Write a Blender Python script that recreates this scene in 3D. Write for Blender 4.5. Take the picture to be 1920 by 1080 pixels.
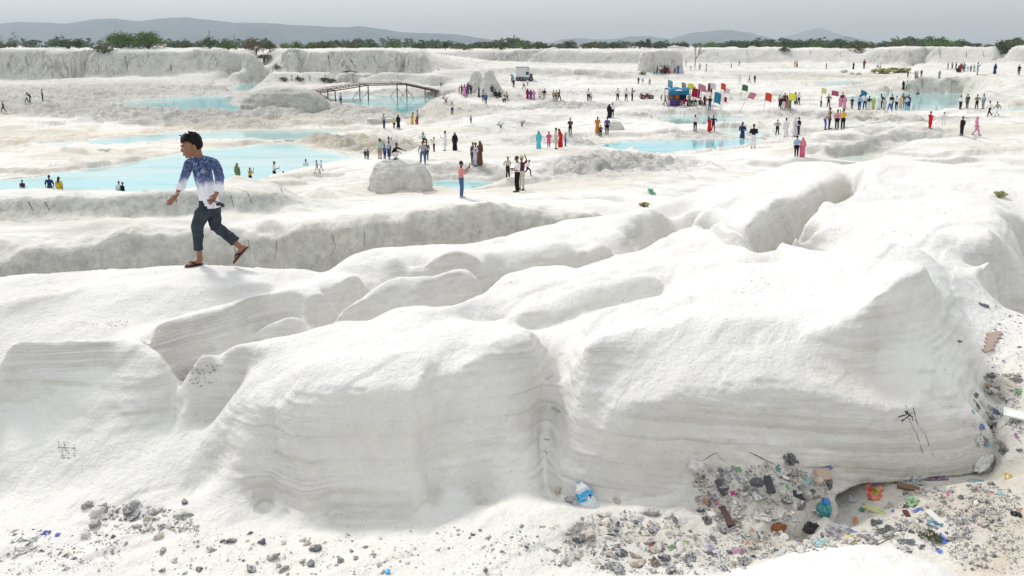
import bpy, math, random, time
import numpy as np
T0 = time.time()
R = math.radians
random.seed(7); rng = np.random.default_rng(7)
for o in list(bpy.data.objects): bpy.data.objects.remove(o)
scene = bpy.context.scene
col = scene.collection

# ------------------------------------------------------------------ camera
CZ = 12.0                       # eye height above datum
F = 1387.0                      # focal length in pixels of the 1920 wide photograph
PY0 = 300.0                     # row of the optical axis
HZ = 85.0                       # row of the horizon
PT = math.atan((PY0 - HZ) / F)  # pitch down
cam = bpy.data.cameras.new('camera'); camo = bpy.data.objects.new('camera', cam); col.objects.link(camo)
cam.sensor_width = 36; cam.lens = F / 1920 * 36
cam.shift_y = -(540 - PY0) / 1920
cam.clip_start = 0.1; cam.clip_end = 30000
camo.location = (0, 0, CZ); camo.rotation_euler = (math.pi / 2 - PT, 0, 0)
scene.camera = camo

# ------------------------------------------------------------------ light
SUN_EL, SUN_AZ = R(50), R(-42)      # azimuth measured from +Y towards +X : the sun stands left and beyond
world = bpy.data.worlds.new('World'); scene.world = world; world.use_nodes = True
wn = world.node_tree.nodes; wl = world.node_tree.links; wn.clear()
wo = wn.new('ShaderNodeOutputWorld'); bg = wn.new('ShaderNodeBackground'); sky = wn.new('ShaderNodeTexSky')
sky.sky_type = 'NISHITA'; sky.sun_disc = False; sky.sun_elevation = SUN_EL; sky.sun_rotation = SUN_AZ
sky.altitude = 100; sky.air_density = 1.0; sky.dust_density = 3.5; sky.ozone_density = 1.5
hs = wn.new('ShaderNodeHueSaturation'); hs.inputs['Saturation'].default_value = 0.22
wl.new(sky.outputs[0], hs.inputs['Color'])
mxs = wn.new('ShaderNodeMix'); mxs.data_type = 'RGBA'; mxs.inputs[0].default_value = 0.68   # high thin overcast evens the sky out
wl.new(hs.outputs[0], mxs.inputs[6]); mxs.inputs[7].default_value = (7.9, 8.25, 8.5, 1)
bg.inputs['Strength'].default_value = 0.146
wl.new(mxs.outputs[2], bg.inputs[0]); wl.new(bg.outputs[0], wo.inputs[0])
sun = bpy.data.lights.new('sun', 'SUN'); suno = bpy.data.objects.new('sun', sun); col.objects.link(suno)
sun.energy = 2.3; sun.angle = R(8); sun.color = (1.0, 0.955, 0.90)
suno.rotation_euler = (math.pi / 2 - SUN_EL, 0, -SUN_AZ + math.pi)
suno.location = (0, 0, 60)
vs = scene.view_settings; vs.view_transform = 'Standard'; vs.look = 'None'; vs.exposure = -0.16; vs.gamma = 1; vs.use_curve_mapping = False

# ------------------------------------------------------------------ pixel <-> place
cp, sp = math.cos(PT), math.sin(PT)
def pdir(px, py):
    a = (np.asarray(px, float) - 960) / F; b = -(np.asarray(py, float) - PY0) / F
    return a, cp + b * sp, -sp + b * cp
def ph(px, py, h):      # point under pixel at depth h below the eye
    x, y, z = pdir(px, py); t = h / -z
    return x * t, y * t, CZ - h + 0 * x
def pd(px, py, d):      # point under pixel at distance d straight ahead
    x, y, z = pdir(px, py); t = d / y
    return x * t, y * t, CZ + z * t

# ------------------------------------------------------------------ numpy noise
_P = rng.permutation(4096)
def _hash(ix, iy, iz):
    return _P[(_P[(_P[ix & 4095] + iy) & 4095] + iz) & 4095] / 4095.0
def vnoise(x, y, z=None, seed=0):
    x = np.asarray(x, np.float64); y = np.asarray(y, np.float64)
    ix = np.floor(x).astype(np.int64); iy = np.floor(y).astype(np.int64)
    fx = x - ix; fy = y - iy; fx = fx * fx * fx * (fx * (fx * 6 - 15) + 10); fy = fy * fy * fy * (fy * (fy * 6 - 15) + 10)
    def lay(iz):
        a = _hash(ix, iy, iz); b = _hash(ix + 1, iy, iz); c = _hash(ix, iy + 1, iz); d = _hash(ix + 1, iy + 1, iz)
        return (a * (1 - fx) + b * fx) * (1 - fy) + (c * (1 - fx) + d * fx) * fy
    if z is None: return lay(seed) * 2 - 1
    iz = np.floor(z).astype(np.int64); fz = z - iz; fz = fz * fz * (3 - 2 * fz)
    return (lay(iz + seed) * (1 - fz) + lay(iz + 1 + seed) * fz) * 2 - 1
def fbm(x, y, z=None, oct=4, seed=0, gain=0.5):
    s = 0; a = 1; n = 0; ca, sa = 0.8, 0.6
    for i in range(oct):
        s = s + a * vnoise(x, y, z, seed + 17 * i); n += a; a *= gain
        x, y = (ca * x - sa * y) * 2.03 + 11.3, (sa * x + ca * y) * 2.03 + 5.1
        if z is not None: z = z * 2.03 + 3.7
    return s / n
def sstep(a, b, x):
    t = np.clip((x - a) / (b - a), 0, 1); return t * t * (3 - 2 * t)

# ------------------------------------------------------------------ terrain: contour constraints in polar (azimuth, log r) space
AZ0, AZ1 = -0.80, 0.80
DA = 0.0023
NA = int((AZ1 - AZ0) / DA) + 1
R0, R1 = 2.2, 420.0
NR = int(math.log(R1 / R0) / DA) + 1
NC = 4                          # channels: height, rough, tan, grey
csum = np.zeros((NR, NA, NC), np.float64); cw = np.zeros((NR, NA), np.float64)
def put(x, y, z, ch, w=1.0):
    r = np.hypot(x, y); ia = np.round((np.arctan2(x, y) - AZ0) / DA).astype(int); ir = np.round(np.log(np.maximum(r, 0.01) / R0) / DA).astype(int)
    ok = (ia >= 0) & (ia < NA) & (ir >= 0) & (ir < NR)
    v = np.stack([z] + [np.full_like(z, c) for c in ch], -1)
    np.add.at(csum, (ir[ok], ia[ok]), v[ok] * w); np.add.at(cw, (ir[ok], ia[ok]), w)
def lerp_pts(pts):
    P = np.array(pts, float); out = []
    for a, b in zip(P[:-1], P[1:]):
        n = max(2, int(np.hypot(*(b - a)[:2]) / 0.7) + 1)
        out.append(a + (b - a) * np.linspace(0, 1, n)[:, None])
    return np.concatenate(out)
def C(pts, ch=(0, 0, 0), mode='h', back=None, jit=0, w=1.0):
    """a contour: list of (px, py, value); value = depth below eye (h) or distance (d).
    back = [(extra distance, extra depth), ...]: hidden ground behind a crest"""
    P = lerp_pts(pts) if len(pts) > 1 else np.array(pts, float)
    px, py, v = P.T
    if jit: py = py + jit * fbm(px / 23.0, px * 0, oct=3, seed=len(pts))
    x, y, z = (ph if mode == 'h' else pd)(px, py, v)
    put(x, y, z, ch, w)
    if back:
        for dd, dh in back:
            k = (y + dd) / y
            put(x * k, y * k, z - dh, ch, w)
def D(pts, ch=(0, 0, 0), **k): C(pts, ch, 'd', **k)
POOLS = []
def pool(name, poly, h, depth=0.6, ch=(0, .25, 0), tint=0, label=None):
    pts = [(x, y, h) for x, y in poly] + [(poly[0][0], poly[0][1], h)]
    P = lerp_pts(pts); x, y, z = ph(P[:, 0], P[:, 1], P[:, 2])
    x = x + .7 * fbm(x / 2.2, y / 3.5, oct=3, seed=201); y = y + 1.1 * fbm(x / 2.5, y / 3.5, oct=3, seed=205)
    put(x, y, z + 0.03, ch, 2.0)
    X, Y, Z = ph(np.array([p[0] for p in poly]), np.array([p[1] for p in poly]), np.full(len(poly), float(h)))
    cx, cy = x.mean(), y.mean()
    for s in (0.9, 0.8, 0.65, 0.45, 0.25):     # bed
        put(cx + (x - cx) * s, cy + (y - cy) * s, z - depth * min(1, (1 - s) * 3 + .3), ch, 2.0)
    POOLS.append((name, np.stack([x, y], 1), CZ - h, (cx, cy), tint, label))

# ---- foreground rubble strip and camera side bank
RB = (.35, .15, .1)
C([(-500, 1250, 3.2), (0, 1250, 3.25), (960, 1250, 3.15), (1920, 1250, 2.7), (2500, 1250, 2.6)], (.3, .1, 0))
C([(-500, 1080, 3.38), (0, 1085, 3.38), (400, 1080, 3.45), (960, 1080, 3.4), (1300, 1080, 3.25)], (.25, .1, 0))
C([(-400, 1000, 3.42), (0, 1000, 3.42), (150, 985, 3.44), (330, 985, 3.47), (430, 978, 3.5), (700, 978, 3.5), (860, 972, 3.48), (1000, 955, 3.45), (1060, 945, 3.42)], (.15, .05, 0))
# mound at the very bottom right
C([(1380, 1080, 3.1), (1500, 1045, 3.06), (1620, 1030, 3.03), (1700, 1036, 3.03), (1760, 1060, 3.05), (1800, 1085, 3.1)], (0, 0, 0), back=[(.1, .03), (.25, .22)])
C([(1360, 1110, 3.05), (1600, 1140, 2.95), (1800, 1120, 2.95)], (0, 0, 0))
C([(1820, 1060, 3.2), (1920, 1000, 3.15), (2100, 960, 3.0)], (.6, .6, .05))
C([(1300, 1060, 3.35), (1400, 1035, 3.38), (1500, 1010, 3.42), (1560, 1000, 3.5), (1650, 985, 3.42), (1750, 960, 3.35), (1850, 930, 3.2), (1930, 900, 3.1), (2100, 860, 3.0)], (.6, .45, .1))
# ---- left foreground lobe
D([(-400, 715, 6.1), (0, 682, 6.1), (70, 668, 6.12), (150, 653, 6.15), (220, 646, 6.15), (270, 646, 6.12), (305, 660, 6.1), (325, 690, 6.04), (338, 722, 6.0)], back=[(.10, .05), (.22, .22)])
D([(-400, 780, 5.75), (0, 745, 5.88), (120, 725, 5.9), (220, 705, 5.92), (290, 700, 5.93), (305, 740, 5.86)])
D([(-400, 880, 5.4), (0, 850, 5.48), (100, 830, 5.54), (200, 800, 5.66), (280, 770, 5.8), (330, 745, 5.93)], (.03, 0, .05))
D([(-400, 950, 5.15), (0, 935, 5.2), (100, 915, 5.26), (180, 890, 5.34), (230, 845, 5.52), (330, 790, 5.8), (400, 765, 5.92), (440, 745, 5.95)], (.05, 0, .1))
D([(150, 905, 5.28), (230, 885, 5.36), (300, 900, 5.33), (370, 925, 5.3)], (.1, 0, .15))
D([(340, 735, 6.05), (352, 742, 6.1)], (.3, .1, .1))
# ---- centre left block (front face)
D([(395, 900, 5.4), (415, 840, 5.5), (430, 770, 5.62), (455, 715, 5.8), (480, 680, 6.0)], (.05, 0, .05))
D([(500, 960, 5.28), (505, 900, 5.33), (512, 820, 5.42), (525, 750, 5.55)], (.05, 0, .1))
D([(540, 955, 5.2), (545, 880, 5.25), (550, 800, 5.32), (560, 740, 5.42)], (.05, 0, .1))
D([(470, 745, 5.6), (540, 752, 5.42), (600, 748, 5.38), (700, 740, 5.38), (770, 748, 5.42), (820, 735, 5.55)], (.02, 0, .05))
D([(620, 960, 5.18), (700, 965, 5.16), (775, 960, 5.2)], (.05, 0, .1))
D([(560, 690, 5.62), (650, 672, 5.7), (740, 668, 5.72), (800, 660, 5.8)], (0, 0, 0))
D([(775, 955, 5.2), (775, 860, 5.28), (778, 760, 5.4), (800, 700, 5.6)], (.02, 0, .05))
D([(800, 950, 5.33), (810, 850, 5.48), (830, 750, 5.62), (870, 690, 5.8), (930, 650, 5.95), (985, 625, 6.1)], (.02, 0, .05))
D([(900, 960, 5.42), (930, 850, 5.62), (960, 760, 5.8), (1000, 690, 6.0), (1030, 650, 6.15)], (.02, 0, .03))
# gully between the two blocks
D([(1030, 940, 5.5), (1022, 880, 5.7), (1012, 810, 5.95), (1020, 760, 6.1), (1045, 700, 6.3), (1060, 650, 6.5), (1080, 610, 6.75)], (.1, 0, 0))
# ---- right block face
D([(1075, 905, 5.5), (1085, 820, 5.62), (1090, 745, 5.72), (1100, 700, 5.82), (1135, 680, 5.88), (1250, 668, 5.85), (1400, 665, 5.8), (1530, 655, 5.82)], (.02, .05, .05))
D([(1070, 940, 5.42), (1150, 930, 5.4), (1250, 900, 5.42), (1300, 880, 5.45)], (.1, .05, .05))
D([(1140, 780, 5.55), (1250, 760, 5.55), (1400, 755, 5.5), (1550, 760, 5.48), (1650, 770, 5.5), (1750, 770, 5.6), (1820, 760, 5.75)], (.02, .05, .1))
D([(1300, 860, 5.45), (1420, 850, 5.42), (1550, 860, 5.4), (1680, 860, 5.42), (1790, 840, 5.5), (1855, 790, 5.7)], (.02, .05, .15))
# lip of the undercut and the rubble in front of it
D([(1560, 955, 5.3), (1590, 925, 5.36), (1640, 905, 5.38), (1720, 893, 5.42), (1800, 885, 5.5), (1860, 875, 5.62)], (.1, .1, .25))
# rubble ramp in front of the right block
D([(1300, 885, 5.4), (1400, 870, 5.36), (1470, 880, 5.32), (1560, 900, 5.28)], (.7, .3, .2))
D([(1310, 950, 5.2), (1400, 950, 5.15), (1500, 965, 5.05), (1550, 950, 5.12)], (.8, .3, .25))
C([(1060, 990, 3.42), (1200, 1000, 3.42), (1330, 1000, 3.42), (1400, 1005, 3.5), (1480, 1000, 3.58), (1540, 985, 3.6)], (.8, .3, .2))
C([(1560, 985, 3.60), (1600, 962, 3.55), (1680, 925, 3.42), (1760, 905, 3.36), (1860, 888, 3.34), (1930, 865, 3.25)], (.6, .4, .1))
# top sheet of both blocks
C([(480, 650, 2.55), (560, 622, 2.52), (650, 620, 2.5), (760, 610, 2.5), (860, 610, 2.48), (950, 606, 2.48), (1010, 618, 2.5)])
C([(1100, 640, 2.46), (1250, 610, 2.4), (1400, 600, 2.34), (1520, 600, 2.34), (1590, 580, 2.24)])
C([(1120, 580, 2.45), (1250, 560, 2.42), (1380, 545, 2.36), (1480, 530, 2.3), (1580, 540, 2.24)])
C([(860, 585, 2.5), (885, 598, 2.62)], (0, 0, .05))
# right rim hump, its nose and right flank
C([(1530, 625, 2.38), (1600, 602, 2.28), (1650, 565, 2.14), (1700, 520, 2.05), (1740, 492, 2.03), (1700, 480, 2.06), (1640, 500, 2.12), (1560, 520, 2.2)])
D([(1640, 650, 5.88), (1690, 610, 6.05), (1722, 565, 6.35), (1752, 522, 6.75)], (.02, .05, .02))
D([(1500, 700, 5.68), (1580, 710, 5.68), (1640, 725, 5.66), (1690, 740, 5.66)], (.1, .25, .1))
D([(1700, 690, 5.8), (1740, 690, 5.82), (1780, 720, 5.8), (1820, 770, 5.75)], (.02, .03, .05))
D([(1760, 510, 7.3), (1790, 560, 7.0), (1810, 620, 6.7), (1830, 680, 6.5), (1850, 730, 6.3), (1870, 770, 6.15)], (.05, .05, .03))
D([(1870, 780, 5.95), (1850, 840, 5.75)], (.2, .1, .1))
C([(1880, 790, 3.05), (1930, 760, 3.0), (2100, 740, 2.9)], (.7, .35, .2))
C([(1900, 850, 3.2), (2000, 830, 3.1)], (.5, .2, 0))
C([(1800, 580, 2.6), (1860, 640, 2.78), (1930, 690, 2.88), (2100, 760, 2.9)], (.15, .1, 0))
C([(1845, 556, 2.74), (1862, 564, 2.73)], (.05, .05, 0), back=[(.3, .15)])
C([(1872, 568, 2.72), (1900, 580, 2.72), (1960, 605, 2.72), (2100, 660, 2.7)], (.05, .05, 0), back=[(.15, .1), (.4, .9), (.9, 1.5), (1.3, 1.3)])
C([(1870, 700, 2.9), (1930, 730, 2.95)], (.3, .3, 0))
# ---- plateau going away on the right
C([(1400, 500, 2.3), (1480, 480, 2.28), (1560, 470, 2.22), (1660, 460, 2.18), (1740, 470, 2.16)])
C([(1520, 430, 2.42), (1600, 410, 2.36), (1700, 400, 2.32), (1800, 410, 2.36)])
C([(1530, 398, 2.56), (1600, 388, 2.5), (1700, 360, 2.5), (1800, 355, 2.52), (1860, 365, 2.6)])
C([(1625, 345, 2.7), (1700, 335, 2.66), (1800, 340, 2.68), (1900, 350, 2.72), (2050, 372, 2.72)])
C([(1618, 300, 2.78), (1660, 294, 2.72), (1720, 298, 2.72), (1800, 308, 2.72), (1920, 330, 2.74), (2100, 350, 2.74)], back=[(.6, .12), (1.5, .8), (4, 4.2), (7, 5.2)])
# left rim of plateau over the deep crevice
C([(1616, 303, 2.8), (1616, 345, 2.72), (1612, 372, 2.7)])
C([(1600, 376, 2.68), (1570, 386, 2.6), (1530, 398, 2.58), (1518, 415, 2.55), (1480, 438, 2.48), (1470, 452, 2.46), (1505, 460, 2.42)], back=[(.12, .06), (.5, .9), (1.0, 1.5)])
# right side drop and lumps
C([(1868, 365, 2.62), (1885, 400, 2.60), (1892, 430, 2.56), (1882, 458, 2.5), (1866, 485, 2.46), (1850, 510, 2.48), (1836, 540, 2.56)], (.1, .1, .1))
C([(1918, 475, 3.3), (1916, 520, 3.35)], (.2, .1, .3))
D([(1846, 552, 8.4), (1868, 556, 8.6)], (.2, .1, .4))
D([(1885, 385, 11.5), (1905, 400, 11.6), (1960, 420, 11.4)], (.1, .1, .4))
C([(1900, 450, 3.4), (1950, 470, 3.4)], (.1, .1, .3))
C([(1760, 440, 2.3), (1840, 430, 2.42)])
C([(1902, 480, 2.98), (1920, 482, 2.95), (2050, 500, 2.9)], (.1, .1, .1), back=[(.3, .25)])
C([(1900, 515, 3.05), (1930, 510, 3.02)], (.15, .1, .15))
C([(1905, 532, 3.25), (1960, 525, 3.2)], (.25, .2, .3))
# ---- ridge M2 (between the gullies, running away to the upper right)
C([(345, 705, 2.72), (365, 680, 2.66), (385, 665, 2.6), (410, 660, 2.58), (430, 650, 2.56), (480, 640, 2.55), (545, 624, 2.53), (610, 609, 2.52), (650, 602, 2.52), (690, 604, 2.52), (725, 590, 2.5), (780, 578, 2.48), (840, 577, 2.46)], (.02, 0, 0), back=[(.12, .06), (.32, .55), (.55, .85)])
C([(845, 576, 2.46), (870, 565, 2.48), (905, 548, 2.5), (945, 520, 2.52), (1000, 503, 2.54), (1050, 499, 2.55), (1078, 503, 2.57), (1150, 480, 2.6), (1200, 466, 2.6), (1260, 441, 2.64), (1310, 424, 2.68)], (.02, 0, 0), back=[(.15, .07), (.4, .6), (.8, 1.1)])
D([(395, 710, 5.95), (420, 690, 6.02)], (.05, 0, 0))
C([(920, 592, 2.55), (1000, 570, 2.53), (1100, 546, 2.52), (1190, 524, 2.52), (1262, 518, 2.52)], back=[(.5, -.04)])
C([(930, 610, 2.68), (1050, 600, 2.7), (1150, 572, 2.7), (1262, 542, 2.68)], (.05, .03, .08))
C([(1265, 525, 2.56), (1330, 505, 2.5), (1400, 490, 2.42)], (.1, .05, .02))
C([(1310, 424, 2.68), (1370, 455, 2.52), (1405, 460, 2.5), (1412, 472, 2.5)], (.05, 0, .03), back=[(.15, .1), (.4, .5)])
C([(1412, 474, 2.52), (1470, 462, 2.48), (1510, 470, 2.42), (1530, 480, 2.38)])
C([(1420, 500, 2.6), (1470, 490, 2.58)], (.1, 0, .02))
C([(1200, 500, 2.6), (1300, 470, 2.62), (1360, 470, 2.62)])
# ---- lump M1
C([(632, 600, 2.72), (660, 576, 2.64), (700, 546, 2.58), (735, 524, 2.55), (765, 521, 2.56), (800, 520, 2.56), (850, 505, 2.57), (878, 506, 2.6), (898, 525, 2.68), (908, 545, 2.8)], back=[(.12, .05), (.4, .4), (.6, .5)])
D([(640, 612, 7.5), (700, 604, 7.8), (760, 594, 8.1), (850, 582, 8.55), (905, 562, 8.65)], (.03, .05, .1))
D([(700, 574, 7.9), (780, 552, 8.25), (860, 538, 8.65)], (.02, .05, .1))
# ---- ridge R2 (long ridge left to upper right)
C([(-400, 690, 2.55), (0, 655, 2.52), (100, 645, 2.52), (200, 635, 2.52), (300, 614, 2.53), (400, 584, 2.53), (480, 560, 2.53), (560, 535, 2.54), (640, 508, 2.55)])
C([(0, 672, 2.66), (120, 650, 2.66), (240, 640, 2.66), (330, 684, 2.82), (350, 704, 2.92), (500, 636, 2.95), (640, 600, 2.92), (690, 560, 2.86), (740, 515, 2.78), (800, 505, 2.76)], (.02, .04, .1))
C([(380, 640, 2.76), (500, 600, 2.72), (620, 560, 2.68), (700, 520, 2.64)], (0, .02, .05))
C([(620, 503, 2.56), (660, 481, 2.55), (700, 469, 2.56), (760, 461, 2.58), (820, 456, 2.6), (880, 456, 2.62), (912, 453, 2.62), (950, 439, 2.66), (1000, 427, 2.7), (1050, 415, 2.75), (1110, 407, 2.8), (1160, 403, 2.85), (1210, 392, 2.88), (1260, 374, 2.92), (1300, 360, 2.95), (1360, 343, 2.98), (1420, 325, 3.0), (1480, 306, 3.02), (1530, 298, 3.05), (1580, 303, 3.08), (1606, 318, 3.1)], back=[(.3, .08), (.9, .6), (2.2, 3.2), (4, 4.4)])
C([(740, 490, 2.62), (850, 485, 2.62), (960, 470, 2.66), (1050, 455, 2.66), (1100, 458, 2.66)])
C([(900, 500, 2.8), (960, 505, 2.85), (1050, 485, 2.82), (1110, 468, 2.8)], (.02, .03, .05))
C([(1100, 455, 2.68), (1130, 462, 2.76), (1150, 472, 2.9)], (.1, .05, .05))
C([(1150, 425, 2.76), (1175, 440, 2.8), (1170, 460, 2.95)])
C([(1180, 425, 2.8), (1240, 400, 2.86), (1300, 385, 2.92)], (.05, 0, .05))
D([(1195, 460, 11.35), (1250, 434, 12.6), (1300, 404, 13.5)], (.1, .05, .3))
# ---- ridge R4
C([(1265, 438, 2.66), (1290, 412, 2.72), (1310, 398, 2.76), (1340, 392, 2.78)], back=[(.2, .12), (.5, .7)])
C([(1320, 420, 2.7), (1370, 435, 2.6), (1400, 440, 2.6)])
C([(1360, 400, 2.7), (1420, 395, 2.7), (1440, 370, 2.76), (1520, 345, 2.84), (1580, 325, 2.95)])
C([(1405, 425, 2.66), (1445, 400, 2.74), (1500, 372, 2.84), (1570, 345, 2.98), (1600, 330, 3.05)], (.02, 0, .08))
D([(1415, 474, 10.55), (1470, 446, 12.4), (1520, 412, 13.9), (1600, 378, 16.7)], (.1, .05, .35))
D([(1425, 500, 10.5), (1480, 480, 12.2), (1530, 450, 13.7), (1600, 415, 16.4)], (.1, .05, .35))
C([(1350, 375, 2.82), (1420, 355, 2.86), (1500, 325, 2.95)])
# ---- ridge R1 with the boy
D([(-400, 545, 7.5), (0, 521, 7.6), (100, 514, 7.7), (180, 508, 7.8), (250, 499, 7.9), (300, 495, 7.95), (340, 494, 8.0), (390, 494, 8.05), (440, 498, 8.1), (520, 503, 8.2), (580, 505, 8.3), (618, 513, 8.35)], back=[(.2, .06), (.5, .4), (1.2, 2.0), (2.5, 3.6)])
C([(0, 560, 2.46), (90, 548, 2.44), (130, 560, 2.5)], (.05, .1, .1))
C([(0, 580, 2.58), (100, 560, 2.56)], (.1, .15, .2))
C([(160, 540, 2.44), (300, 530, 2.44), (420, 525, 2.46), (520, 522, 2.5)])
C([(-400, 620, 2.68), (0, 612, 2.66), (100, 612, 2.66), (180, 612, 2.66), (280, 598, 2.65), (380, 575, 2.64), (480, 550, 2.62), (560, 530, 2.6), (610, 517, 2.6)], (0, .02, 0))
# ---- gully and grey wall W1
C([(-500, 640, 9.2), (0, 640, 9.2), (400, 610, 9.0), (700, 570, 8.8), (900, 550, 8.8), (1050, 540, 8.6)], (.5, .2, .4))
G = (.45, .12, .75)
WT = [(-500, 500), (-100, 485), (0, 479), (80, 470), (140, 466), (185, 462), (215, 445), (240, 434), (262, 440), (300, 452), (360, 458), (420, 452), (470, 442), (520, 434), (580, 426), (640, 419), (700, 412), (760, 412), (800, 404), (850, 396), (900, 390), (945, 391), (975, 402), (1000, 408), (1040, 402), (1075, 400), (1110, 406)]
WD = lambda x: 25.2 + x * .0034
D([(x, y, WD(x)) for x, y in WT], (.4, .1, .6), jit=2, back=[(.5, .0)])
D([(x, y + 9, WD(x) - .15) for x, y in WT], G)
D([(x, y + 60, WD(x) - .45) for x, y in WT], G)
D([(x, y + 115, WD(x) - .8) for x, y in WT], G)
F1 = (.03, .02, .0)
C([(-300, 460, 7.05), (0, 450, 6.98), (100, 440, 6.95), (190, 432, 6.95)], F1)
C([(330, 430, 6.75), (480, 418, 6.65), (700, 396, 6.6), (850, 380, 6.7), (1000, 382, 6.9), (1100, 388, 6.9)], F1)
C([(-300, 430, 6.8), (0, 418, 6.75), (200, 408, 6.6), (400, 404, 6.6), (560, 402, 6.6), (700, 385, 6.8), (860, 372, 7.1), (975, 358, 7.3), (1100, 370, 7.0), (1200, 360, 7.2)], F1)
# ---- low wall W2
D([(-300, 415, 29.2), (0, 402, 29.3), (80, 397, 29.3), (200, 391, 29.4), (330, 397, 29.4), (400, 394, 29.5), (470, 391, 29.6), (530, 386, 29.8), (560, 380, 30.2), (600, 375, 31)], (.2, 0, .9))
D([(-300, 392, 29.6), (0, 380, 29.6), (80, 373, 29.6), (200, 363, 29.7), (330, 362, 29.8), (400, 361, 29.8), (470, 358, 29.9), (520, 360, 30.1), (550, 369, 30.4)], (.2, 0, .95))
D([(-300, 362, 31.5), (0, 353, 33), (100, 354, 33), (150, 355, 33), (240, 357, 32.5), (330, 355, 32), (400, 349, 32.5), (420, 335, 33.3), (435, 326, 33.8), (455, 335, 34), (500, 337, 34.0), (530, 348, 33.6), (556, 362, 33.2), (572, 374, 32.8)], (.05, 0, .1), back=[(1, .1), (4, 2.4), (8, 4.2)])
# ---- white slope right of it down to the pond
C([(500, 345, 9.3), (560, 330, 9.8), (640, 308, 10.3), (690, 296, 10.2), (700, 310, 9.6), (620, 350, 8.6), (650, 372, 7.4), (600, 345, 8.9), (670, 330, 8.9)], (.02, 0, 0))
P1 = [(-600, 400), (60, 385), (250, 385), (420, 362), (510, 334), (560, 323), (640, 306), (690, 294), (655, 288), (600, 284), (575, 276), (560, 268), (500, 268), (430, 278), (340, 284), (250, 303), (130, 322), (60, 333), (-600, 372)]
pool('pond', P1, 10.4, ch=(0, .3, 0), tint=.7, label='broad pale turquoise pond behind the walking boy')
P1B = [(60, 270), (140, 264), (230, 257), (350, 247), (480, 243), (640, 240), (655, 248), (600, 260), (548, 263), (480, 262), (380, 262), (300, 266), (200, 275), (110, 274)]
pool('pond', P1B, 10.392, depth=.3, ch=(0, .3, 0), tint=.95, label='long shallow milky pond beyond the broad pond')
C([(-600, 345, 10.28), (0, 330, 10.3), (60, 325, 10.3), (150, 310, 10.3), (260, 288, 10.32), (360, 277, 10.33), (480, 264.5, 10.3), (540, 265, 10.3)], (.15, .35, 0))
C([(-600, 310, 10.2), (0, 292, 10.22), (120, 285, 10.24), (230, 280, 10.26)], (.1, .15, 0))
C([(-600, 352, 10.3), (0, 343, 10.32), (60, 338, 10.36)], (.35, .9, .1))
C([(-600, 366, 10.3), (0, 350, 10.32), (70, 341, 10.33), (140, 333, 10.35)], (.35, .8, .2), w=3)
C([(0, 345, 10.47), (60, 341, 10.48)], (.1, .5, .1))
C([(-600, 290, 10.15), (0, 266, 10.16), (60, 262, 10.16), (140, 258, 10.16), (230, 252, 10.16), (300, 243, 10.15), (400, 238, 10.15)], (.4, .85, .0))
C([(-600, 265, 9.9), (0, 248, 9.95), (120, 245, 10), (230, 240, 10), (330, 235, 10.05)], (.1, .6, 0))
C([(-600, 228, 9.9), (0, 214, 9.85), (100, 220, 9.85), (200, 228, 9.9), (290, 234, 9.95)], (.02, .02, 0))
# berm between the ponds
BM = (1.0, .08, .35)
C([(-600, 190, 8.9), (0, 192, 8.9), (60, 187, 8.85), (120, 187, 8.85), (180, 193, 9.0), (230, 201, 9.1), (300, 208, 9.15), (400, 210, 9.15), (480, 208, 9.1), (560, 206, 8.95), (600, 194, 8.75), (640, 196, 8.75), (690, 201, 8.9), (730, 210, 9.1), (765, 219, 9.3)], BM, back=[(1.5, .1), (5, .9)])
C([(-600, 215, 9.8), (0, 207, 9.7), (100, 214, 9.8), (200, 222, 9.85), (300, 230, 9.95), (420, 234, 10), (560, 238, 10.1), (640, 237, 10.1)], BM)
C([(200, 207, 9.5), (330, 216, 9.55), (480, 218, 9.5), (600, 210, 9.45), (700, 215, 9.5)], BM)
C([(420, 228, 9.95), (520, 232, 10), (580, 225, 9.8), (620, 224, 9.7), (650, 228, 9.8)], (.5, .7, 0))
C([(650, 240, 10.1), (700, 237, 10), (760, 232, 9.9), (800, 225, 9.7)], (.3, .2, 0))
P2 = [(204, 193), (262, 188), (320, 183), (380, 179), (442, 178), (436, 188), (440, 196), (480, 201), (530, 202), (500, 209), (420, 210), (330, 209), (262, 204), (230, 199)]
pool('pool', P2, 9.7, ch=(.6, .1, .2), tint=0, label='bright turquoise pool behind the long gravel berm')
pool('pool', [(424, 163), (450, 157), (500, 154.5), (512, 159), (480, 165), (455, 173), (432, 174)], 9.5, ch=(.5, .05, .2), tint=.1, label='small turquoise pool behind the grey gravel mound')
# gravel behind pool P2
C([(-600, 172, 8.7), (0, 172, 8.6), (100, 170, 8.4), (200, 168, 8.3), (280, 163, 8.2), (350, 160, 8.2), (400, 162, 8.4), (430, 166, 8.9)], BM, back=[(2, .05), (8, .5)])
C([(-600, 190, 8.9), (0, 182, 8.8), (80, 180, 8.9), (160, 184, 9.2), (200, 190, 9.5)], BM)
C([(-600, 160, 8.4), (0, 158, 8.4), (150, 155, 8.4), (300, 152, 8.5), (400, 152, 8.7), (450, 150, 8.9)], (.5, .05, .15))
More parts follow.
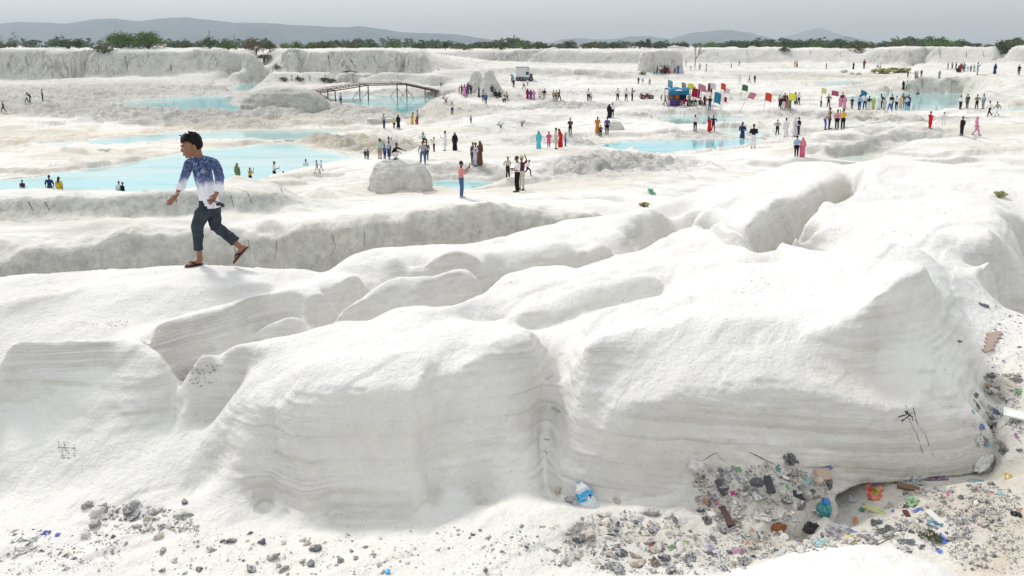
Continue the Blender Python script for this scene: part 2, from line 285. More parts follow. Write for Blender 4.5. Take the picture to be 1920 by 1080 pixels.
# far left wall: top, base
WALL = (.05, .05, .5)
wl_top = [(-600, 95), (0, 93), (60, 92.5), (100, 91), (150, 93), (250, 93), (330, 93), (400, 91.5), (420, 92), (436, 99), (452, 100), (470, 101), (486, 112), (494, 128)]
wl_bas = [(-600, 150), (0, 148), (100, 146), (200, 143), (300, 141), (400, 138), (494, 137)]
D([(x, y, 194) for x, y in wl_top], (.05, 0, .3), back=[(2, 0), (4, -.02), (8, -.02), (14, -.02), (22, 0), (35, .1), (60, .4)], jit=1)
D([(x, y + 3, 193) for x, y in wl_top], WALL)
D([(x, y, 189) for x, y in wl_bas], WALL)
C([(-600, 154, 8.6), (0, 152, 8.6), (200, 147, 8.6), (400, 142, 8.6), (494, 141, 8.6)], (.4, .05, .1))
# notch block and centre wall (two tiers)
D([(494, 128, 200), (500, 100, 205), (515, 94, 205), (540, 93, 202), (560, 96, 190)], WALL, back=[(5, 0), (10, -.1), (25, 0)])
D([(500, 134, 178), (520, 132, 172)], (.1, 0, .2))
D([(532, 108, 172), (540, 100, 172), (600, 98, 171), (700, 97, 171), (780, 96, 171), (795, 100, 170)], (.05, 0, .2), back=[(2, 0), (7, -.1), (14, -.3), (22, -.4), (30, -.5), (50, -.4)])
D([(x, y, 169) for x, y in [(520, 134), (600, 135), (700, 135), (780, 133), (810, 130)]], WALL)
D([(800, 104, 172), (810, 118, 171), (815, 128, 170)], WALL)
D([(505, 137, 163), (600, 138, 163), (700, 140, 162), (780, 137, 163), (820, 133, 165), (900, 127, 170), (960, 128, 172)], (.05, 0, .1), back=[(1, 0)])
D([(505, 155, 160), (600, 157, 160), (700, 157, 160), (780, 151, 161), (840, 145, 162), (900, 142, 166), (960, 138, 170)], (.05, .1, .55))
C([(490, 160, 9.3), (560, 160, 9.2), (640, 165, 9.2), (700, 163, 9.0), (800, 153, 8.6), (900, 146, 8.4)], (.4, .05, .1))
# pool under the bridge
P3 = [(612, 180), (650, 177), (700, 177), (760, 179), (818, 182), (806, 192), (785, 206), (768, 217), (752, 214), (735, 209), (700, 200), (650, 194), (620, 190)]
pool('pool', P3, 9.7, ch=(.6, .15, .2), tint=0, label='bright turquoise pool under the wooden footbridge')
C([(600, 176, 9.3), (650, 172, 9.1), (720, 168, 8.9), (800, 168, 8.9), (830, 176, 9.1)], (.9, .05, .3))
C([(640, 168, 8.7), (760, 162, 8.6), (830, 160, 8.6)], (.1, 0, .05))
# ground right of the bridge
C([(820, 185, 9.1), (800, 200, 9.3), (775, 220, 9.6)], (.6, .45, .1))
C([(840, 190, 8.6), (830, 210, 8.9), (800, 222, 9.4)], (.7, .35, .1))
C([(840, 178, 8.3), (900, 190, 8.5), (960, 197, 8.7), (1000, 195, 8.6)], (.1, 0, 0))
C([(860, 205, 8.7), (900, 203, 8.8), (930, 198, 8.5), (960, 203, 8.8), (1000, 206, 8.9)], (.9, .15, .2))
C([(1000, 192, 8.3), (1040, 190, 8.2), (1070, 200, 8.6), (1110, 198, 8.5), (1150, 194, 8.4)], (.9, .05, .25))
C([(850, 222, 9), (900, 222, 9.0)], (.5, .1, .1))
C([(720, 240, 10), (800, 236, 9.7), (850, 240, 9.6)], (.1, .15, 0))
C([(700, 268, 10), (780, 262, 9.8), (850, 262, 9.5), (870, 256, 9.3)], (.1, .1, 0))
# tan bank right of pond
C([(560, 265, 10.15), (580, 258, 9.9), (605, 256, 9.8), (650, 262, 9.75), (700, 264, 9.7), (765, 268, 9.6)], (.9, .95, .05), back=[(1.5, .15)])
C([(580, 274, 10.35), (640, 279, 10.35), (700, 283, 10.2), (760, 276, 9.9)], (.9, .8, .05))
C([(690, 300, 9.6), (760, 292, 9.3), (800, 280, 9.4), (860, 275, 9.2)], (.3, .1, .1))
# curved grey bank
C([(865, 242, 9.1), (880, 236, 8.8), (905, 226, 8.6), (940, 219, 8.5), (980, 214, 8.5), (1015, 208, 8.5)], (.1, 0, .1), back=[(.6, -.02)])
C([(862, 258, 9.5), (900, 254, 9.6), (950, 250, 9.6), (1000, 241, 9.5), (1035, 228, 9.3)], (.2, .05, .55))
C([(1040, 235, 9.1), (1100, 225, 8.9), (1150, 222, 8.8), (1060, 215, 8.7)], (.1, 0, 0))
# floor
C([(700, 372, 7.6), (720, 360, 8.6)], F1)
C([(960, 330, 7.9), (1000, 300, 8.6), (1010, 279, 9.0), (1080, 283, 8.9)], F1)
C([(850, 284, 9.2), (790, 307, 8.6), (900, 308, 8.5), (960, 300, 8.6)], F1)
C([(860, 298, 8.7), (880, 292, 8.6)], F1)
C([(1000, 345, 7.6), (1100, 350, 7.5), (1200, 345, 7.7), (1300, 330, 8.0), (1400, 300, 8.3), (1490, 294, 8.3)], F1)
C([(1100, 325, 8.1), (1060, 318, 8.2), (1100, 305, 8.1), (1140, 315, 8.25), (1170, 300, 8.1), (1200, 320, 8.3)], (.9, .05, .35))
C([(1050, 330, 8.2), (1120, 332, 8.2)], (.8, .05, .3))
C([(1130, 295, 8.2), (1200, 290, 8.4), (1240, 297, 8.5), (1290, 300, 8.5)], (.8, .1, .25))
C([(1040, 272, 8.9), (1080, 262, 8.6), (1120, 265, 8.7), (1160, 268, 8.8), (1190, 263, 8.75)], (.9, .05, .3), back=[(1, .15)])
C([(1300, 300, 8.6), (1380, 285, 8.4), (1450, 272, 8.2), (1520, 262, 7.9), (1580, 248, 7.4), (1600, 243, 7.2)], F1)
C([(1540, 270, 7.8), (1600, 262, 7.6), (1700, 243, 7.4), (1800, 240, 7.5), (1900, 235, 7.6), (2000, 235, 7.6)], F1)
# grey bank right + pool
C([(1522, 281, 8.3), (1545, 274, 8.0), (1600, 270, 8.0), (1635, 266, 7.9), (1640, 256, 7.7), (1680, 246, 7.6), (1720, 250, 7.75), (1750, 244, 7.6), (1790, 250, 7.8)], (.5, .05, .5), back=[(.6, .02)])
C([(1530, 291, 8.75), (1570, 296, 8.85), (1620, 293, 8.8), (1650, 276, 8.4), (1700, 268, 8.2), (1780, 258, 8.0)], (.6, .05, .6))
pool('pool', [(1560, 294), (1590, 291.5), (1622, 293), (1640, 299), (1620, 308), (1580, 303)], 8.95, depth=.3, tint=.8, label='small pale puddle beyond the nearest right ridge')
C([(1650, 290, 8.4), (1750, 285, 8.2), (1850, 280, 8.1), (1950, 285, 8.1), (2100, 285, 8)], (.15, .1, .1))
C([(1700, 275, 8.1), (1800, 262, 7.9), (1900, 258, 7.9), (2050, 255, 7.9)], (.05, .02, 0))
# right centre pools
P4 = [(1112, 274), (1160, 267), (1250, 262), (1330, 262), (1440, 258), (1436, 266), (1360, 275), (1290, 284), (1215, 290), (1185, 285), (1150, 283)]
pool('pool', P4, 9.2, tint=.1, ch=(.1, .1, 0), label='turquoise pool in the middle of the right floor')
P4B = [(1222, 216), (1310, 215), (1400, 217), (1428, 226), (1380, 233), (1330, 238), (1270, 236), (1235, 228)]
pool('pool', P4B, 9.1, depth=.3, tint=.7, ch=(.1, .1, 0), label='pale shallow pool in front of the flags')
pool('pool', [(1345, 241), (1400, 240), (1440, 248), (1452, 254), (1400, 256), (1362, 252)], 9.15, depth=.3, tint=.6, ch=(.1, .1, .2), label='pale pool just behind the woman in a blue top')
C([(1260, 251, 8.9), (1310, 247, 8.8), (1360, 254, 9.0)], (.6, .05, .5))
C([(1230, 245, 8.95), (1330, 243, 8.9)], (.05, 0, 0))
C([(1440, 240, 8.6), (1500, 248, 8.2), (1530, 240, 8.1), (1500, 255, 8.5), (1450, 262, 8.9)], (.3, .05, .2))
C([(1180, 235, 8.9), (1200, 250, 9.1), (1150, 240, 9.0)], F1)
C([(1190, 220, 8.8), (1208, 212, 8.4), (1225, 219, 8.9)], (.8, .05, .2))
C([(1215, 212, 8.8), (1300, 209, 8.7), (1400, 210, 8.6), (1500, 213, 8.5), (1600, 218, 8.4), (1700, 219, 8.3), (1790, 224, 8.2)], (.8, .2, .15))
C([(1430, 222, 8.8), (1550, 226, 8.4), (1680, 228, 8.3), (1800, 231, 8.1)], (.3, .05, .05))
C([(1150, 205, 8.5), (1240, 200, 8.4), (1300, 203, 8.4), (1400, 203, 8.3), (1520, 205, 8.3), (1640, 209, 8.3), (1800, 214, 8.2), (1900, 218, 8.1), (2050, 225, 8.1)], F1)
C([(1190, 192, 8.1), (1230, 186, 7.9), (1270, 195, 8.2)], (.3, .05, .35))
C([(1050, 185, 8.2), (1100, 188, 8.1), (1200, 183, 8.0)], F1)
C([(1180, 174, 8.1), (1250, 176, 8.2), (1400, 186, 8.3), (1460, 190, 8.2)], (.6, .05, .15))
C([(1040, 175, 8.3), (1100, 172, 8.1), (1150, 176, 8.1)], (.6, .05, .1))
C([(930, 190, 8.7), (950, 178, 8.4), (1000, 176, 8.4), (1010, 188, 8.5)], (.6, .05, .1))
C([(1500, 185, 8.0), (1600, 190, 8.0), (1530, 170, 8.0), (1450, 165, 8.0)], F1)
# pools right
pool('pool', [(786, 341), (830, 337), (900, 338), (945, 342), (958, 348), (900, 354), (800, 356)], 8.75, depth=.3, tint=.5, label='small pale green pool beside the banded boulder')
C([(800, 318, 8.3), (860, 315, 8.28), (920, 320, 8.32), (965, 332, 8.3)], (.5, .1, .5))
C([(800, 333, 8.68), (860, 332, 8.68), (930, 335, 8.68)], (.5, .1, .5))
P6 = [(1585, 182), (1640, 174), (1700, 173), (1808, 175), (1812, 185), (1806, 205), (1740, 208), (1660, 207), (1610, 204), (1588, 196)]
pool('pool', P6, 8.75, tint=.45, ch=(.1, .2, .1), label='pale green pool behind the row of standing visitors')
pool('pool', [(1525, 154), (1560, 151), (1610, 151), (1662, 154), (1655, 160), (1600, 162), (1560, 164), (1535, 161)], 8.35, tint=.5, depth=.3, ch=(.2, .2, .05), label='small far pool left of the fluted bank')
pool('pool', [(1868, 204), (1920, 199), (2000, 198), (2000, 213), (1920, 213), (1880, 211)], 8.5, tint=.9, depth=.3, label='pale pool at the foot of the curved quarry face')
C([(1560, 175, 8.3), (1580, 165, 7.9), (1605, 160, 7.8), (1640, 168, 8.1), (1670, 171, 8.5)], (.4, .1, .1))
C([(1560, 146, 8.2), (1620, 144, 8.1), (1660, 146, 8.2)], (.5, .7, .05))
WR = (.3, .3, .2)
D([(1652, 160, 138), (1665, 152, 138), (1685, 148, 138), (1740, 147, 138), (1800, 147, 138), (1812, 147, 136), (1850, 143, 128), (1880, 143, 120), (1900, 149, 116), (1920, 153, 114), (2050, 158, 112)], (.15, .1, .1), back=[(1.5, 0), (8, -.1)])
D([(1652, 172, 136), (1700, 172, 136), (1808, 173.5, 136)], WR)
D([(1815, 204, 96), (1835, 202, 98), (1850, 200, 100), (1866, 202, 101)], (.4, .15, .1))
D([(1820, 175, 115), (1845, 165, 118), (1852, 175, 108)], (.2, .1, .1))
D([(1860, 155, 119), (1868, 175, 112), (1885, 190, 106), (1920, 196, 104), (2050, 198, 104)], (.02, .1, .6))
C([(1560, 132, 7.9), (1700, 136, 7.9), (1800, 138, 7.8), (1900, 140, 7.8), (2050, 142, 7.8)], (.1, 0, 0))
C([(1400, 145, 8.1), (1480, 140, 8.1), (1540, 143, 8.1)], (.7, .1, .1))
# far floor
C([(900, 165, 8.4), (1000, 160, 8.4), (1100, 158, 8.3), (1190, 162, 8.2)], F1)
C([(960, 148, 8.2), (1100, 150, 8.2), (1180, 150, 8.2), (1300, 160, 8.2), (1400, 158, 8.1)], F1)
C([(1000, 145, 8.2), (1100, 147, 8.2), (1190, 148, 8.2), (1280, 148, 7.9), (1330, 144, 7.7)], (.5, .05, .15))
C([(1195, 139, 7.8), (1300, 139, 7.6), (1335, 138, 7.7)], F1)
D([(970, 129, 185), (1060, 129, 188), (1180, 131, 190)], (.1, 0, .05), back=[(2, 0)])
D([(970, 137, 184), (1060, 139, 186), (1180, 142, 186)], (.6, .05, .15))
C([(850, 124, 8), (1000, 123, 7.9), (1100, 122, 7.9), (1200, 121, 7.9), (1300, 122, 7.9), (1440, 124, 7.9), (1600, 122, 7.8), (1700, 126, 7.9)], (.05, 0, 0))
C([(1320, 130, 7.9), (1440, 130, 7.9), (1600, 131, 7.9), (1700, 130, 7.9), (1860, 125, 7.7), (1950, 125, 7.7)], F1)
C([(1340, 137, 8.0), (1440, 138, 8.0), (1500, 137, 8.0)], (.6, .05, .15))
# far walls
wr_t = [(790, 96, 300), (900, 95.5, 298), (1100, 94, 292), (1300, 92, 285), (1440, 91.5, 280), (1560, 92, 275), (1600, 94, 272), (1615, 98, 270), (1640, 91, 262), (1700, 88.5, 256), (1800, 89, 250), (1855, 90, 246), (1868, 87, 244), (1872, 92, 243), (1876, 112, 242), (1884, 112, 241), (1892, 90, 240), (1910, 87, 239), (2000, 87, 238), (2200, 87, 238)]
D(wr_t, (.05, 0, .2), back=[(2, 0), (5, 0), (10, 0), (20, 0), (30, .1), (45, .2)], jit=1.2)
D([(x, min(y + 3, 114), d - 1.5) for x, y, d in wr_t], WALL)
D([(x, y, d) for x, y, d in [(790, 122, 292), (1000, 120, 290), (1200, 119, 283), (1300, 118, 277), (1440, 117, 272), (1600, 118, 264), (1700, 119, 250), (1800, 120, 242), (1870, 121, 236), (1900, 121, 232), (2200, 122, 230)]], (.1, .05, .35))
# rim of the grid: the plain
th = np.linspace(AZ0, AZ1, NA)
for rr in (335, 345, 360, 375, 390, 405, 419):
    put(rr * np.sin(th), rr * np.cos(th), np.full(NA, CZ - 2.1), (.1, .2, .1))

m = cw > 0
cval = np.where(m[..., None], csum / np.maximum(cw, 1e-9)[..., None], 0).astype(np.float32)

def relax(u, c, mm, n):
    mk = mm[..., None]
    for _ in range(n):
        p = np.pad(u, ((1, 1), (1, 1), (0, 0)), mode='edge')
        u = (p[:-2, 1:-1] + p[2:, 1:-1] + p[1:-1, :-2] + p[1:-1, 2:]) * np.float32(0.25)
        u = np.where(mk, c, u)
    return u
def solve(c, mm):
    H, W = mm.shape
    if min(H, W) <= 6:
        mean = c[mm].mean(0) if mm.any() else np.zeros(c.shape[2], np.float32)
        return relax(np.where(mm[..., None], c, mean).astype(np.float32), c, mm, 60)
    H2, W2 = (H + 1) // 2, (W + 1) // 2
    cp_ = np.zeros((H2 * 2, W2 * 2, c.shape[2]), np.float32); mp = np.zeros((H2 * 2, W2 * 2), np.float32)
    cp_[:H, :W] = c * mm[..., None]; mp[:H, :W] = mm
    cs = cp_.reshape(H2, 2, W2, 2, -1).sum((1, 3)); ms = mp.reshape(H2, 2, W2, 2).sum((1, 3))
    cc = cs / np.maximum(ms, 1)[..., None]
    u = solve(cc.astype(np.float32), ms > 0)
    u = np.repeat(np.repeat(u, 2, 0), 2, 1)[:H, :W]
    u = np.where(mm[..., None], c, u)
    big = H * W
    return relax(u, c, mm, 40 if big > 6e5 else 90 if big > 1e5 else 120)
def blur1(a, s):
    k = int(3 * s) + 1; x = np.arange(-k, k + 1); g = np.exp(-x * x / (2 * s * s)); g = (g / g.sum()).astype(np.float32)
    for ax in (0, 1):
        p = np.pad(a, [(k, k) if i == ax else (0, 0) for i in range(2)], mode='edge'); o = np.zeros_like(a)
        for i, w in enumerate(g): o += w * (p[i:i + a.shape[0]] if ax == 0 else p[:, i:i + a.shape[1]])
        a = o
    return a
rg = R0 * np.exp(np.arange(NR) * DA)
sig_m = np.interp(rg, [3, 9, 14, 40, 120, 400], [.036, .055, .12, .26, .42, .7])     # rounding in metres
lev = np.clip(np.log2(sig_m / (rg * DA)), 0, 4)[:, None]
def vblur(a):
    st = [a] + [blur1(a, 2.0 ** i) for i in range(0, 5)]
    o = np.zeros_like(a)
    for i in range(5):
        o += st[i + 1] * np.clip(1 - np.abs(lev - i), 0, 1)
    return o
t1 = time.time()
U = solve(cval, m)
Zg = vblur(U[..., 0])
for _ in range(2):
    res = (cval[..., 0] - Zg)[..., None]
    Zg = Zg + vblur(solve(np.where(m[..., None], res, 0).astype(np.float32), m)[..., 0]) * (0.9 if _ == 0 else .6)
CH = np.clip(np.stack([blur1(U[..., i], 3) for i in (1, 2, 3)], -1), 0, 1)
print('solve', time.time() - t1)

# undulation and rubble relief, in world metres
ia = np.arange(NA) * DA + AZ0
X = rg[:, None] * np.sin(ia)[None]; Y = rg[:, None] * np.cos(ia)[None]; RR = np.repeat(rg[:, None], NA, 1)
rough = CH[..., 0]
gz_r = np.gradient(Zg, axis=0) / (RR * DA); gz_a = np.gradient(Zg, axis=1) / (RR * DA)
slope = np.hypot(gz_r, gz_a)
near = 1 - sstep(14, 30, RR)
_u = X * .80 + Y * .60; _v = -X * .60 + Y * .80
und = near * (.020 * (1 - 2.4 * np.abs(fbm(_u / 2.2, _v / .55, oct=4, seed=8))) - .02 + 0.040 * fbm(X / 1.3, Y / 1.0, oct=2, seed=3) + 0.018 * fbm(X / .28, Y / .22, oct=3, seed=5))
far_ = 1 - near
und += far_ * (0.17 * fbm(X / 6, Y / 7, oct=3, seed=31) + 0.11 * fbm(X / 1.6, Y / 1.6, oct=3, seed=32)) - far_ * .18 * sstep(.15, .5, fbm(X / 9, Y / 2.6, oct=4, seed=35))
rid = 1 - np.abs(fbm(X / 2.3, Y / 2.6, oct=4, seed=51)) * 2.2
und += rough * far_ * (0.60 * rid + 0.5 * fbm(X / .9, Y / 1.0, oct=3, seed=61) - .25)
und += rough * near * (0.05 * fbm(X / .16, Y / .16, oct=4, seed=71, gain=.6) + .03 * fbm(X / .5, Y / .5, oct=2, seed=72))
for sd, wx_, wy_, hgt in ((131, 11.0, 6.0, .24), (141, 18.0, 8.0, .40), (145, 4.0, 2.2, .07)):   # low scarps that cross the floor
    und += far_ * hgt * (sstep(-.018, .018, fbm(X / wx_, Y / wy_, oct=3, seed=sd)) - .5) * (1 - .6 * rough) * (.22 + .78 * sstep(34, 60, RR))
for sd, wx_, wy_, hgt in ((151, 2.6, .80, .020), (157, .9, .35, .009)):
    und += near * hgt * (sstep(-.03, .03, fbm(_u / wx_, _v / wy_, oct=4, seed=sd)) - .5)
und += near * rough * .035 * fbm(X / .09, Y / .09, oct=3, seed=75)
# keep shore lines of pools clean
Zf = Zg + und * (1 - 0.35 * np.clip(slope / 2, 0, 1))
_px = 960 + X / np.maximum(Y, .1) * F
Zf = np.where((Y > 197.5) & (_px < 484) & (RR < 330), np.maximum(Zf, CZ - 1.32 + .1 * fbm(X / 6, Y / 6, oct=2, seed=5)), Zf)
Zf = np.where((Y > 174) & (_px > 536) & (_px < 790) & (RR < 330), np.maximum(Zf, CZ - 1.62), Zf)
def inside(poly, x, y):
    r = np.zeros(x.shape, bool); n = len(poly); j_ = n - 1
    for i_ in range(n):
        xi, yi = poly[i_]; xj, yj = poly[j_]
        if yi != yj:
            c_ = ((yi > y) != (yj > y)) & (x < (xj - xi) * (y - yi) / (yj - yi) + xi); r ^= c_
        j_ = i_
    return r
def widen(pl, c0, a_, b_):
    dv = pl - np.array(c0); ln = np.hypot(*dv.T)[:, None]; return np.array(c0) + dv * (1 + np.minimum(a_ / np.maximum(ln, .5), b_))
IN_ALL = np.zeros(X.shape, bool); BOX = []
for nm, pl, wz, c0, t, lb in POOLS:
    q_ = pl[::3]; r_ = np.hypot(*pl.T); a_ = np.arctan2(pl[:, 0], pl[:, 1])
    i0 = max(0, int(math.log(r_.min() / R0) / DA) - 30); i1 = min(NR, int(math.log(r_.max() / R0) / DA) + 30)
    j0 = max(0, int((a_.min() - AZ0) / DA) - 30); j1 = min(NA, int((a_.max() - AZ0) / DA) + 30)
    sl = (slice(i0, max(i1, i0 + 1)), slice(j0, max(j1, j0 + 1))); inn = inside(q_, X[sl], Y[sl]); IN_ALL[sl] |= inn
    BOX.append((sl, inn, inside(widen(q_, c0, 1.6, .16), X[sl], Y[sl]), wz))
for sl, inn, wide_, wz in BOX:
    Zs = Zf[sl]; ring = wide_ & ~IN_ALL[sl]
    Zs[ring] = np.maximum(Zs[ring], wz + .05); Zs[inn] = np.minimum(Zs[inn], wz - .04)
def sample(G, x, y):
    r = np.hypot(x, y); fa = np.clip((np.arctan2(x, y) - AZ0) / DA, 0, NA - 1.001); fr = np.clip(np.log(np.maximum(r, R0) / R0) / DA, 0, NR - 1.001)
    i = fr.astype(int); j = fa.astype(int); u = fr - i; v = fa - j
    if G.ndim == 3: u = u[..., None]; v = v[..., None]
    return (G[i, j] * (1 - u) + G[i + 1, j] * u) * (1 - v) + (G[i, j + 1] * (1 - u) + G[i + 1, j + 1] * u) * v
def height(x, y): return float(sample(Zf, np.array([x], float), np.array([y], float))[0])
def hit(px, py, tmax=420):
    dx, dy, dz = [float(v) for v in pdir(px, py)]
    t = R0 * 1.01 * np.exp(np.arange(0, math.log(tmax / R0), DA * .5))
    zz = sample(Zf, dx * t, dy * t)
    below = np.nonzero(CZ + dz * t < zz)[0]
    k = t[below[0]] if len(below) else (t[-1] if dz > -.002 else min(t[-1], 9 / -dz))
    return dx * k, dy * k, height(dx * k, dy * k)

# ------------------------------------------------------------------ ground mesh: rows spread per azimuth so that steep faces get as many rows as flats
NCOL, NROW = 1240, 860
azs = np.linspace(AZ0 + .002, AZ1 - .002, NCOL)
fr = np.clip((azs - AZ0) / DA, 0, NA - 1.001); j = fr.astype(int); v = fr - j
Zc = Zf[:, j] * (1 - v) + Zf[:, j + 1] * v                    # NR x NCOL
el = np.arctan2(Zc - CZ, rg[:, None])
arc = np.hypot(np.gradient(el, axis=0), 0) + 0.10 * DA
arc *= np.interp(rg, [2.2, 3.6, 4.5], [.25, .5, 1])[:, None]
cum = np.cumsum(arc, 0); cum = (cum - cum[:1]) / (cum[-1:] - cum[:1])
for _ in range(2):                                             # even out the row spacing between neighbouring columns
    cpad = np.pad(cum, ((0, 0), (21, 20)), mode='edge'); cs_ = np.cumsum(np.pad(cpad, ((0, 0), (1, 0))), 1); cum = (cs_[:, 41:] - cs_[:, :-41])[:, :NCOL] / 41
cum[:, :14] = cum[:, 14:15]; cum[:, -14:] = cum[:, -15:-14]
tgt = np.linspace(0, 1, NROW); lr = np.log(rg)
VR = np.empty((NROW, NCOL))
for c in range(NCOL): VR[:, c] = np.exp(np.interp(tgt, cum[:, c], lr))
VA = np.repeat(azs[None], NROW, 0)
vx = VR * np.sin(VA); vy = VR * np.cos(VA)
vz = sample(Zf, vx, vy)
ch = sample(CH, vx, vy)
# horizontal relief of steep faces: bedding ledges, flutes
e = 0.02 * VR
gx = (sample(Zg, vx + e * .5, vy) - sample(Zg, vx - e * .5, vy)) / e
gy = (sample(Zg, vx, vy + e * .5) - sample(Zg, vx, vy - e * .5)) / e
gm = np.hypot(gx, gy) + 1e-6; steep = sstep(.5, 1.6, gm)
nx, ny = -gx / gm, -gy / gm
zz = vz + 0.05 * fbm(vx / 1.7, vy / 1.7, oct=2, seed=90) + .04 * vx * np.interp(VR, [0, 12, 20], [1, 1, 0])
nearv = 1 - sstep(12, 22, VR)
led = (1 - 2.5 * np.abs(fbm(zz / .11, vx / 3.0, oct=3, seed=91, gain=.6))) * (.010 + .012 * vnoise(vx / .7, vy / .7, vz / .5, seed=44)) + fbm(zz / .33, vx / 2.5, oct=2, seed=92) * .045 + .012 * fbm(vx / .09, zz / .05, vy / .09, oct=3, seed=99)
led += .03 * fbm(vx / .5, zz / 1.4, vy / .5, oct=2, seed=97)
farl = fbm(zz / .9, vx / 25, oct=2, seed=93) * .12 + 1.1 * fbm(vx / 4.5, vy / 4.5, zz / 12, oct=3, seed=94) * np.interp(VR, [20, 60, 140], [.12, .35, 1])
off = steep * (nearv * led + (1 - nearv) * farl)
vx = vx + nx * off; vy = vy + ny * off
# undercut beneath the right block: rock above the lip hangs over the rubble
_l = [pd(a_, b_, d_) for a_, b_, d_ in [(1540, 965, 5.3), (1575, 935, 5.3), (1620, 912, 5.36), (1700, 896, 5.42), (1780, 888, 5.48), (1860, 876, 5.6)]]
lipx = np.array([float(q_[0]) for q_ in _l]); lipz = np.array([float(q_[2]) for q_ in _l])
inx = sstep(2.15, 2.4, vx) * (1 - sstep(3.5, 3.9, vx)) * (1 - sstep(5.9, 6.3, vy)) * sstep(4.85, 5.1, vy)
lz = np.interp(vx, lipx, lipz)
cut = inx * sstep(lz + .01, lz - .06, vz)
vy = vy + cut * sstep(5.1, 5.28, vy) * .75
# floor far behind the wall of the quarry and the plain out to the horizon
far_r = np.geomspace(430, 16000, 26)
fx = far_r[:, None] * np.sin(azs)[None]; fy = far_r[:, None] * np.cos(azs)[None]
fz = np.full(fx.shape, CZ - 2.1) ; fz -= sstep(420, 900, far_r)[:, None] * 1.0
fch = np.zeros(fx.shape + (3,)); fch[...] = (.2, .55, .1)
AX = np.concatenate([vx, fx]); AY = np.concatenate([vy, fy]); AZZ = np.concatenate([vz, fz]); ACH = np.concatenate([ch, fch])
NT = AX.shape[0]

def grid_mesh(name, X, Y, Z, ch=None):
    H, W = X.shape
    me = bpy.data.meshes.new(name)
    co = np.stack([X, Y, Z], -1).reshape(-1, 3).astype(np.float32)
    idx = np.arange(H * W).reshape(H, W)
    q = np.stack([idx[:-1, :-1], idx[:-1, 1:], idx[1:, 1:], idx[1:, :-1]], -1).reshape(-1, 4).astype(np.int32)
    me.vertices.add(len(co)); me.vertices.foreach_set('co', co.ravel())
    me.loops.add(q.size); me.loops.foreach_set('vertex_index', q.ravel())
    me.polygons.add(len(q)); me.polygons.foreach_set('loop_start', np.arange(0, q.size, 4, dtype=np.int32))
    me.polygons.foreach_set('use_smooth', np.ones(len(q), bool))
    me.update(calc_edges=True)
    if ch is not None:
        at = me.attributes.new('surf', 'FLOAT_COLOR', 'POINT')
        c4 = np.concatenate([ch.reshape(-1, 3), np.ones((H * W, 1))], 1).astype(np.float32)
        at.data.foreach_set('color', c4.ravel())
    return me
def add(name, me, mat=None, parent=None, **props):
    o = bpy.data.objects.new(name, me); col.objects.link(o)
    if mat is not None: me.materials.append(mat)
    if parent is not None: o.parent = parent
    for k_, v_ in props.items(): o[k_] = v_
    return o

# ------------------------------------------------------------------ material helpers
def new_mat(name):
    mt = bpy.data.materials.new(name); mt.use_nodes = True; nt = mt.node_tree; nt.nodes.clear()
    out = nt.nodes.new('ShaderNodeOutputMaterial'); b = nt.nodes.new('ShaderNodeBsdfPrincipled'); nt.links.new(b.outputs[0], out.inputs[0])
    return mt, nt, b
class NT_:
    def __init__(s, nt): s.nt = nt
    def n(s, t, **k):
        nd = s.nt.nodes.new(t)
        for a, b in k.items():
            if a.startswith('i_'): nd.inputs[a[2:].replace('_', ' ')].default_value = b
            else: setattr(nd, a, b)
        return nd
    def l(s, a, b): s.nt.links.new(a, b)
    def val(s, x, inp):
        if isinstance(x, (int, float)): inp.default_value = x
        elif isinstance(x, (tuple, list)): inp.default_value = tuple(x) + ((1,) if len(x) == 3 and len(inp.default_value) == 4 else ())
        else: s.l(x, inp)
    def math(s, op, a, b=0.0, c=None, clamp=False):
        m_ = s.n('ShaderNodeMath', operation=op, use_clamp=clamp); s.val(a, m_.inputs[0]); s.val(b, m_.inputs[1])
        if c is not None: s.val(c, m_.inputs[2])
        return m_.outputs[0]
    def mix(s, f, a, b, blend='MIX'):
        m_ = s.n('ShaderNodeMix', data_type='RGBA', blend_type=blend); s.val(f, m_.inputs[0]); s.val(a, m_.inputs[6]); s.val(b, m_.inputs[7]); return m_.outputs[2]
    def ramp(s, f, a, b, c0=0.0, c1=1.0):
        m_ = s.n('ShaderNodeMapRange', interpolation_type='SMOOTHSTEP'); s.val(f, m_.inputs[0]); m_.inputs[1].default_value = a; m_.inputs[2].default_value = b; m_.inputs[3].default_value = c0; m_.inputs[4].default_value = c1
        return m_.outputs[0]
    def noise(s, vec, scale, detail=3, rough=.55, out=0, dist=0.0):
        nd = s.n('ShaderNodeTexNoise'); nd.inputs['Scale'].default_value = scale; nd.inputs['Detail'].default_value = detail; nd.inputs['Roughness'].default_value = rough; nd.inputs['Distortion'].default_value = dist
        if vec is not None: s.l(vec, nd.inputs['Vector'])
        return nd.outputs[out]
    def mapping(s, vec, sc=(1, 1, 1), rot=(0, 0, 0), loc=(0, 0, 0)):
        m_ = s.n('ShaderNodeMapping'); s.l(vec, m_.inputs[0]); m_.inputs['Scale'].default_value = sc; m_.inputs['Rotation'].default_value = rot; m_.inputs['Location'].default_value = loc
        return m_.outputs[0]

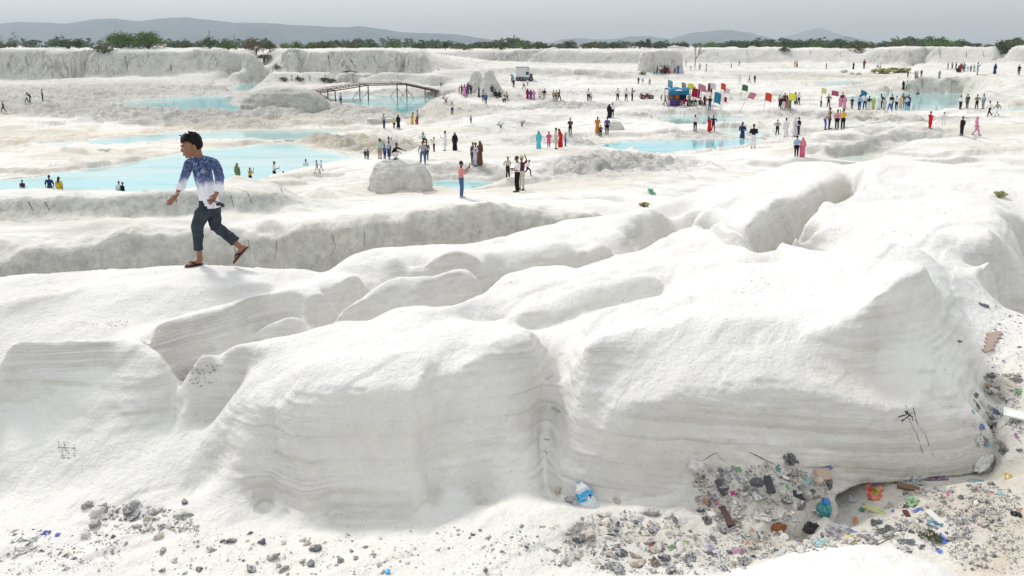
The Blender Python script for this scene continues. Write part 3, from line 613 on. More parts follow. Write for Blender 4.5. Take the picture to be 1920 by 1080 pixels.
def chalk_material(name, use_attr=True, grey0=0.0, tan0=0.0, rough0=0.0, flute=1.0):
    mt, nt, b = new_mat(name); N = NT_(nt)
    geo = N.n('ShaderNodeNewGeometry'); P = geo.outputs['Position']
    nrm = N.n('ShaderNodeSeparateXYZ'); N.l(geo.outputs['Normal'], nrm.inputs[0]); nz = nrm.outputs[2]
    xyz = N.n('ShaderNodeSeparateXYZ'); N.l(P, xyz.inputs[0])
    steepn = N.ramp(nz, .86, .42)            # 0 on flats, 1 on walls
    if use_attr:
        at = N.n('ShaderNodeAttribute', attribute_name='surf'); sx = N.n('ShaderNodeSeparateColor'); N.l(at.outputs['Color'], sx.inputs[0])
        rgh, tn, gr = sx.outputs[0], sx.outputs[1], sx.outputs[2]
    else:
        rgh, tn, gr = [N.math('ADD', v_, 0.0) for v_ in (rough0, tan0, grey0)]
    cd = N.n('ShaderNodeVectorMath', operation='DISTANCE'); N.l(P, cd.inputs[0]); cd.inputs[1].default_value = (0, 0, CZ)
    # world distance from the foreground rocks chooses the scale of the grain (coarser ground farther out in the pit)
    farf = N.ramp(cd.outputs['Value'], 14, 40); vfar = N.ramp(cd.outputs['Value'], 90, 160)
    notfar_ = N.math('SUBTRACT', 1.0, farf)
    white = (.82, .80, .765)
    c = N.mix(N.ramp(N.noise(P, .55, 4, .6), .35, .7), white, (.77, .755, .73))
    c = N.mix(N.math('MULTIPLY', N.ramp(N.noise(P, 5.0, 5, .65), .52, .8), .35), c, (.70, .685, .65))
    # flat wind-laid grey streaks on the pit floor
    st = N.noise(N.mapping(P, (.22, 1.0, 1)), 1.1, 5, .68)
    c = N.mix(N.math('MULTIPLY', N.math('MULTIPLY', N.ramp(st, .50, .66), farf), .62), c, (.46, .44, .40))
    bz = N.noise(N.mapping(P, (.05, .11, 1)), 1.0, 5, .6)
    c = N.mix(N.math('MULTIPLY', N.math('MULTIPLY', N.ramp(bz, .46, .62), farf), .6), c, (.62, .575, .49))
    grit = N.noise(P, 60, 4, .8)
    c = N.mix(N.math('MULTIPLY', N.math('MULTIPLY', N.ramp(grit, .60, .72), notfar_), .30), c, (.50, .47, .43))
    # bedding on steep faces
    warp = N.noise(N.mapping(P, (.6, .6, 1.5)), 1.0, 3)
    zz_ = N.math('ADD', xyz.outputs[2], N.math('MULTIPLY', warp, .22))
    zz_ = N.math('ADD', zz_, N.math('MULTIPLY', xyz.outputs[0], .03))
    zc = N.n('ShaderNodeCombineXYZ'); N.l(N.math('MULTIPLY', xyz.outputs[0], .05), zc.inputs[0]); N.l(N.math('MULTIPLY', zz_, 7.0), zc.inputs[2])
    bed = N.noise(zc.outputs[0], 2.4, 5, .75)
    notfar = N.math('SUBTRACT', 1.0, farf)
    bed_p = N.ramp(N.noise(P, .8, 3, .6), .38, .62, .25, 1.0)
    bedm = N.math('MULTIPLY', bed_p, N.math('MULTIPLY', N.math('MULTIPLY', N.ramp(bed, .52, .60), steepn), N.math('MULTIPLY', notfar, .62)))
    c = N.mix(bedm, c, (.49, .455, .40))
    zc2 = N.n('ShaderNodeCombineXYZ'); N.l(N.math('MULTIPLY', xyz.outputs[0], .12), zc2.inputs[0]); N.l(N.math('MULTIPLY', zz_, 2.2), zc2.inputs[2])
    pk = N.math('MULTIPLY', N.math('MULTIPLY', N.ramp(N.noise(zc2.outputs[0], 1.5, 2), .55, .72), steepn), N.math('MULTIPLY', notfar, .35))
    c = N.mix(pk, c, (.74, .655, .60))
    cutshade_f = N.math('MULTIPLY', steepn, N.math('ADD', .45, N.math('MULTIPLY', farf, .45)), clamp=True)  # steep faces greyed: bare cut rock plus painted shade of the faces
    cutshade_c = N.mix(N.ramp(N.noise(P, 1.7, 5, .7), .35, .65), (.55, .53, .49), (.71, .69, .645))
    c = N.mix(cutshade_f, c, cutshade_c)
    slopeshade = N.math('MULTIPLY', N.ramp(nz, .985, .86), farf)     # far slopes greyed by tilt: relief shade put into the colour
    c = N.mix(N.math('MULTIPLY', slopeshade, .62), c, N.mix(N.ramp(N.noise(P, 1.1, 6, .75), .38, .62), (.46, .445, .41), (.66, .64, .60)))
    # weathered grey rock with face shade painted in by steepness, and tan mud
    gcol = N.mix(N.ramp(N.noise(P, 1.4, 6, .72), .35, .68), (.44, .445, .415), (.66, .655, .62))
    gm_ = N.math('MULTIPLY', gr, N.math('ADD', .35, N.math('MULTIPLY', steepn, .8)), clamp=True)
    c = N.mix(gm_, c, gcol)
    # lichen-dark patches on the weathered faces
    lich = N.math('MULTIPLY', N.math('MULTIPLY', N.ramp(N.noise(P, 2.6, 7, .78), .48, .62), gr), .65)
    c = N.mix(lich, c, (.30, .31, .275))
    tcol = N.mix(N.ramp(N.noise(P, 1.2, 5, .7), .35, .7), (.56, .44, .27), (.80, .74, .63))
    tm = N.math('MULTIPLY', tn, N.ramp(N.noise(P, .8, 5, .7), .30, .62), clamp=True)
    c = N.mix(tm, c, tcol)
    # rubble colour: shards of darker stone
    vo = N.n('ShaderNodeTexVoronoi'); N.l(P, vo.inputs['Vector']); vo.inputs['Scale'].default_value = 2.4
    shard = N.math('MULTIPLY', N.ramp(N.noise(P, 3.0, 7, .85), .42, .60), N.math('MULTIPLY', N.ramp(rgh, .15, .7), farf))
    c = N.mix(N.math('MULTIPLY', shard, .80), c, (.37, .355, .325))
    shn = N.math('MULTIPLY', N.ramp(N.noise(P, 26, 5, .75), .53, .66), N.math('MULTIPLY', rgh, notfar))
    c = N.mix(N.math('MULTIPLY', shn, .55), c, (.40, .355, .29))
    fm = N.noise(N.mapping(P, (1.3, 1.3, .12)), 1.3, 5, .7)
    midf = N.math('MULTIPLY', N.math('MULTIPLY', N.ramp(fm, .50, .64), steepn), N.math('MULTIPLY', N.math('SUBTRACT', farf, vfar), N.ramp(gr, .15, .5)))
    c = N.mix(N.math('MULTIPLY', midf, .6), c, (.33, .325, .30))
    # streaks on the quarry walls
    if flute:
        fl = N.noise(N.mapping(P, (.55, .55, .045)), 1.4, 5, .7)
        flm = N.math('MULTIPLY', N.math('MULTIPLY', N.ramp(fl, .48, .66), steepn), N.math('MULTIPLY', vfar, .75 * flute))
        c = N.mix(flm, c, (.33, .315, .285))
        cr = N.n('ShaderNodeTexVoronoi', feature='DISTANCE_TO_EDGE'); N.l(N.mapping(N.noise(P, .12, 2, out=1), (1, 1, 1)), cr.inputs['Vector'])
        ck = N.noise(N.mapping(P, (.16, .16, .014)), 1.0, 3, .5)
        ckl = N.ramp(N.math('ABSOLUTE', N.math('SUBTRACT', ck, .5)), .012, .0)
        c = N.mix(N.math('MULTIPLY', N.math('MULTIPLY', ckl, steepn), N.math('MULTIPLY', vfar, .55)), c, (.16, .15, .14))
    # specks of dirt on the foreground rock
    vs_ = N.n('ShaderNodeTexVoronoi'); N.l(P, vs_.inputs['Vector']); vs_.inputs['Scale'].default_value = 17
    dots = N.math('MULTIPLY', N.ramp(vs_.outputs['Distance'], .10, .06), N.ramp(N.noise(P, 1.3, 2), .54, .66))
    c = N.mix(N.math('MULTIPLY', dots, N.math('MULTIPLY', notfar, .8)), c, (.22, .19, .16))
    N.l(c, b.inputs['Base Color'])
    b.inputs['Roughness'].default_value = .92; b.inputs['Specular IOR Level'].default_value = .15
    # relief
    h1 = N.noise(P, 32, 4, .6); h2 = N.noise(P, 9, 4, .6)
    hh = N.math('ADD', N.math('MULTIPLY', h1, .015), N.math('MULTIPLY', h2, .026))
    hh = N.math('ADD', hh, N.math('MULTIPLY', N.math('MULTIPLY', bed, N.math('MULTIPLY', steepn, bed_p)), .040))
    hh = N.math('MULTIPLY', hh, notfar)
    hf = N.math('MULTIPLY', N.noise(P, 2.2, 6, .68), N.math('ADD', .07, N.math('MULTIPLY', rgh, .42)))
    hf = N.math('ADD', hf, N.math('MULTIPLY', N.math('MULTIPLY', N.noise(P, .7, 5, .7), vfar), .35))
    hh = N.math('ADD', hh, N.math('MULTIPLY', hf, farf))
    hh = N.math('ADD', hh, N.math('MULTIPLY', N.math('MULTIPLY', N.noise(P, 30, 5, .7), rgh), N.math('MULTIPLY', notfar, .05)))
    bp = N.n('ShaderNodeBump'); bp.inputs['Strength'].default_value = .9; bp.inputs['Distance'].default_value = 1.0; N.l(hh, bp.inputs['Height']); N.l(bp.outputs[0], b.inputs['Normal'])
    return mt
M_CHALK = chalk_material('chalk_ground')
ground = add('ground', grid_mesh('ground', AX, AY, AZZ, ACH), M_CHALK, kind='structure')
print('ground', time.time() - T0)

# ------------------------------------------------------------------ water
def water_material(name, tint):
    mt, nt, b = new_mat(name); N = NT_(nt)
    geo = N.n('ShaderNodeNewGeometry'); P = geo.outputs['Position']
    deep = (.17, .60, .66); pale = (.40, .64, .64); chalky = (.58, .67, .63)
    base = tuple(deep[i] * (1 - tint) + pale[i] * tint for i in range(3))
    c = N.mix(N.ramp(N.noise(N.mapping(P, (.07, .24, 1)), 1.0, 5, .65), .40, .60), base, tuple(base[i] * .45 + chalky[i] * .55 for i in range(3)))
    c = N.mix(N.math('MULTIPLY', N.ramp(N.noise(N.mapping(P, (.05, .35, 1)), 1.3, 4), .50, .64), .55), c, tuple(v * .72 for v in base))
    ea = N.n('ShaderNodeAttribute', attribute_name='edge'); ee = N.math('ADD', ea.outputs['Fac'], N.math('MULTIPLY', N.math('SUBTRACT', N.noise(N.mapping(P, (.25, .5, 1)), 1.0, 4, .6), .5), .9))
    c = N.mix(N.math('MULTIPLY', N.ramp(ee, .15, .95), .75), c, (.72, .76, .70))
    N.l(c, b.inputs['Base Color']); b.inputs['Roughness'].default_value = .05; b.inputs['IOR'].default_value = 1.33; b.inputs['Specular IOR Level'].default_value = .5
    bp = N.n('ShaderNodeBump'); bp.inputs['Strength'].default_value = .12; bp.inputs['Distance'].default_value = .03
    N.l(N.noise(N.mapping(P, (1, 2.5, 1)), 1.2, 3), bp.inputs['Height']); N.l(bp.outputs[0], b.inputs['Normal'])
    return mt
wm = {}
for nm, pl, wz, c0, tint, lb in POOLS:
    if tint not in wm: wm[tint] = water_material('milky_water_%d' % (tint * 100), tint)
    r_ = np.hypot(*pl.T); a_ = np.arctan2(pl[:, 0], pl[:, 1])
    i0 = max(0, int(math.log(r_.min() / R0) / DA) - 30); i1 = min(NR, int(math.log(r_.max() / R0) / DA) + 30); j0 = max(0, int((a_.min() - AZ0) / DA) - 30); j1 = min(NA, int((a_.max() - AZ0) / DA) + 30)
    if j1 - j0 < 4: continue
    xs_, ys_ = X[i0:i1, j0:j1], Y[i0:i1, j0:j1]; inn = inside(pl[::3], xs_, ys_); wid = inside(widen(pl[::3], c0, .8, .09), xs_, ys_) | inn
    edg = 1 - np.clip((blur1(inn.astype(np.float32), 11.0 if tint > .5 else 6.0) - .42) * 2.0, 0, 1)
    idx = np.full(wid.shape, -1); idx[wid] = np.arange(wid.sum())
    qd = np.stack([idx[:-1, :-1], idx[:-1, 1:], idx[1:, 1:], idx[1:, :-1]], -1).reshape(-1, 4); qd = qd[(qd >= 0).all(1)]
    me = bpy.data.meshes.new('water'); me.from_pydata([(float(a), float(b_), wz) for a, b_ in zip(xs_[wid], ys_[wid])], [], qd.tolist())
    at = me.attributes.new('edge', 'FLOAT', 'POINT'); at.data.foreach_set('value', edg[wid].astype(np.float32))
    if sum(p_.normal.z for p_ in me.polygons[:20]) < 0: me.flip_normals()
    add('water', me, wm[tint], kind='structure', label=lb)

# ================================================================== shared builders
def mesh_from(name, V, Fc, smooth=True):
    me = bpy.data.meshes.new(name); me.from_pydata([tuple(map(float, v)) for v in V], [], [tuple(int(i) for i in f) for f in Fc])
    if smooth: me.polygons.foreach_set('use_smooth', [True] * len(me.polygons))
    me.update(); return me
def joinvf(parts):
    V = []; Fc = []
    for v, f in parts:
        n = len(V); V += list(v); Fc += [tuple(i + n for i in q) for q in f]
    return V, Fc
def box_vf(x0, x1, y0, y1, z0, z1):
    V = [(x, y, z) for z in (z0, z1) for y in (y0, y1) for x in (x0, x1)]
    return V, [(0, 2, 3, 1), (4, 5, 7, 6), (0, 1, 5, 4), (2, 6, 7, 3), (0, 4, 6, 2), (1, 3, 7, 5)]
def tube_vf(pts, rad, n=8, side=None, cap=True):
    """tube through pts; rad = scalar, list of scalars or list of (a, b) along side / across"""
    P = np.array(pts, float); m_ = len(P)
    if np.isscalar(rad): rad = [rad] * m_
    rad = [(r, r) if np.isscalar(r) else r for r in rad]
    T = np.gradient(P, axis=0); T /= np.linalg.norm(T, axis=1)[:, None] + 1e-9
    s = np.array(side if side is not None else ((1, 0, 0) if abs(T[0][0]) < .8 else (0, 1, 0)), float)
    V = []; Fc = []
    for i in range(m_):
        a = s - T[i] * s.dot(T[i]); a /= np.linalg.norm(a) + 1e-9; b = np.cross(T[i], a)
        if side is None: s = a
        for k in range(n):
            t = 2 * math.pi * k / n; V.append(tuple(P[i] + a * rad[i][0] * math.cos(t) + b * rad[i][1] * math.sin(t)))
    for i in range(m_ - 1):
        for k in range(n):
            k2 = (k + 1) % n; Fc.append((i * n + k, i * n + k2, (i + 1) * n + k2, (i + 1) * n + k))
    if cap: Fc.append(tuple(range(n - 1, -1, -1))); Fc.append(tuple((m_ - 1) * n + k for k in range(n)))
    return V, Fc
def ball_vf(c, r, n=10, rot=None):
    r = (r, r, r) if np.isscalar(r) else r; V = []; Fc = []; m_ = n // 2 + 1
    for i in range(m_ + 1):
        ph_ = math.pi * i / m_
        for k in range(n):
            t = 2 * math.pi * k / n; p = np.array([r[0] * math.sin(ph_) * math.cos(t), r[1] * math.sin(ph_) * math.sin(t), r[2] * math.cos(ph_)])
            if rot is not None: p = rot @ p
            V.append(tuple(p + np.array(c)))
    for i in range(m_):
        for k in range(n):
            k2 = (k + 1) % n; Fc.append((i * n + k, (i + 1) * n + k, (i + 1) * n + k2, i * n + k2))
    return V, Fc
dg = None
def fuse(name, parts, voxel, smooth=2, sfac=.5):
    """parts united into one continuous surface"""
    V, Fc = joinvf(parts); me = mesh_from('tmp', V, Fc)
    o = bpy.data.objects.new('tmp', me); col.objects.link(o)
    md = o.modifiers.new('r', 'REMESH'); md.mode = 'VOXEL'; md.voxel_size = voxel; md.use_smooth_shade = True
    if smooth: sm = o.modifiers.new('s', 'SMOOTH'); sm.iterations = smooth; sm.factor = sfac
    d = bpy.context.evaluated_depsgraph_get(); d.update()
    r = bpy.data.meshes.new_from_object(o.evaluated_get(d)); r.name = name
    bpy.data.objects.remove(o); bpy.data.meshes.remove(me)
    r.materials.clear()
    r.polygons.foreach_set('use_smooth', [True] * len(r.polygons))
    return r
def empty(name, loc, rz=0, scale=1, **props):
    o = bpy.data.objects.new(name, None); col.objects.link(o); o.location = loc; o.rotation_euler = (0, 0, rz)
    o.scale = (scale,) * 3 if np.isscalar(scale) else scale; o.empty_display_size = .2
    for k, v in props.items(): o[k] = v
    return o
MC = {}
def flat_mat(name, rgb, rough=.8, var=.25, scale=8, metal=0, spec=.3):
    key = (name, tuple(rgb), rough)
    if key in MC: return MC[key]
    mt, nt, b = new_mat(name); N = NT_(nt)
    tc = N.n('ShaderNodeTexCoord'); f = N.ramp(N.noise(tc.outputs['Object'], scale, 4, .6), .3, .7)
    dk = tuple(c * (1 - var) for c in rgb); N.l(N.mix(f, dk, tuple(rgb)), b.inputs['Base Color'])
    b.inputs['Roughness'].default_value = rough; b.inputs['Metallic'].default_value = metal; b.inputs['Specular IOR Level'].default_value = spec
    MC[key] = mt; return mt
def inst(name, me, mat, parent=None, **props):
    o = bpy.data.objects.new(name, me); col.objects.link(o)
    if len(me.materials) == 0: me.materials.append(mat)
    o.material_slots[0].link = 'OBJECT'; o.material_slots[0].material = mat
    if parent is not None: o.parent = parent
    for k, v in props.items(): o[k] = v
    return o
def depth_of(x, y, z): return y * cp + (CZ - z) * sp

# ================================================================== hills on the horizon
def hills(sil, d, depth, seed, label=None):
    px = np.array([p[0] for p in sil], float); py = np.array([p[1] for p in sil], float)
    n = 220; u = np.linspace(px[0], px[-1], n); top = np.interp(u, px, py) + 1.2 * fbm(u / 14, u * 0, oct=4, seed=seed)
    xs = (u - 960) / F * d; H = (HZ - top) / F * d
    tv = np.linspace(-1, 1, 36); H = np.maximum(H, 0) + 14
    Xg = np.repeat(xs[None], 36, 0); Yg = d + tv[:, None] * depth + 0 * Xg
    prof = np.clip(1 - np.abs(tv) ** 1.4, 0, 1)[:, None]
    spur = fbm(Xg / 420, Yg / 380, oct=5, seed=seed + 5)
    Z = H[None] * prof * (1 + .45 * spur * (np.abs(tv)[:, None] * 1.6).clip(0, 1)) - 14
    Xg = Xg * (Yg / d)
    o = add('hills', grid_mesh('hills', Xg, Yg, CZ + Z), M_HILL, kind='structure')
mt, nt, b = new_mat('scrub_hill'); N = NT_(nt); g_ = N.n('ShaderNodeNewGeometry')
N.l(N.mix(N.ramp(N.noise(g_.outputs['Position'], .006, 6, .7), .4, .62), (.025, .07, .11), (.075, .12, .15)), b.inputs['Base Color']); b.inputs['Roughness'].default_value = 1
M_HILL = mt
hills([(-500, 60), (-250, 40), (-100, 50), (0, 46), (50, 42), (100, 43), (140, 46), (190, 37), (230, 35), (270, 41), (320, 35), (360, 34), (400, 38), (440, 43), (500, 44), (560, 48), (600, 50), (640, 52), (680, 50), (720, 55), (760, 61), (800, 62), (860, 65), (900, 71), (950, 80), (1000, 86)], 5200, 900, 11)
hills([(1020, 82), (1050, 75), (1080, 71), (1120, 75), (1150, 74), (1180, 68), (1210, 68), (1250, 73), (1290, 80)], 6500, 700, 23)
hills([(1250, 74), (1290, 62), (1340, 57), (1370, 58), (1400, 62), (1440, 72), (1480, 80)], 7000, 800, 31)
hills([(1440, 76), (1480, 66), (1510, 57), (1525, 53), (1545, 58), (1580, 68), (1640, 80)], 10500, 1200, 37)
hills([(1540, 78), (1560, 72), (1575, 68), (1595, 72), (1620, 80)], 5200, 300, 41)
hills([(2000, 84), (2100, 70), (2250, 60), (2400, 72)], 6500, 700, 53)

# ================================================================== haze
HB = bpy.data.meshes.new('haze'); v_, f_ = box_vf(-17500, 17500, -800, 17500, -3, 420)
hz = add('haze', mesh_from('haze', v_, f_, False), kind='stuff')
mt = bpy.data.materials.new('haze_air'); mt.use_nodes = True; nt = mt.node_tree; nt.nodes.clear()
o_ = nt.nodes.new('ShaderNodeOutputMaterial'); pv = nt.nodes.new('ShaderNodeVolumePrincipled'); nt.links.new(pv.outputs[0], o_.inputs['Volume'])
pv.inputs['Color'].default_value = (.86, .94, 1.0, 1); pv.inputs['Density'].default_value = HAZE = .00016; pv.inputs['Anisotropy'].default_value = .2
hz.data.materials.append(mt)

# ================================================================== plants
def leaf_mat(name, a, b_):
    mt, nt, b = new_mat(name); N = NT_(nt); oi = N.n('ShaderNodeNewGeometry')
    N.l(N.mix(N.ramp(oi.outputs['Random Per Island'], .1, .9), a, b_), b.inputs['Base Color']); b.inputs['Roughness'].default_value = .75; b.inputs['Specular IOR Level'].default_value = .2
    return mt
L_GREEN = leaf_mat('leaf_green', (.06, .12, .025), (.14, .22, .06)); L_DARK = leaf_mat('leaf_dark', (.035, .065, .03), (.075, .12, .05))
L_BROWN = leaf_mat('leaf_brown', (.09, .065, .035), (.17, .14, .07)); L_OLIVE = leaf_mat('leaf_olive', (.07, .085, .035), (.14, .16, .07))
L_YEL = leaf_mat('leaf_dry', (.30, .30, .12), (.5, .5, .26)); BARK = flat_mat('bark', (.10, .075, .055), .95)
def crown_vf(r, seed, w=3.0, h=2.4, clumps=26, leaves=26, ls=.16, base=.9, flat=.0, shape='dome'):
    q = random.Random(seed); V = []; Fc = []
    for i in range(clumps):
        t = q.random() * 2 * math.pi; k = math.sqrt(q.random()); 
        if shape == 'dome':
            x = math.cos(t) * k * w / 2; y = math.sin(t) * k * w / 2; zt = base + (h - base) * math.sqrt(max(0, 1 - k * k * .85)); z = base + (zt - base) * (q.random() ** .5) * (1 if not flat else 1)
        else:
            z = base + (h - base) * q.random(); kk_ = (1 - (z / h) ** 2) * .5 + .2; x = math.cos(t) * w / 2 * kk_; y = math.sin(t) * w / 2 * kk_
        cr = w * .13 * (0.6 + q.random() * .8)
        for j in range(leaves):
            px_, py_, pz_ = [q.gauss(0, 1) for _ in range(3)]; 
            c = np.array([x + px_ * cr * .75, y + py_ * cr * .75, z + pz_ * cr * .4])
            a = np.array([q.gauss(0, 1), q.gauss(0, 1), q.gauss(0, .5)]); a /= np.linalg.norm(a); b_ = np.cross(a, [q.gauss(0, 1), q.gauss(0, 1), q.gauss(0, 1)]); b_ /= np.linalg.norm(b_)
            s = ls * (.6 + q.random() * .8); n = len(V)
            V += [tuple(c - a * s), tuple(c - b_ * s * .45), tuple(c + a * s), tuple(c + b_ * s * .45)]; Fc.append((n, n + 1, n + 2, n + 3))
    return V, Fc
def limbs_vf(seed, w, h, n=6, r=.08, base=0):
    q = random.Random(seed); parts = []
    for i in range(n):
        t = 2 * math.pi * (i + q.random() * .6) / n; k = .35 + .5 * q.random()
        e = np.array([math.cos(t) * w * .5 * k, math.sin(t) * w * .5 * k, h * (.55 + .35 * q.random())])
        m1 = np.array([e[0] * .25, e[1] * .25, h * .3]); m2 = (m1 + e) / 2 + np.array([0, 0, .05 * h])
        parts.append(tube_vf([(0, 0, -.3 + base), m1, m2, e], [r, r * .7, r * .45, r * .2], 5))
    return joinvf(parts)
PROTO = {}
def plant_kind(key, leaf, w, h, clumps, leaves, ls, base, shape='dome', r=.08, nl=6, seed=1):
    PROTO[key] = (mesh_from('crown', *crown_vf(1, seed, w, h, clumps, leaves, ls, base, shape=shape), smooth=False) if leaf else None, mesh_from('trunk', *limbs_vf(seed, w, h, nl, r)), leaf, h, w)
plant_kind('acacia', L_GREEN, 5.2, 3.1, 60, 34, .17, .9, r=.10, nl=8, seed=3)
plant_kind('acacia2', L_GREEN, 4.6, 3.0, 55, 34, .16, .8, r=.10, nl=8, seed=8)
plant_kind('bush', L_OLIVE, 3.2, 1.8, 32, 24, .16, .2, seed=12)
plant_kind('bush2', L_GREEN, 3.4, 1.7, 32, 24, .16, .2, seed=14)
plant_kind('dark', L_DARK, 3.6, 2.2, 34, 24, .18, .3, seed=16)
plant_kind('brown', L_BROWN, 3.6, 2.6, 46, 26, .13, .4, r=.07, nl=10, seed=18)
plant_kind('tall', L_DARK, 2.6, 3.6, 36, 24, .17, 1.0, shape='tall', seed=21)
plant_kind('sapling', L_GREEN, 2.0, 3.4, 12, 12, .14, .5, shape='tall', r=.04, nl=7, seed=25)
plant_kind('tuft', L_YEL, 1.2, .6, 12, 16, .16, .05, seed=27)
plant_kind('twigs', L_OLIVE, 1.5, 1.2, 8, 8, .10, .2, r=.025, nl=12, seed=29)
plant_kind('greentuft', L_OLIVE, 1.6, .8, 14, 18, .12, .05, seed=33)
def plant(key, px, py, hpx, label, cat='bush', d=None, name=None, group=None, wide=1.0):
    if d is None: x, y, z = hit(px, py)
    else:
        dx, dy, dz = [float(v) for v in pdir(px, py)]; x, y = dx * d / dy, d; z = height(x, y) if math.hypot(x, y) < 410 else CZ - 3.1
        z = max(z, CZ + dz * d / dy) if math.hypot(x, y) < 410 else z; z = min(z, CZ + dz * d / dy + .6)
    cr, tr, lf, h, w = PROTO[key]; s = hpx * depth_of(x, y, z) / F / h
    e = empty(name or cat.replace(' ', '_'), (x, y, z - .05 * s), random.random() * 6.28, (s * wide, s * wide, s), label=label, category=cat)
    if group: e['group'] = group
    inst('trunk', tr, BARK, e)
    if cr: inst('crown', cr, lf, e)
    return e
# on the rim of the left wall
plant('acacia', 229, 94, 32, 'broad green umbrella-shaped acacia, left of the pair on the left quarry rim', 'tree', d=200, name='acacia_tree')
plant('acacia2', 279, 94, 32, 'rounder green acacia, right of the pair on the left quarry rim', 'tree', d=200, name='acacia_tree')
plant('tall', 281, 88, 25, 'small dark tree poking up behind the right acacia', 'tree', d=215)
plant('dark', 128, 94, 17, 'low dark bush with bare twigs on the left quarry rim', d=200, wide=1.7)
plant('tall', 148, 94, 18, 'small upright green shrub beside the low dark bush on the left rim', d=199)
plant('sapling', 28, 93, 30, 'thin sapling with sparse leaves at the far left of the rim', 'sapling', d=199)
plant('sapling', 4, 93, 22, 'leafy twig plant cut by the left edge of the view', 'sapling', d=199)
plant('bush', 18, 94, 9, 'low scrubby bush under the thin sapling on the left rim', d=199, wide=1.6)
plant('greentuft', 197, 104, 16, 'green bush hanging over the edge of the left quarry wall', d=193, wide=1.3)
plant('bush', 350, 95, 14, 'small olive bush on the rim between the acacias and the masts', d=204)
plant('dark', 394, 94, 20, 'dark rounded bush on the rim left of the thin masts', d=204)
plant('bush2', 428, 96, 14, 'green bush where the left rim begins to dip', d=210, wide=1.3)
plant('brown', 479, 108, 32, 'brown dry bushy tree in the gap between the two quarry walls', 'tree', d=203, name='dry_tree')
plant('greentuft', 495, 112, 12, 'yellowish hanging shoots beside the brown dry tree', d=201)
plant('dark', 506, 96, 14, 'dark bush right of the brown dry tree', d=215)
plant('bush2', 556, 97, 15, 'long green bush on the centre wall behind its left end', d=215, wide=1.6)
plant('bush', 607, 97, 17, 'green bush on the centre wall rim, right of the long one', d=215, wide=1.2)
plant('bush2', 585, 97, 12, 'small bush between two larger bushes on the centre wall', d=218)
plant('brown', 519, 134, 11, 'small brown bush on the ledge left of the centre wall', d=170)
plant('dark', 654, 138, 6, 'dark green mat of shrub on the ledge of the centre wall', d=165, wide=2.6)
for q_ in [(534, 155), (563, 155), (608, 156), (622, 155)]:
    plant('greentuft', q_[0], q_[1], 9, 'small green weed clump growing in a crack of the lower centre wall', 'weed', d=160.5, group='weeds in the lower centre wall')
plant('twigs', 836, 192, 15, 'twiggy green shrub on the bank right of the bridge pool', d=None)
plant('twigs', 939, 240, 13, 'left of two thin shrubs on the curved grey bank', 'shrub')
plant('twigs', 979, 237, 15, 'right of two thin shrubs on the curved grey bank', 'shrub')
plant('tuft', 1208, 388, 9, 'dry grass tuft on the ridge beside the green wrapper', 'grass tuft')
plant('tuft', 1876, 369, 11, 'mossy yellow green tuft at the right edge of the plateau', 'grass tuft')
plant('greentuft', 1742, 1012, 16, 'low weeds among the rubble at the bottom right', 'weed', wide=1.2)
plant('tall', 1215, 93, 20, 'dark small tree with pointed top standing above the far tree line', 'tree', d=330)
plant('dark', 1200, 93, 14, 'dark bush left of the pointed small tree on the far rim', d=335, wide=1.5)
plant('dark', 1280, 93, 14, 'dark tree at the far rim behind the flat topped rock', 'tree', d=325)
plant('bush', 1611, 93, 16, 'green spreading tree in the dip of the right far wall', 'tree', d=274, wide=1.6)
plant('brown', 1614, 101, 12, 'brown hanging roots below the spreading tree on the right far wall', d=270)
plant('dark', 1470, 101, 11, 'dark shrub clinging to the face of the right far wall', d=276)
plant('dark', 1880, 112, 30, 'dark green bush filling the notch in the right wall', d=246)
plant('bush', 1205, 141, 7, 'small round bush left of the people at the flat topped rock', d=None)
plant('tuft', 1652, 137, 9, 'yellow green grass patch left on the far right flat', 'grass patch', wide=2)
plant('tuft', 1682, 136, 9, 'yellow green grass patch right on the far right flat', 'grass patch', wide=2.2)
ORD = ['first', 'second', 'third', 'fourth', 'fifth', 'sixth', 'seventh', 'eighth', 'ninth', 'tenth', 'eleventh', 'twelfth']
for i, (x_, y_, h_) in enumerate([(660, 95, 14), (700, 95, 12), (735, 95, 13), (780, 94, 15), (835, 94, 14), (870, 94, 12), (940, 94, 15), (985, 94, 13), (1010, 94, 15), (1065, 93, 16), (1110, 93, 13), (1150, 93, 12), (1330, 92, 12), (1375, 91, 15), (1420, 91, 14), (1450, 91, 13), (1500, 91, 16), (1535, 91, 15), (1575, 91, 17), (1655, 90, 15), (1690, 88, 14), (1730, 88, 13), (1765, 88, 15), (1800, 88, 14), (1835, 89, 15), (1900, 88, 15)]):
    k_ = ['bush', 'dark', 'bush2', 'dark', 'tall'][i % 5]
    plant(k_, x_, y_ + 1, h_, ['olive round tree', 'dark dense tree', 'fresh green bushy tree', 'dark dense tree', 'narrow dark tree'][i % 5] + ' behind the far quarry rim, %s of its kind from the left' % ORD[i // 5 * 2 + (1 if i % 5 == 3 else 0) if i % 5 in (1, 3) else i // 5], 'tree', d=310 + (i * 37) % 90, group='trees behind the far rim', wide=1.5)
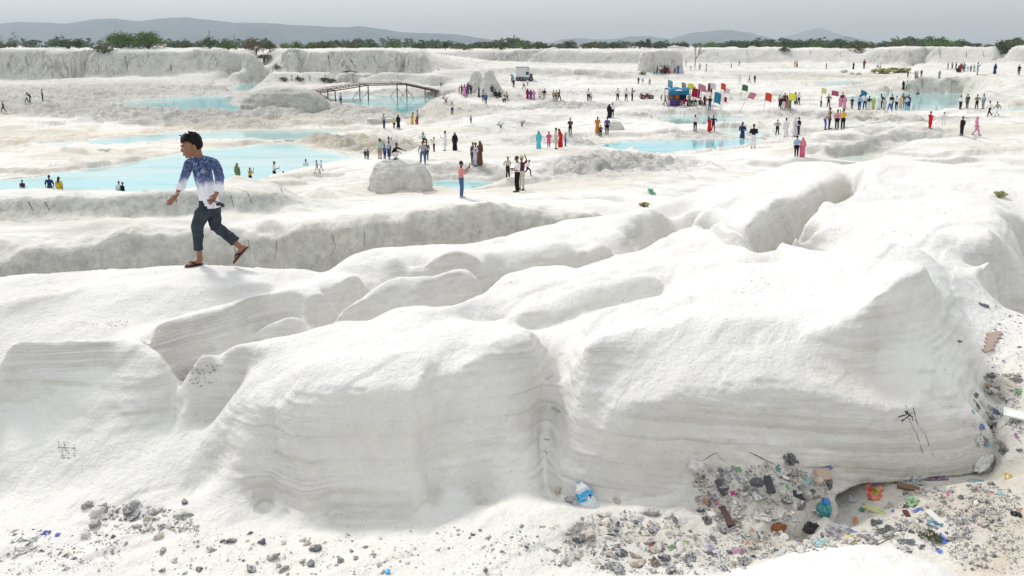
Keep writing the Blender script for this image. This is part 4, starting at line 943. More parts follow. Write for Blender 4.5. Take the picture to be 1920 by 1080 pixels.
# bare tree on the right flat
parts = []; q = random.Random(5)
def branch(p, dv, L, r, dep):
    e_ = p + dv * L; parts.append(tube_vf([p, (p + e_) / 2 + np.array([q.gauss(0, .03), q.gauss(0, .03), 0]) * L, e_], [r, r * .8, r * .6], 5))
    if dep == 0: return
    for _ in range(3):
        nd = dv + np.array([q.gauss(0, .42), q.gauss(0, .42), q.gauss(.1, .2)]); nd /= np.linalg.norm(nd); branch(e_, nd, L * .72, r * .6, dep - 1)
branch(np.array([0, 0, -.2]), np.array([.05, 0, 1.]), 2.0, .16, 4)
bt = mesh_from('limbs', *joinvf(parts)); x, y, z = hit(1303, 124)
e = empty('bare_tree', (x, y, z), 0, 1.0, label='leafless bare tree standing alone on the right flat', category='tree'); e.scale = (38 * depth_of(x, y, z) / F / 5.6,) * 3
inst('trunk', bt, BARK, e)
# tree belt far out on the plain: reads as one mass
V = []; Fc = []; q = random.Random(77)
for i in range(430):
    a_ = q.uniform(-.72, .72); d_ = q.uniform(430, 1500); w_ = q.uniform(7, 15); h_ = q.uniform(4.5, 8.5) * (1 + .5 * (d_ > 800))
    if a_ < -.10 and q.random() < .45: continue
    h_ *= .75 + .5 * (vnoise(np.array([a_ * 18.]), np.array([2.]), None, 4)[0] + .5)
    v, f = crown_vf(1, i, w_, h_, 18, 14, 1.0 * w_ / 9, .2)
    n = len(V); cx, cy = d_ * math.tan(a_), d_
    V += [(p[0] + cx, p[1] + cy, p[2] + CZ - 3.2) for p in v]; Fc += [tuple(k + n for k in g) for g in f]
me = mesh_from('far_tree_belt', V, Fc, False); add('far_tree_belt', me, leaf_mat('leaf_belt', (.06, .10, .06), (.11, .16, .09)), kind='stuff')  # belt leaves lightened so their colour carries some of the haze
# masts and tiny buildings on the plain
def mast(px, top, d):
    x = (px - 960) / F * d; hgt = (HZ - top) / F * d + 3
    e = empty('mast', (x, d, CZ - 3), 0, 1, label='thin lattice mast on the plain, %s of the two' % ('left' if px < 420 else 'right'), category='mast')
    P_ = [tube_vf([(sx * .9, sy * .9, 0), (sx * .25, sy * .25, hgt)], .12, 4) for sx in (-1, 1) for sy in (-1, 1)]
    inst('lattice', mesh_from('lattice', *joinvf(P_)), flat_mat('grey_steel', (.25, .26, .28)), e)
    inst('bracing', mesh_from('bracing', *joinvf([tube_vf([(-.9 + .65 * k / 12, -.8 + .55 * k / 12, hgt * k / 12), (.9 - .65 * (k + 1) / 12, -.8 + .55 * k / 12, hgt * (k + 1) / 12)], .08, 4) for k in range(12)])), flat_mat('grey_steel', (.25, .26, .28)), e)
mast(400, 57, 700); mast(446, 65, 700)
def house(px, py, wpx, hpx, d, colr, label):
    x = (px - 960) / F * d; w = wpx * d / F; h = hpx * d / F
    e = empty('building', (x, d, CZ - 3.1), 0, 1, label=label, category='building')
    inst('wall', mesh_from('wall', *box_vf(-w / 2, w / 2, 0, w, 0, h), smooth=False), flat_mat('plaster', colr), e)
    inst('roof', mesh_from('roof', *box_vf(-w / 2 - .2, w / 2 + .2, -.2, w + .2, h, h + .4), smooth=False), flat_mat('concrete', (.4, .4, .4)), e)
    for k in range(2):
        for f_ in range(max(1, int(h / 3))):
            inst('window', mesh_from('window', *box_vf(-w / 4 + k * w / 2 - .5, -w / 4 + k * w / 2 + .5, -.05, .02, f_ * 3 + 1, f_ * 3 + 2.2), smooth=False), flat_mat('dark_glass', (.03, .04, .05), .2), e)
house(441, 80, 7, 12, 650, (.30, .36, .44), 'small blue grey building beside the right mast')
house(317, 85, 9, 9, 620, (.55, .42, .38), 'pale pinkish building beyond the right acacia')
house(388, 84, 6, 17, 690, (.6, .5, .45), 'narrow tall building left of the left mast')
house(521, 84, 8, 10, 640, (.6, .48, .42), 'small pinkish building above the gap of the quarry walls')
house(1170, 84, 40, 4, 720, (.75, .75, .73), 'long low pale building in the far tree line')

# ================================================================== free standing rocks of the pit (each sunk into the ground)
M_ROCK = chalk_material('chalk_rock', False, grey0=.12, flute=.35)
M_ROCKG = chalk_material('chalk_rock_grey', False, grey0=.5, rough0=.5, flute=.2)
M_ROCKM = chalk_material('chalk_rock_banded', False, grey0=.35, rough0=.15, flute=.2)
def mound(px, py, wpx, hpx, label, prof, mat=None, asp=.8, seed=1, am=.12, peaks=None, d=None, fl=0.0, rg_=.035, name='rock_mound', yaw=0):
    """prof: list of (height fraction, radius fraction)"""
    if d is None: x, y, z = hit(px, py); 
    else: dx, dy, dz = [float(v) for v in pdir(px, py)]; x, y = dx * d / dy, d; z = CZ + dz * d / dy
    s = depth_of(x, y, z) / F; w = wpx * s / 2; h = hpx * s
    nu, nv = 112, 64; V = []
    hh = np.array([p[0] for p in prof]); rr = np.array([p[1] for p in prof]); tt = np.linspace(0, len(prof) - 1, nv)
    H_ = np.interp(tt, range(len(prof)), hh); R_ = np.interp(tt, range(len(prof)), rr)
    th_ = np.linspace(0, 2 * math.pi, nu, endpoint=False)
    TH, HH = np.meshgrid(th_, H_); RR_ = np.repeat(R_[:, None], nu, 1)
    lob = 1 + am * fbm(np.cos(TH) * 1.3 + seed, np.sin(TH) * 1.3, HH * .6, oct=3, seed=seed) * 1.6 + fl * fbm(np.cos(TH) * 7, np.sin(TH) * 7, HH * .5, oct=3, seed=seed + 4)
    xx = np.cos(TH) * RR_ * lob * w; yy = np.sin(TH) * RR_ * lob * w * asp; zz_ = HH * h
    if peaks: zz_ = zz_ * (1 + peaks * np.abs(np.cos(TH + .2)) * .5 - peaks * .3 * (HH > .6))
    zz_ = zz_ + h * .05 * fbm(xx / w * 3, yy / w * 3, oct=3, seed=seed + 9) * (HH > .1)
    rx_ = (fbm(xx / w * 4 + seed, yy / w * 4, zz_ / w * 6, oct=4, seed=seed + 2, gain=.6)) * w * rg_ * (HH > -.1); led_ = (1 - 2 * np.abs(fbm(zz_ / w * 9, xx / w * .8, oct=2, seed=seed + 6))) * w * .018
    xx = xx + np.cos(TH) * (rx_ + led_) * (HH < .99); yy = yy + np.sin(TH) * (rx_ + led_) * (HH < .99)
    V = [(a, b_, c) for a, b_, c in zip(xx.ravel(), yy.ravel() + w * asp * .85, zz_.ravel())]
    Fc = [(i * nu + k, (i + 1) * nu + k, (i + 1) * nu + (k + 1) % nu, i * nu + (k + 1) % nu)[::-1] for i in range(nv - 1) for k in range(nu)]
    Fc.append(tuple((nv - 1) * nu + k for k in range(nu)))
    o = add(name, mesh_from(name, V, Fc), mat or M_ROCK, label=label, category='rock'); o.location = (x, y, z); o.rotation_euler[2] = yaw
    return o
mound(1240, 138, 96, 40, 'flat topped white rock mesa with people gathered at its foot', [(-.9, 1.0), (0, .96), (.3, .90), (.7, .84), (.9, .80), (1.0, .72), (1.0, .4), (1.0, .05)], seed=5, fl=.06, am=.10, asp=.5)
mound(893, 175, 52, 42, 'left peak of the twin pale rock cones on the pit floor', [(-.9, 1.05), (0, 1.0), (.3, .68), (.6, .46), (.85, .34), (.97, .24), (1.0, .05)], seed=8, fl=.08, am=.15)
mound(917, 181, 66, 49, 'right peak of the twin pale rock cones on the pit floor', [(-.9, 1.05), (0, 1.0), (.3, .68), (.6, .42), (.85, .30), (.97, .2), (1.0, .05)], seed=11, fl=.1, am=.15)
mound(522, 201, 166, 36, 'long grey gravel mound standing in the turquoise pool', [(-.9, 1.05), (0, 1.0), (.35, .88), (.65, .72), (.88, .48), (.98, .25), (1.0, .03)], M_ROCKG, asp=.55, seed=14, am=.1, fl=.03, rg_=.06)
mound(740, 358, 128, 53, 'rounded banded boulder with visitors standing on its top', [(-.9, 1.04), (0, 1.0), (.25, .95), (.5, .86), (.72, .74), (.9, .58), (.98, .4), (1.0, .05)], M_ROCKM, asp=.8, seed=17, am=.2, fl=.05, rg_=.06)
mound(1152, 244, 40, 17, 'smooth wedge shaped pale rock left of the woman in orange', [(-.9, 1.02), (0, 1.0), (.5, .85), (.85, .6), (1.0, .1)], asp=.9, seed=19, am=.2)
mound(1868, 119, 26, 16, 'small pale wedge of rock leaning at the notch in the right wall', [(-.9, 1), (0, 1.0), (.5, .55), (1.0, .05)], asp=.5, seed=21, am=.1, d=238)
mound(715, 228, 74, 5, 'flat pale slab lying on the tan bank at the pond', [(-.5, .9), (0, 1.0), (.7, 1.0), (1.0, .9), (1.0, .05)], asp=.3, seed=23, am=.25)
for p_ in [(438, 285, 15, 3, 'just right of the boy walking'), (517, 267, 18, 3, 'near the tongue of tan bank'), (258, 312, 24, 3, 'left of the walking boy'), (175, 324, 10, 2, 'small, near the lower left shore'), (190, 283, 26, 4, 'on the spit between the ponds'), (262, 262, 12, 2, 'in the upper shallow pond')]:
    mound(p_[0], p_[1], p_[2], p_[3], 'low pale rock at the shallow ponds, ' + p_[4], [(-1.5, 1.1), (0, 1.0), (.6, .7), (1.0, .1)], asp=.7, seed=p_[0], am=.4, name='rock').__setitem__('group', 'rocks in the pond')
for p_ in [(1585, 136, 12, 5), (1598, 139, 10, 4), (1612, 140, 12, 4)]:
    mound(p_[0], p_[1], p_[2], p_[3], 'grey boulder lying on the far right flat near the grass patches', [(-.5, 1.1), (0, 1.0), (.6, .7), (1.0, .1)], M_ROCKG, asp=.8, seed=p_[0], am=.5, name='rock').__setitem__('group', 'boulders on the far right flat')

print('setting', time.time() - T0)

# ================================================================== people: figures of mesh, one set of parts per pose
SKIN = flat_mat('brown_skin', (.19, .095, .055), .6, .12); HAIR = flat_mat('black_hair', (.012, .010, .010), .55, .3)
def limb(pts, rad, side=(1, 0, 0), n=8): return tube_vf(pts, rad, n, side)
def figure(key, hands=((-.20, -.06, .78), (.20, -.06, .78)), elbows=((-.25, .02, 1.05), (.25, .02, 1.05)), feet=((-.10, 0, .07), (.10, 0, .07)), knees=((-.10, -.03, .49), (.10, -.03, .49)),
           hip=(0, 0, .93), chest=(0, .01, 1.26), neck=(0, 0, 1.44), head=(0, -.02, 1.60), outfit='shirt', veil=None, hair='short', bulk=1.0, sleeve=.55, phone=None, turn=0.0, vox=.020):
    """facing -Y, 1.72 m tall; outfits: shirt (shirt + trousers), kurta (long top + trousers), gown (to the ankles)"""
    A = np.array; hip, chest, neck, head = A(hip), A(chest), A(neck), A(head)
    ax = A([1, 0, 0.]); 
    sh = [neck + A([-.175 * bulk, .02, -.06]), neck + A([.175 * bulk, .02, -.06])]
    hj = [hip + A([-.09, 0, -.02]), hip + A([.09, 0, -.02])]
    body = [limb([neck + A([0, .01, -.10]), neck, (neck * .4 + head * .6)], [.075, .06, .055]), ball_vf(head, (.078, .095, .118), 12), ball_vf(head + A([0, -.085, -.02]), (.018, .025, .03), 6)]
    for i in (0, 1):
        hnd = A(hands[i]); el = A(elbows[i]); dv = hnd - el; dv = dv / np.linalg.norm(dv)
        body += [limb([sh[i], (sh[i] + el) / 2, el, (el + hnd) / 2, hnd], [.05, .045, .038, .034, .024]), ball_vf(hnd + dv * .04, (.026, .04, .05), 8, None), limb([hnd + dv * .05, hnd + dv * .13], [.022, .01], n=6), limb([hnd + dv * .03, hnd + dv * .06 + A([-.035 if i else .035, -.02, 0])], [.013, .008], n=5)]
        ft = A(feet[i]); kn = A(knees[i])
        body += [limb([hj[i], kn, ft], [.08, .055, .036]), limb([ft + A([0, .05, -.035]), ft + A([0, -.06, -.04]), ft + A([0, -.17, -.055])], [(.036, .035), (.04, .03), (.035, .014)])]
    torso = [limb([hip + A([0, 0, -.08]), hip * .6 + chest * .4, chest, neck + A([0, .02, -.10]), neck + A([0, .01, -.03])], [(.165 * bulk, .12 * bulk), (.145 * bulk, .115 * bulk), (.175 * bulk, .125 * bulk), (.15 * bulk, .09), (.07, .065)], n=12)]
    sl = []
    for i in (0, 1):
        el = A(elbows[i]); hnd = A(hands[i]); e2 = el + (hnd - el) * max(0, sleeve * 2 - 1) if sleeve > .5 else sh[i] + (el - sh[i]) * sleeve * 2
        sl.append(limb([sh[i] + (A([.03, 0, 0]) if i == 0 else A([-.03, 0, 0])), sh[i], (sh[i] + el) / 2, el, e2] if sleeve > .5 else [sh[i], (sh[i] + e2) / 2, e2], [.06, .072, .066, .058, .055] if sleeve > .5 else [.07, .068, .066]))
    legs = [limb([hip + A([0, 0, .06]), hip + A([0, 0, -.10])], [(.155 * bulk, .12), (.16 * bulk, .125)], n=12)]
    for i in (0, 1):
        ft = A(feet[i]); kn = A(knees[i]); legs.append(limb([hj[i], hj[i] * .5 + kn * .5, kn, ft + (kn - ft) * .06], [.10, .092, .075, .062]))
    P = {}
    P['body'] = fuse('body', body, vox * .9, 1)
    gmid = (A(feet[0]) + A(feet[1])) / 2
    if outfit == 'shirt':
        P['shirt'] = fuse('shirt', torso + sl, vox, 1); P['trousers'] = fuse('trousers', legs, vox, 1)
    elif outfit == 'kurta':
        km = (A(knees[0]) + A(knees[1])) / 2
        skirt = limb([hip + A([0, 0, .05]), hip * .5 + km * .5, km + A([0, .02, -.04])], [(.165, .13), (.19, .15), (.215, .17)], n=12)
        P['kurta'] = fuse('kurta', torso + sl + [skirt], vox, 1); P['trousers'] = fuse('trousers', legs, vox, 1)
    else:
        km = (A(knees[0]) + A(knees[1])) / 2
        skirt = limb([hip + A([0, 0, .08]), hip * .5 + km * .5, km, gmid + A([0, 0, -.0])], [(.165, .13), (.20, .17), (.215, .19), (.25, .22)], n=14)
        P['gown'] = fuse('gown', torso + sl + [skirt], vox, 1)
    hr = [ball_vf(head + A([0, .02, .035]), (.088, .098, .105), 12)]
    if hair == 'long': hr += [limb([head + A([0, .07, .02]), neck + A([0, .10, 0]), chest + A([0, .14, 0])], [(.08, .05), (.085, .045), (.05, .03)])]
    if hair == 'bun': hr += [ball_vf(head + A([0, .11, .0]), .05, 8)]
    P['hair'] = fuse('hair', hr, vox * .8, 1)
    if veil:
        vl = [ball_vf(head + A([0, .022, .02]), (.10, .105, .125), 12), limb([head + A([0, .06, -.04]), neck + A([0, .06, -.02]), chest + A([0, .10, -.06]), hip + A([.0, .14, .0 if veil == 'long' else .2])], [(.10, .08), (.19, .10), (.20, .07), (.17, .04)], n=12)]
        P['veil'] = fuse('veil', vl, vox * .9, 1)
        del P['hair']
    if phone is not None:
        c_ = A(hands[phone]) + A([0, -.05, .06]); P['phone'] = mesh_from('phone', *box_vf(c_[0] - .035, c_[0] + .035, c_[1] - .008, c_[1] + .008, c_[2] - .02, c_[2] + .12), smooth=False)
    for i_, f_ in enumerate(feet): P['shoe' + str(i_)] = mesh_from('shoe', *tube_vf([A(f_) + A([0, .07, -.045]), A(f_) + A([0, 0, -.03]), A(f_) + A([0, -.19, -.05])], [(.035, .03), (.046, .042), (.038, .02)], 8, (1, 0, 0)))
    FIG[key] = P
FIG = {}
down = dict()
figure('stand'); figure('stand_open', feet=((-.17, 0, .07), (.17, .03, .07)), knees=((-.14, -.03, .49), (.14, 0, .49)), hands=((-.28, -.03, .80), (.28, -.03, .80)), elbows=((-.30, .02, 1.08), (.30, .02, 1.08)))
figure('akimbo', hands=((-.15, -.10, 1.0), (.15, -.10, 1.0)), elbows=((-.38, .08, 1.12), (.38, .08, 1.12)), feet=((-.15, 0, .07), (.15, 0, .07)), sleeve=.5)
figure('photo', hands=((-.10, -.38, 1.42), (.10, -.36, 1.40)), elbows=((-.24, -.16, 1.16), (.24, -.16, 1.16)), phone=0)
figure('phone_low', hands=((-.02, -.36, 1.14), (.14, -.28, 1.08)), elbows=((-.25, -.02, 1.06), (.25, -.04, 1.06)), head=(0, -.05, 1.585), phone=0, sleeve=.5)
figure('reach', hands=((-.18, -.06, .80), (.30, -.18, 1.78)), elbows=((-.24, .03, 1.06), (.32, -.06, 1.52)))
figure('walk', feet=((-.09, -.30, .07), (.09, .36, .13)), knees=((-.09, -.20, .52), (.09, .06, .48)), hands=((-.24, .20, .84), (.24, -.26, .88)), elbows=((-.25, .16, 1.10), (.25, -.06, 1.08)), hip=(0, 0, .91), chest=(0, -.02, 1.24), neck=(0, -.04, 1.42), head=(0, -.08, 1.58))
figure('run', feet=((-.09, -.34, .12), (.09, .50, .30)), knees=((-.09, -.32, .60), (.09, .10, .50)), hands=((-.42, .12, 1.02), (.42, -.14, 1.06)), elbows=((-.30, .10, 1.20), (.30, -.04, 1.20)), hip=(0, 0, .91), chest=(0, -.08, 1.22), neck=(0, -.13, 1.39), head=(0, -.19, 1.54))
figure('lean', hip=(0, .05, .92), chest=(0, -.14, 1.20), neck=(0, -.26, 1.34), head=(0, -.36, 1.46), hands=((-.20, -.42, .92), (.20, -.40, .95)), elbows=((-.24, -.25, 1.06), (.24, -.25, 1.06)))
figure('squat', hip=(0, .16, .34), chest=(0, -.02, .66), neck=(0, -.10, .83), head=(0, -.16, .98), knees=((-.16, -.22, .52), (.16, -.22, .52)), feet=((-.14, -.02, .07), (.14, -.02, .07)), hands=((-.16, -.48, .48), (.30, -.62, .55)), elbows=((-.24, -.24, .62), (.26, -.32, .66)))
figure('sit', hip=(0, .20, .14), chest=(0, .14, .46), neck=(0, .10, .64), head=(0, .06, .79), knees=((-.18, -.22, .40), (.18, -.22, .40)), feet=((-.14, -.50, .07), (.14, -.50, .07)), hands=((-.18, -.26, .40), (.18, -.26, .40)), elbows=((-.26, .02, .40), (.26, .02, .40)))
figure('kurta', outfit='kurta', sleeve=.95); figure('kurta_walk', outfit='kurta', sleeve=.95, feet=((-.09, -.26, .07), (.09, .30, .12)), knees=((-.09, -.16, .50), (.09, .06, .48)), hands=((-.24, .16, .84), (.24, -.2, .86)), veil='short')
figure('kurta_phone', outfit='kurta', sleeve=.95, hands=((-.05, -.34, 1.15), (.2, -.02, .82)), elbows=((-.25, -.02, 1.06), (.26, .02, 1.06)), phone=0)
figure('gown', outfit='gown', sleeve=.6, hair='long'); figure('gown_veil', outfit='gown', sleeve=.95, veil='long'); figure('gown_lean', outfit='gown', sleeve=.6, hair='long', hip=(0, .03, .93), chest=(0, -.08, 1.22), neck=(0, -.15, 1.38), head=(0, -.20, 1.53), hands=((-.16, -.36, .96), (.18, -.34, 1.0)))
figure('gown_arm', outfit='gown', sleeve=.95, veil='long', hands=((-.18, -.30, 1.02), (.14, -.32, 1.10)), elbows=((-.27, -.04, 1.04), (.27, -.04, 1.06)))
figure('girl', outfit='kurta', sleeve=.95, hair='long', hands=((-.06, -.26, 1.12), (.06, -.26, 1.10)), elbows=((-.27, -.04, 1.08), (.27, -.04, 1.08)))
print('figures', time.time() - T0)
COL = dict(white=(.78, .78, .78), black=(.012, .012, .014), navy=(.025, .045, .14), blue=(.06, .14, .42), denim=(.07, .13, .24), lblue=(.32, .46, .66), grey=(.32, .32, .33), dgrey=(.08, .08, .09), red=(.62, .015, .02), crimson=(.36, .01, .05), maroon=(.13, .02, .03), pink=(.68, .28, .42), salmon=(.68, .25, .26), rose=(.72, .12, .24), yellow=(.72, .45, .04), cream=(.62, .52, .36), tan=(.48, .36, .22), khaki=(.36, .31, .2), beige=(.58, .53, .44), brown=(.14, .07, .04), orange=(.62, .22, .03), green=(.10, .26, .12), mint=(.36, .62, .50), olive=(.20, .22, .11), teal=(.02, .36, .46), cyan=(.10, .55, .68), purple=(.14, .07, .30), lilac=(.60, .55, .68), lime=(.55, .58, .16), mustard=(.45, .27, .05), plaid=(.40, .39, .42))
def cmat(c): return flat_mat('cloth_' + c, COL[c], .9, .22, 9, spec=.1)
def person(px, py, hpx, fig, top, bot, label, yaw=None, d=None, hidden_top=False, flip=None, cap=None, shoe='dgrey', veilc=None, pt=None):
    if pt is not None: x, y, z = pt
    elif hidden_top:        # only the upper part shows over a crest: walk back until the ground fits the height
        dx, dy, dz = [float(v) for v in pdir(px, py)]; x0, y0, z0 = hit(px, hidden_top if hidden_top is not True else py + hpx)
        Hh = d[1] if d else 1.65; t0 = y0 / dy; best = None
        for t in np.arange(t0 + 45, t0 + 3, -.25):
            g = height(dx * t, dy * t)
            if g + Hh <= CZ + dz * t: best = t; break
        t = best or t0 + 6
        if d and d[0]: t = d[0] / dy
        x, y = dx * t, dy * t; z = CZ + dz * t - Hh if not best or (d and d[0]) else height(x, y); hpx = None; s = Hh / 1.72
    else: x, y, z = hit(px, py)
    if hpx is not None: s = hpx * depth_of(x, y, z) / F / 1.72 if fig not in ('squat', 'sit') else hpx * depth_of(x, y, z) / F / (1.10 if fig == 'squat' else .9)
    yw = random.uniform(0, 6.28) if yaw is None else R(yaw)
    e = empty('person', (x, y, z - .01), yw, s, label=label, category='person')
    if flip if flip is not None else random.random() < .5: e.scale[0] = -s
    P = FIG[fig]
    for k_, me in P.items():
        mt_ = {'body': SKIN, 'hair': HAIR, 'phone': cmat('black'), 'shoe0': cmat(shoe), 'shoe1': cmat(shoe), 'veil': cmat(veilc or top), 'trousers': cmat(bot)}.get(k_) or cmat(top)
        inst(k_.rstrip('01'), me, mt_, e)
    if cap:
        inst('hat', HAT, cmat(cap), e).location = (0, -.02, 1.66)
    return e
HAT = mesh_from('hat', *joinvf([ball_vf((0, 0, .02), (.10, .11, .09), 10), tube_vf([(0, 0, .0), (0, 0, .012)], .20, 14)]))
# yaw 0 faces the camera, 180 away, 90 faces right, -90 left
P_ = person
# -- beyond the low grey ridge at the pond
P_(41, 337, None, 'stand', 'maroon', 'dgrey', 'boy in dark maroon shirt, head and shoulders above the low ridge at the far left', 180, (None, 1.25), 363)
P_(91, 327, None, 'stand_open', 'navy', 'dgrey', 'man in dark navy shirt at the pond, beside the long haired woman in yellow', 180, (None, 1.72), 363)
P_(109, 328, None, 'gown', 'yellow', 'yellow', 'woman with long black hair in pale yellow dress facing the pond', 180, (None, 1.66), 363)
P_(222, 338, None, 'stand', 'white', 'dgrey', 'head of boy in white shirt peeking over the low ridge', 180, (None, 1.4), 367)
P_(229, 341, None, 'stand', 'black', 'dgrey', 'boy in black shirt just right of the peeking boy in white', 150, (None, 1.35), 367)
P_(444, 304, None, 'gown_veil', 'olive', 'olive', 'woman in olive green veil standing at the pond behind the mound', 160, (None, 1.65), 345)
P_(468, 313, None, 'photo', 'mustard', 'black', 'boy in mustard shirt at the pond right of the olive veiled woman', 160, (None, 1.35), 356)
P_(513, 302, None, 'phone_low', 'white', 'black', 'man in white shirt and black trousers holding a phone at the pond edge', 90, (None, 1.7), 334)
P_(531, 321, None, 'stand', 'black', 'black', 'dark head just showing over the white slope at the pond', 180, (None, 1.5), 326)
P_(573, 298, None, 'stand', 'white', 'white', 'man in white kurta wading in the pond, seen from behind', 180, (None, 1.6), 316)
P_(595, 328, 25, 'walk', 'grey', 'beige', 'child in grey walking on the white slope above the pond', -90)
P_(602, 320, 20, 'walk', 'white', 'grey', 'small child in white just behind the walking grey child', 90)
# -- far left
P_(7, 211, 20, 'walk', 'dgrey', 'black', 'dark dressed person walking at the left edge of the picture', -90)
P_(57, 193, 22, 'lean', 'black', 'black', 'person in black leaning forward on the gravel path at far left', -60)
P_(51, 194, 18, 'walk', 'white', 'dgrey', 'child in white shirt beside the leaning person in black', -90)
P_(80, 188, 21, 'stand', 'tan', 'dgrey', 'man in tan shirt standing alone on the far left gravel path', 100)
P_(602, 195, 22, 'stand', 'maroon', 'brown', 'man in dark maroon at the left end of the footbridge', 0)
P_(639, 196, 22, 'phone_low', 'white', 'navy', 'man in white shirt and navy trousers beside the bridge pool', 20)
# -- left of centre
P_(720, 240, 26, 'stand', 'plaid', 'navy', 'man in striped grey shirt, left of the mother in black at the gravel bank', 60)
P_(739, 241, 20, 'stand', 'lime', 'black', 'girl in pale yellow top beside the woman in black near the gravel bank', 180)
P_(747, 241, 25, 'gown_veil', 'black', 'black', 'woman in black abaya with a bag near the gravel bank', 180)
P_(773, 233, 24, 'gown_lean', 'yellow', 'yellow', 'woman in bright yellow dress leaning towards a child', 60)
P_(783, 233, 27, 'stand', 'plaid', 'maroon', 'man in checked pinkish shirt beside the yellow dress', -60)
P_(780, 234, 12, 'stand', 'red', 'red', 'tiny child in red between the yellow dress and the checked shirt', 0)
P_(848, 215, 24, 'photo', 'white', 'navy', 'man in white shirt and navy jeans on the sandy bank', 0)
P_(827, 163, 14, 'akimbo', 'white', 'dgrey', 'person with white shirt on the flat beyond the footbridge', 0)
P_(883, 231, 17, 'lean', 'beige', 'black', 'child crouching on top of the curved grey bank', 0)
P_(685, 298, 18, 'stand', 'black', 'black', 'left of two small boys in black by the banded boulder', 180)
P_(690, 299, 20, 'stand', 'dgrey', 'black', 'right of two small boys in black by the banded boulder', 180)
# on the banded boulder
bx, by, bz = hit(745, 358); sb = depth_of(bx, by, bz) / F; BT = lambda px: ((px - 960) / F * (by + 60 * sb * .8 * .85) * 1.01, by + 60 * sb * .8 * .85, bz + 55 * sb * .97)
P_(712, 306, 39, 'photo', 'mint', 'khaki', 'man in mint green shirt and khaki trousers on the banded boulder', 160, pt=BT(712))
P_(721, 306, 28, 'stand', 'blue', 'navy', 'boy in blue shirt in the group on the banded boulder', 150, pt=BT(721))
P_(724, 303, 38, 'photo', 'white', 'dgrey', 'man behind the others on the banded boulder with raised arms', 170, pt=tuple(np.array(BT(724)) + (0, 1.0, 0)))
P_(728, 305, 35, 'stand', 'lblue', 'navy', 'boy in blue checked shirt in the group on the banded boulder', 100, pt=BT(729))
P_(740, 306, 31, 'squat', 'black', 'white', 'man in black shirt squatting and pointing on the banded boulder', 75, pt=BT(740), flip=False)
P_(793, 308, 44, 'stand_open', 'plaid', 'denim', 'man in grey checked shirt and jeans right of the banded boulder', 0)
P_(800, 300, 36, 'stand', 'dgrey', 'navy', 'man in dark clothes half hidden behind the grey checked shirt', 180)
P_(796, 268, 20, 'squat', 'mint', 'black', 'man in pale mint shirt crouching above the grey checked shirt', -80)
P_(814, 284, 27, 'photo', 'white', 'maroon', 'boy in white shirt and maroon shorts facing left', -60)
P_(835, 283, 38, 'kurta_phone', 'white', 'white', 'man all in white kurta looking at a phone', -70, shoe='dgrey')
P_(853, 282, 34, 'gown_veil', 'black', 'black', 'woman in black abaya right of the man in white kurta', 0)
P_(887, 308, 42, 'stand', 'dgrey', 'dgrey', 'woman in grey, mostly hidden behind the lilac dress', -40)
P_(892, 312, 45, 'kurta_phone', 'lilac', 'lilac', 'woman in long pale lilac dress holding a phone', -60)
P_(900, 310, 46, 'gown_arm', 'brown', 'brown', 'woman in dark brown gown holding a baby beside the lilac dress', -40)
P_(865, 371, 70, 'photo', 'salmon', 'denim', 'man in pink shirt and blue jeans taking a photo, nearest on the flat', 105, shoe='beige')
P_(952, 334, 41, 'akimbo', 'beige', 'black', 'boy in beige shirt and sun hat with bent arm', 40, cap='beige', shoe='white')
P_(978, 356, 64, 'reach', 'maroon', 'beige', 'man in dark red shirt and hat with raised arm, behind the man in white', -30, cap='cream')
P_(970, 360, 69, 'phone_low', 'white', 'black', 'man in white t-shirt and black trousers holding a camera', -70)
P_(989, 330, 32, 'run', 'white', 'black', 'child in white shirt running with arms out', 80, shoe='grey')
# -- around the cones
for a in [(861, 176, 17, 'lean', 'beige', 'beige', 'person in beige at the left end of the crowd by the cones', 30), (866, 177, 19, 'stand', 'maroon', 'maroon', 'person in maroon second from the left in the crowd by the cones', None),
          (871, 181, 23, 'gown', 'pink', 'pink', 'woman in pink dress in the crowd left of the cones', 180), (876, 181, 24, 'kurta', 'purple', 'dgrey', 'person in purple checks right of the pink dress by the cones', 180),
          (878, 176, 22, 'stand', 'dgrey', 'black', 'dark figure at the back of the crowd left of the cones', None), (883, 178, 20, 'stand', 'brown', 'black', 'person in brown at the right end of the crowd left of the cones', 20),
          (898, 182, 19, 'gown', 'dgrey', 'black', 'woman in dark skirt standing before the left cone', -60), (906, 190, 22, 'photo', 'plaid', 'navy', 'man in white and navy in front of the cones', 180),
          (911, 195, 21, 'stand', 'blue', 'navy', 'child in blue just in front of the man by the cones', 180), (923, 181, 23, 'stand', 'dgrey', 'dgrey', 'man in dark grey standing at the foot of the right cone', 0),
          (929, 181, 14, 'sit', 'black', 'black', 'left of two people in black sitting by the right cone', 20), (936, 183, 14, 'sit', 'navy', 'black', 'right of two dark people sitting by the right cone', -20), (931, 177, 15, 'sit', 'white', 'dgrey', 'seated person in white behind two dark ones by the cone', 0),
          (945, 192, 15, 'squat', 'white', 'black', 'person in white squatting right of the cones', 30), (950, 187, 15, 'squat', 'cream', 'dgrey', 'person in cream squatting behind the squatting person in white', 0),
          (963, 164, 17, 'stand', 'black', 'black', 'person in black on the flat left of the white truck', 20), (960, 155, 16, 'reach', 'black', 'black', 'person in black holding up a pale blue flag', 0),
          (982, 167, 17, 'walk', 'white', 'black', 'person in white shirt and black trousers below the white truck', 80), (989, 161, 13, 'stand', 'white', 'grey', 'person in white right below the white truck', None), (996, 151, 13, 'stand', 'black', 'black', 'person in black at the right end of the white truck', None)]: P_(*a)
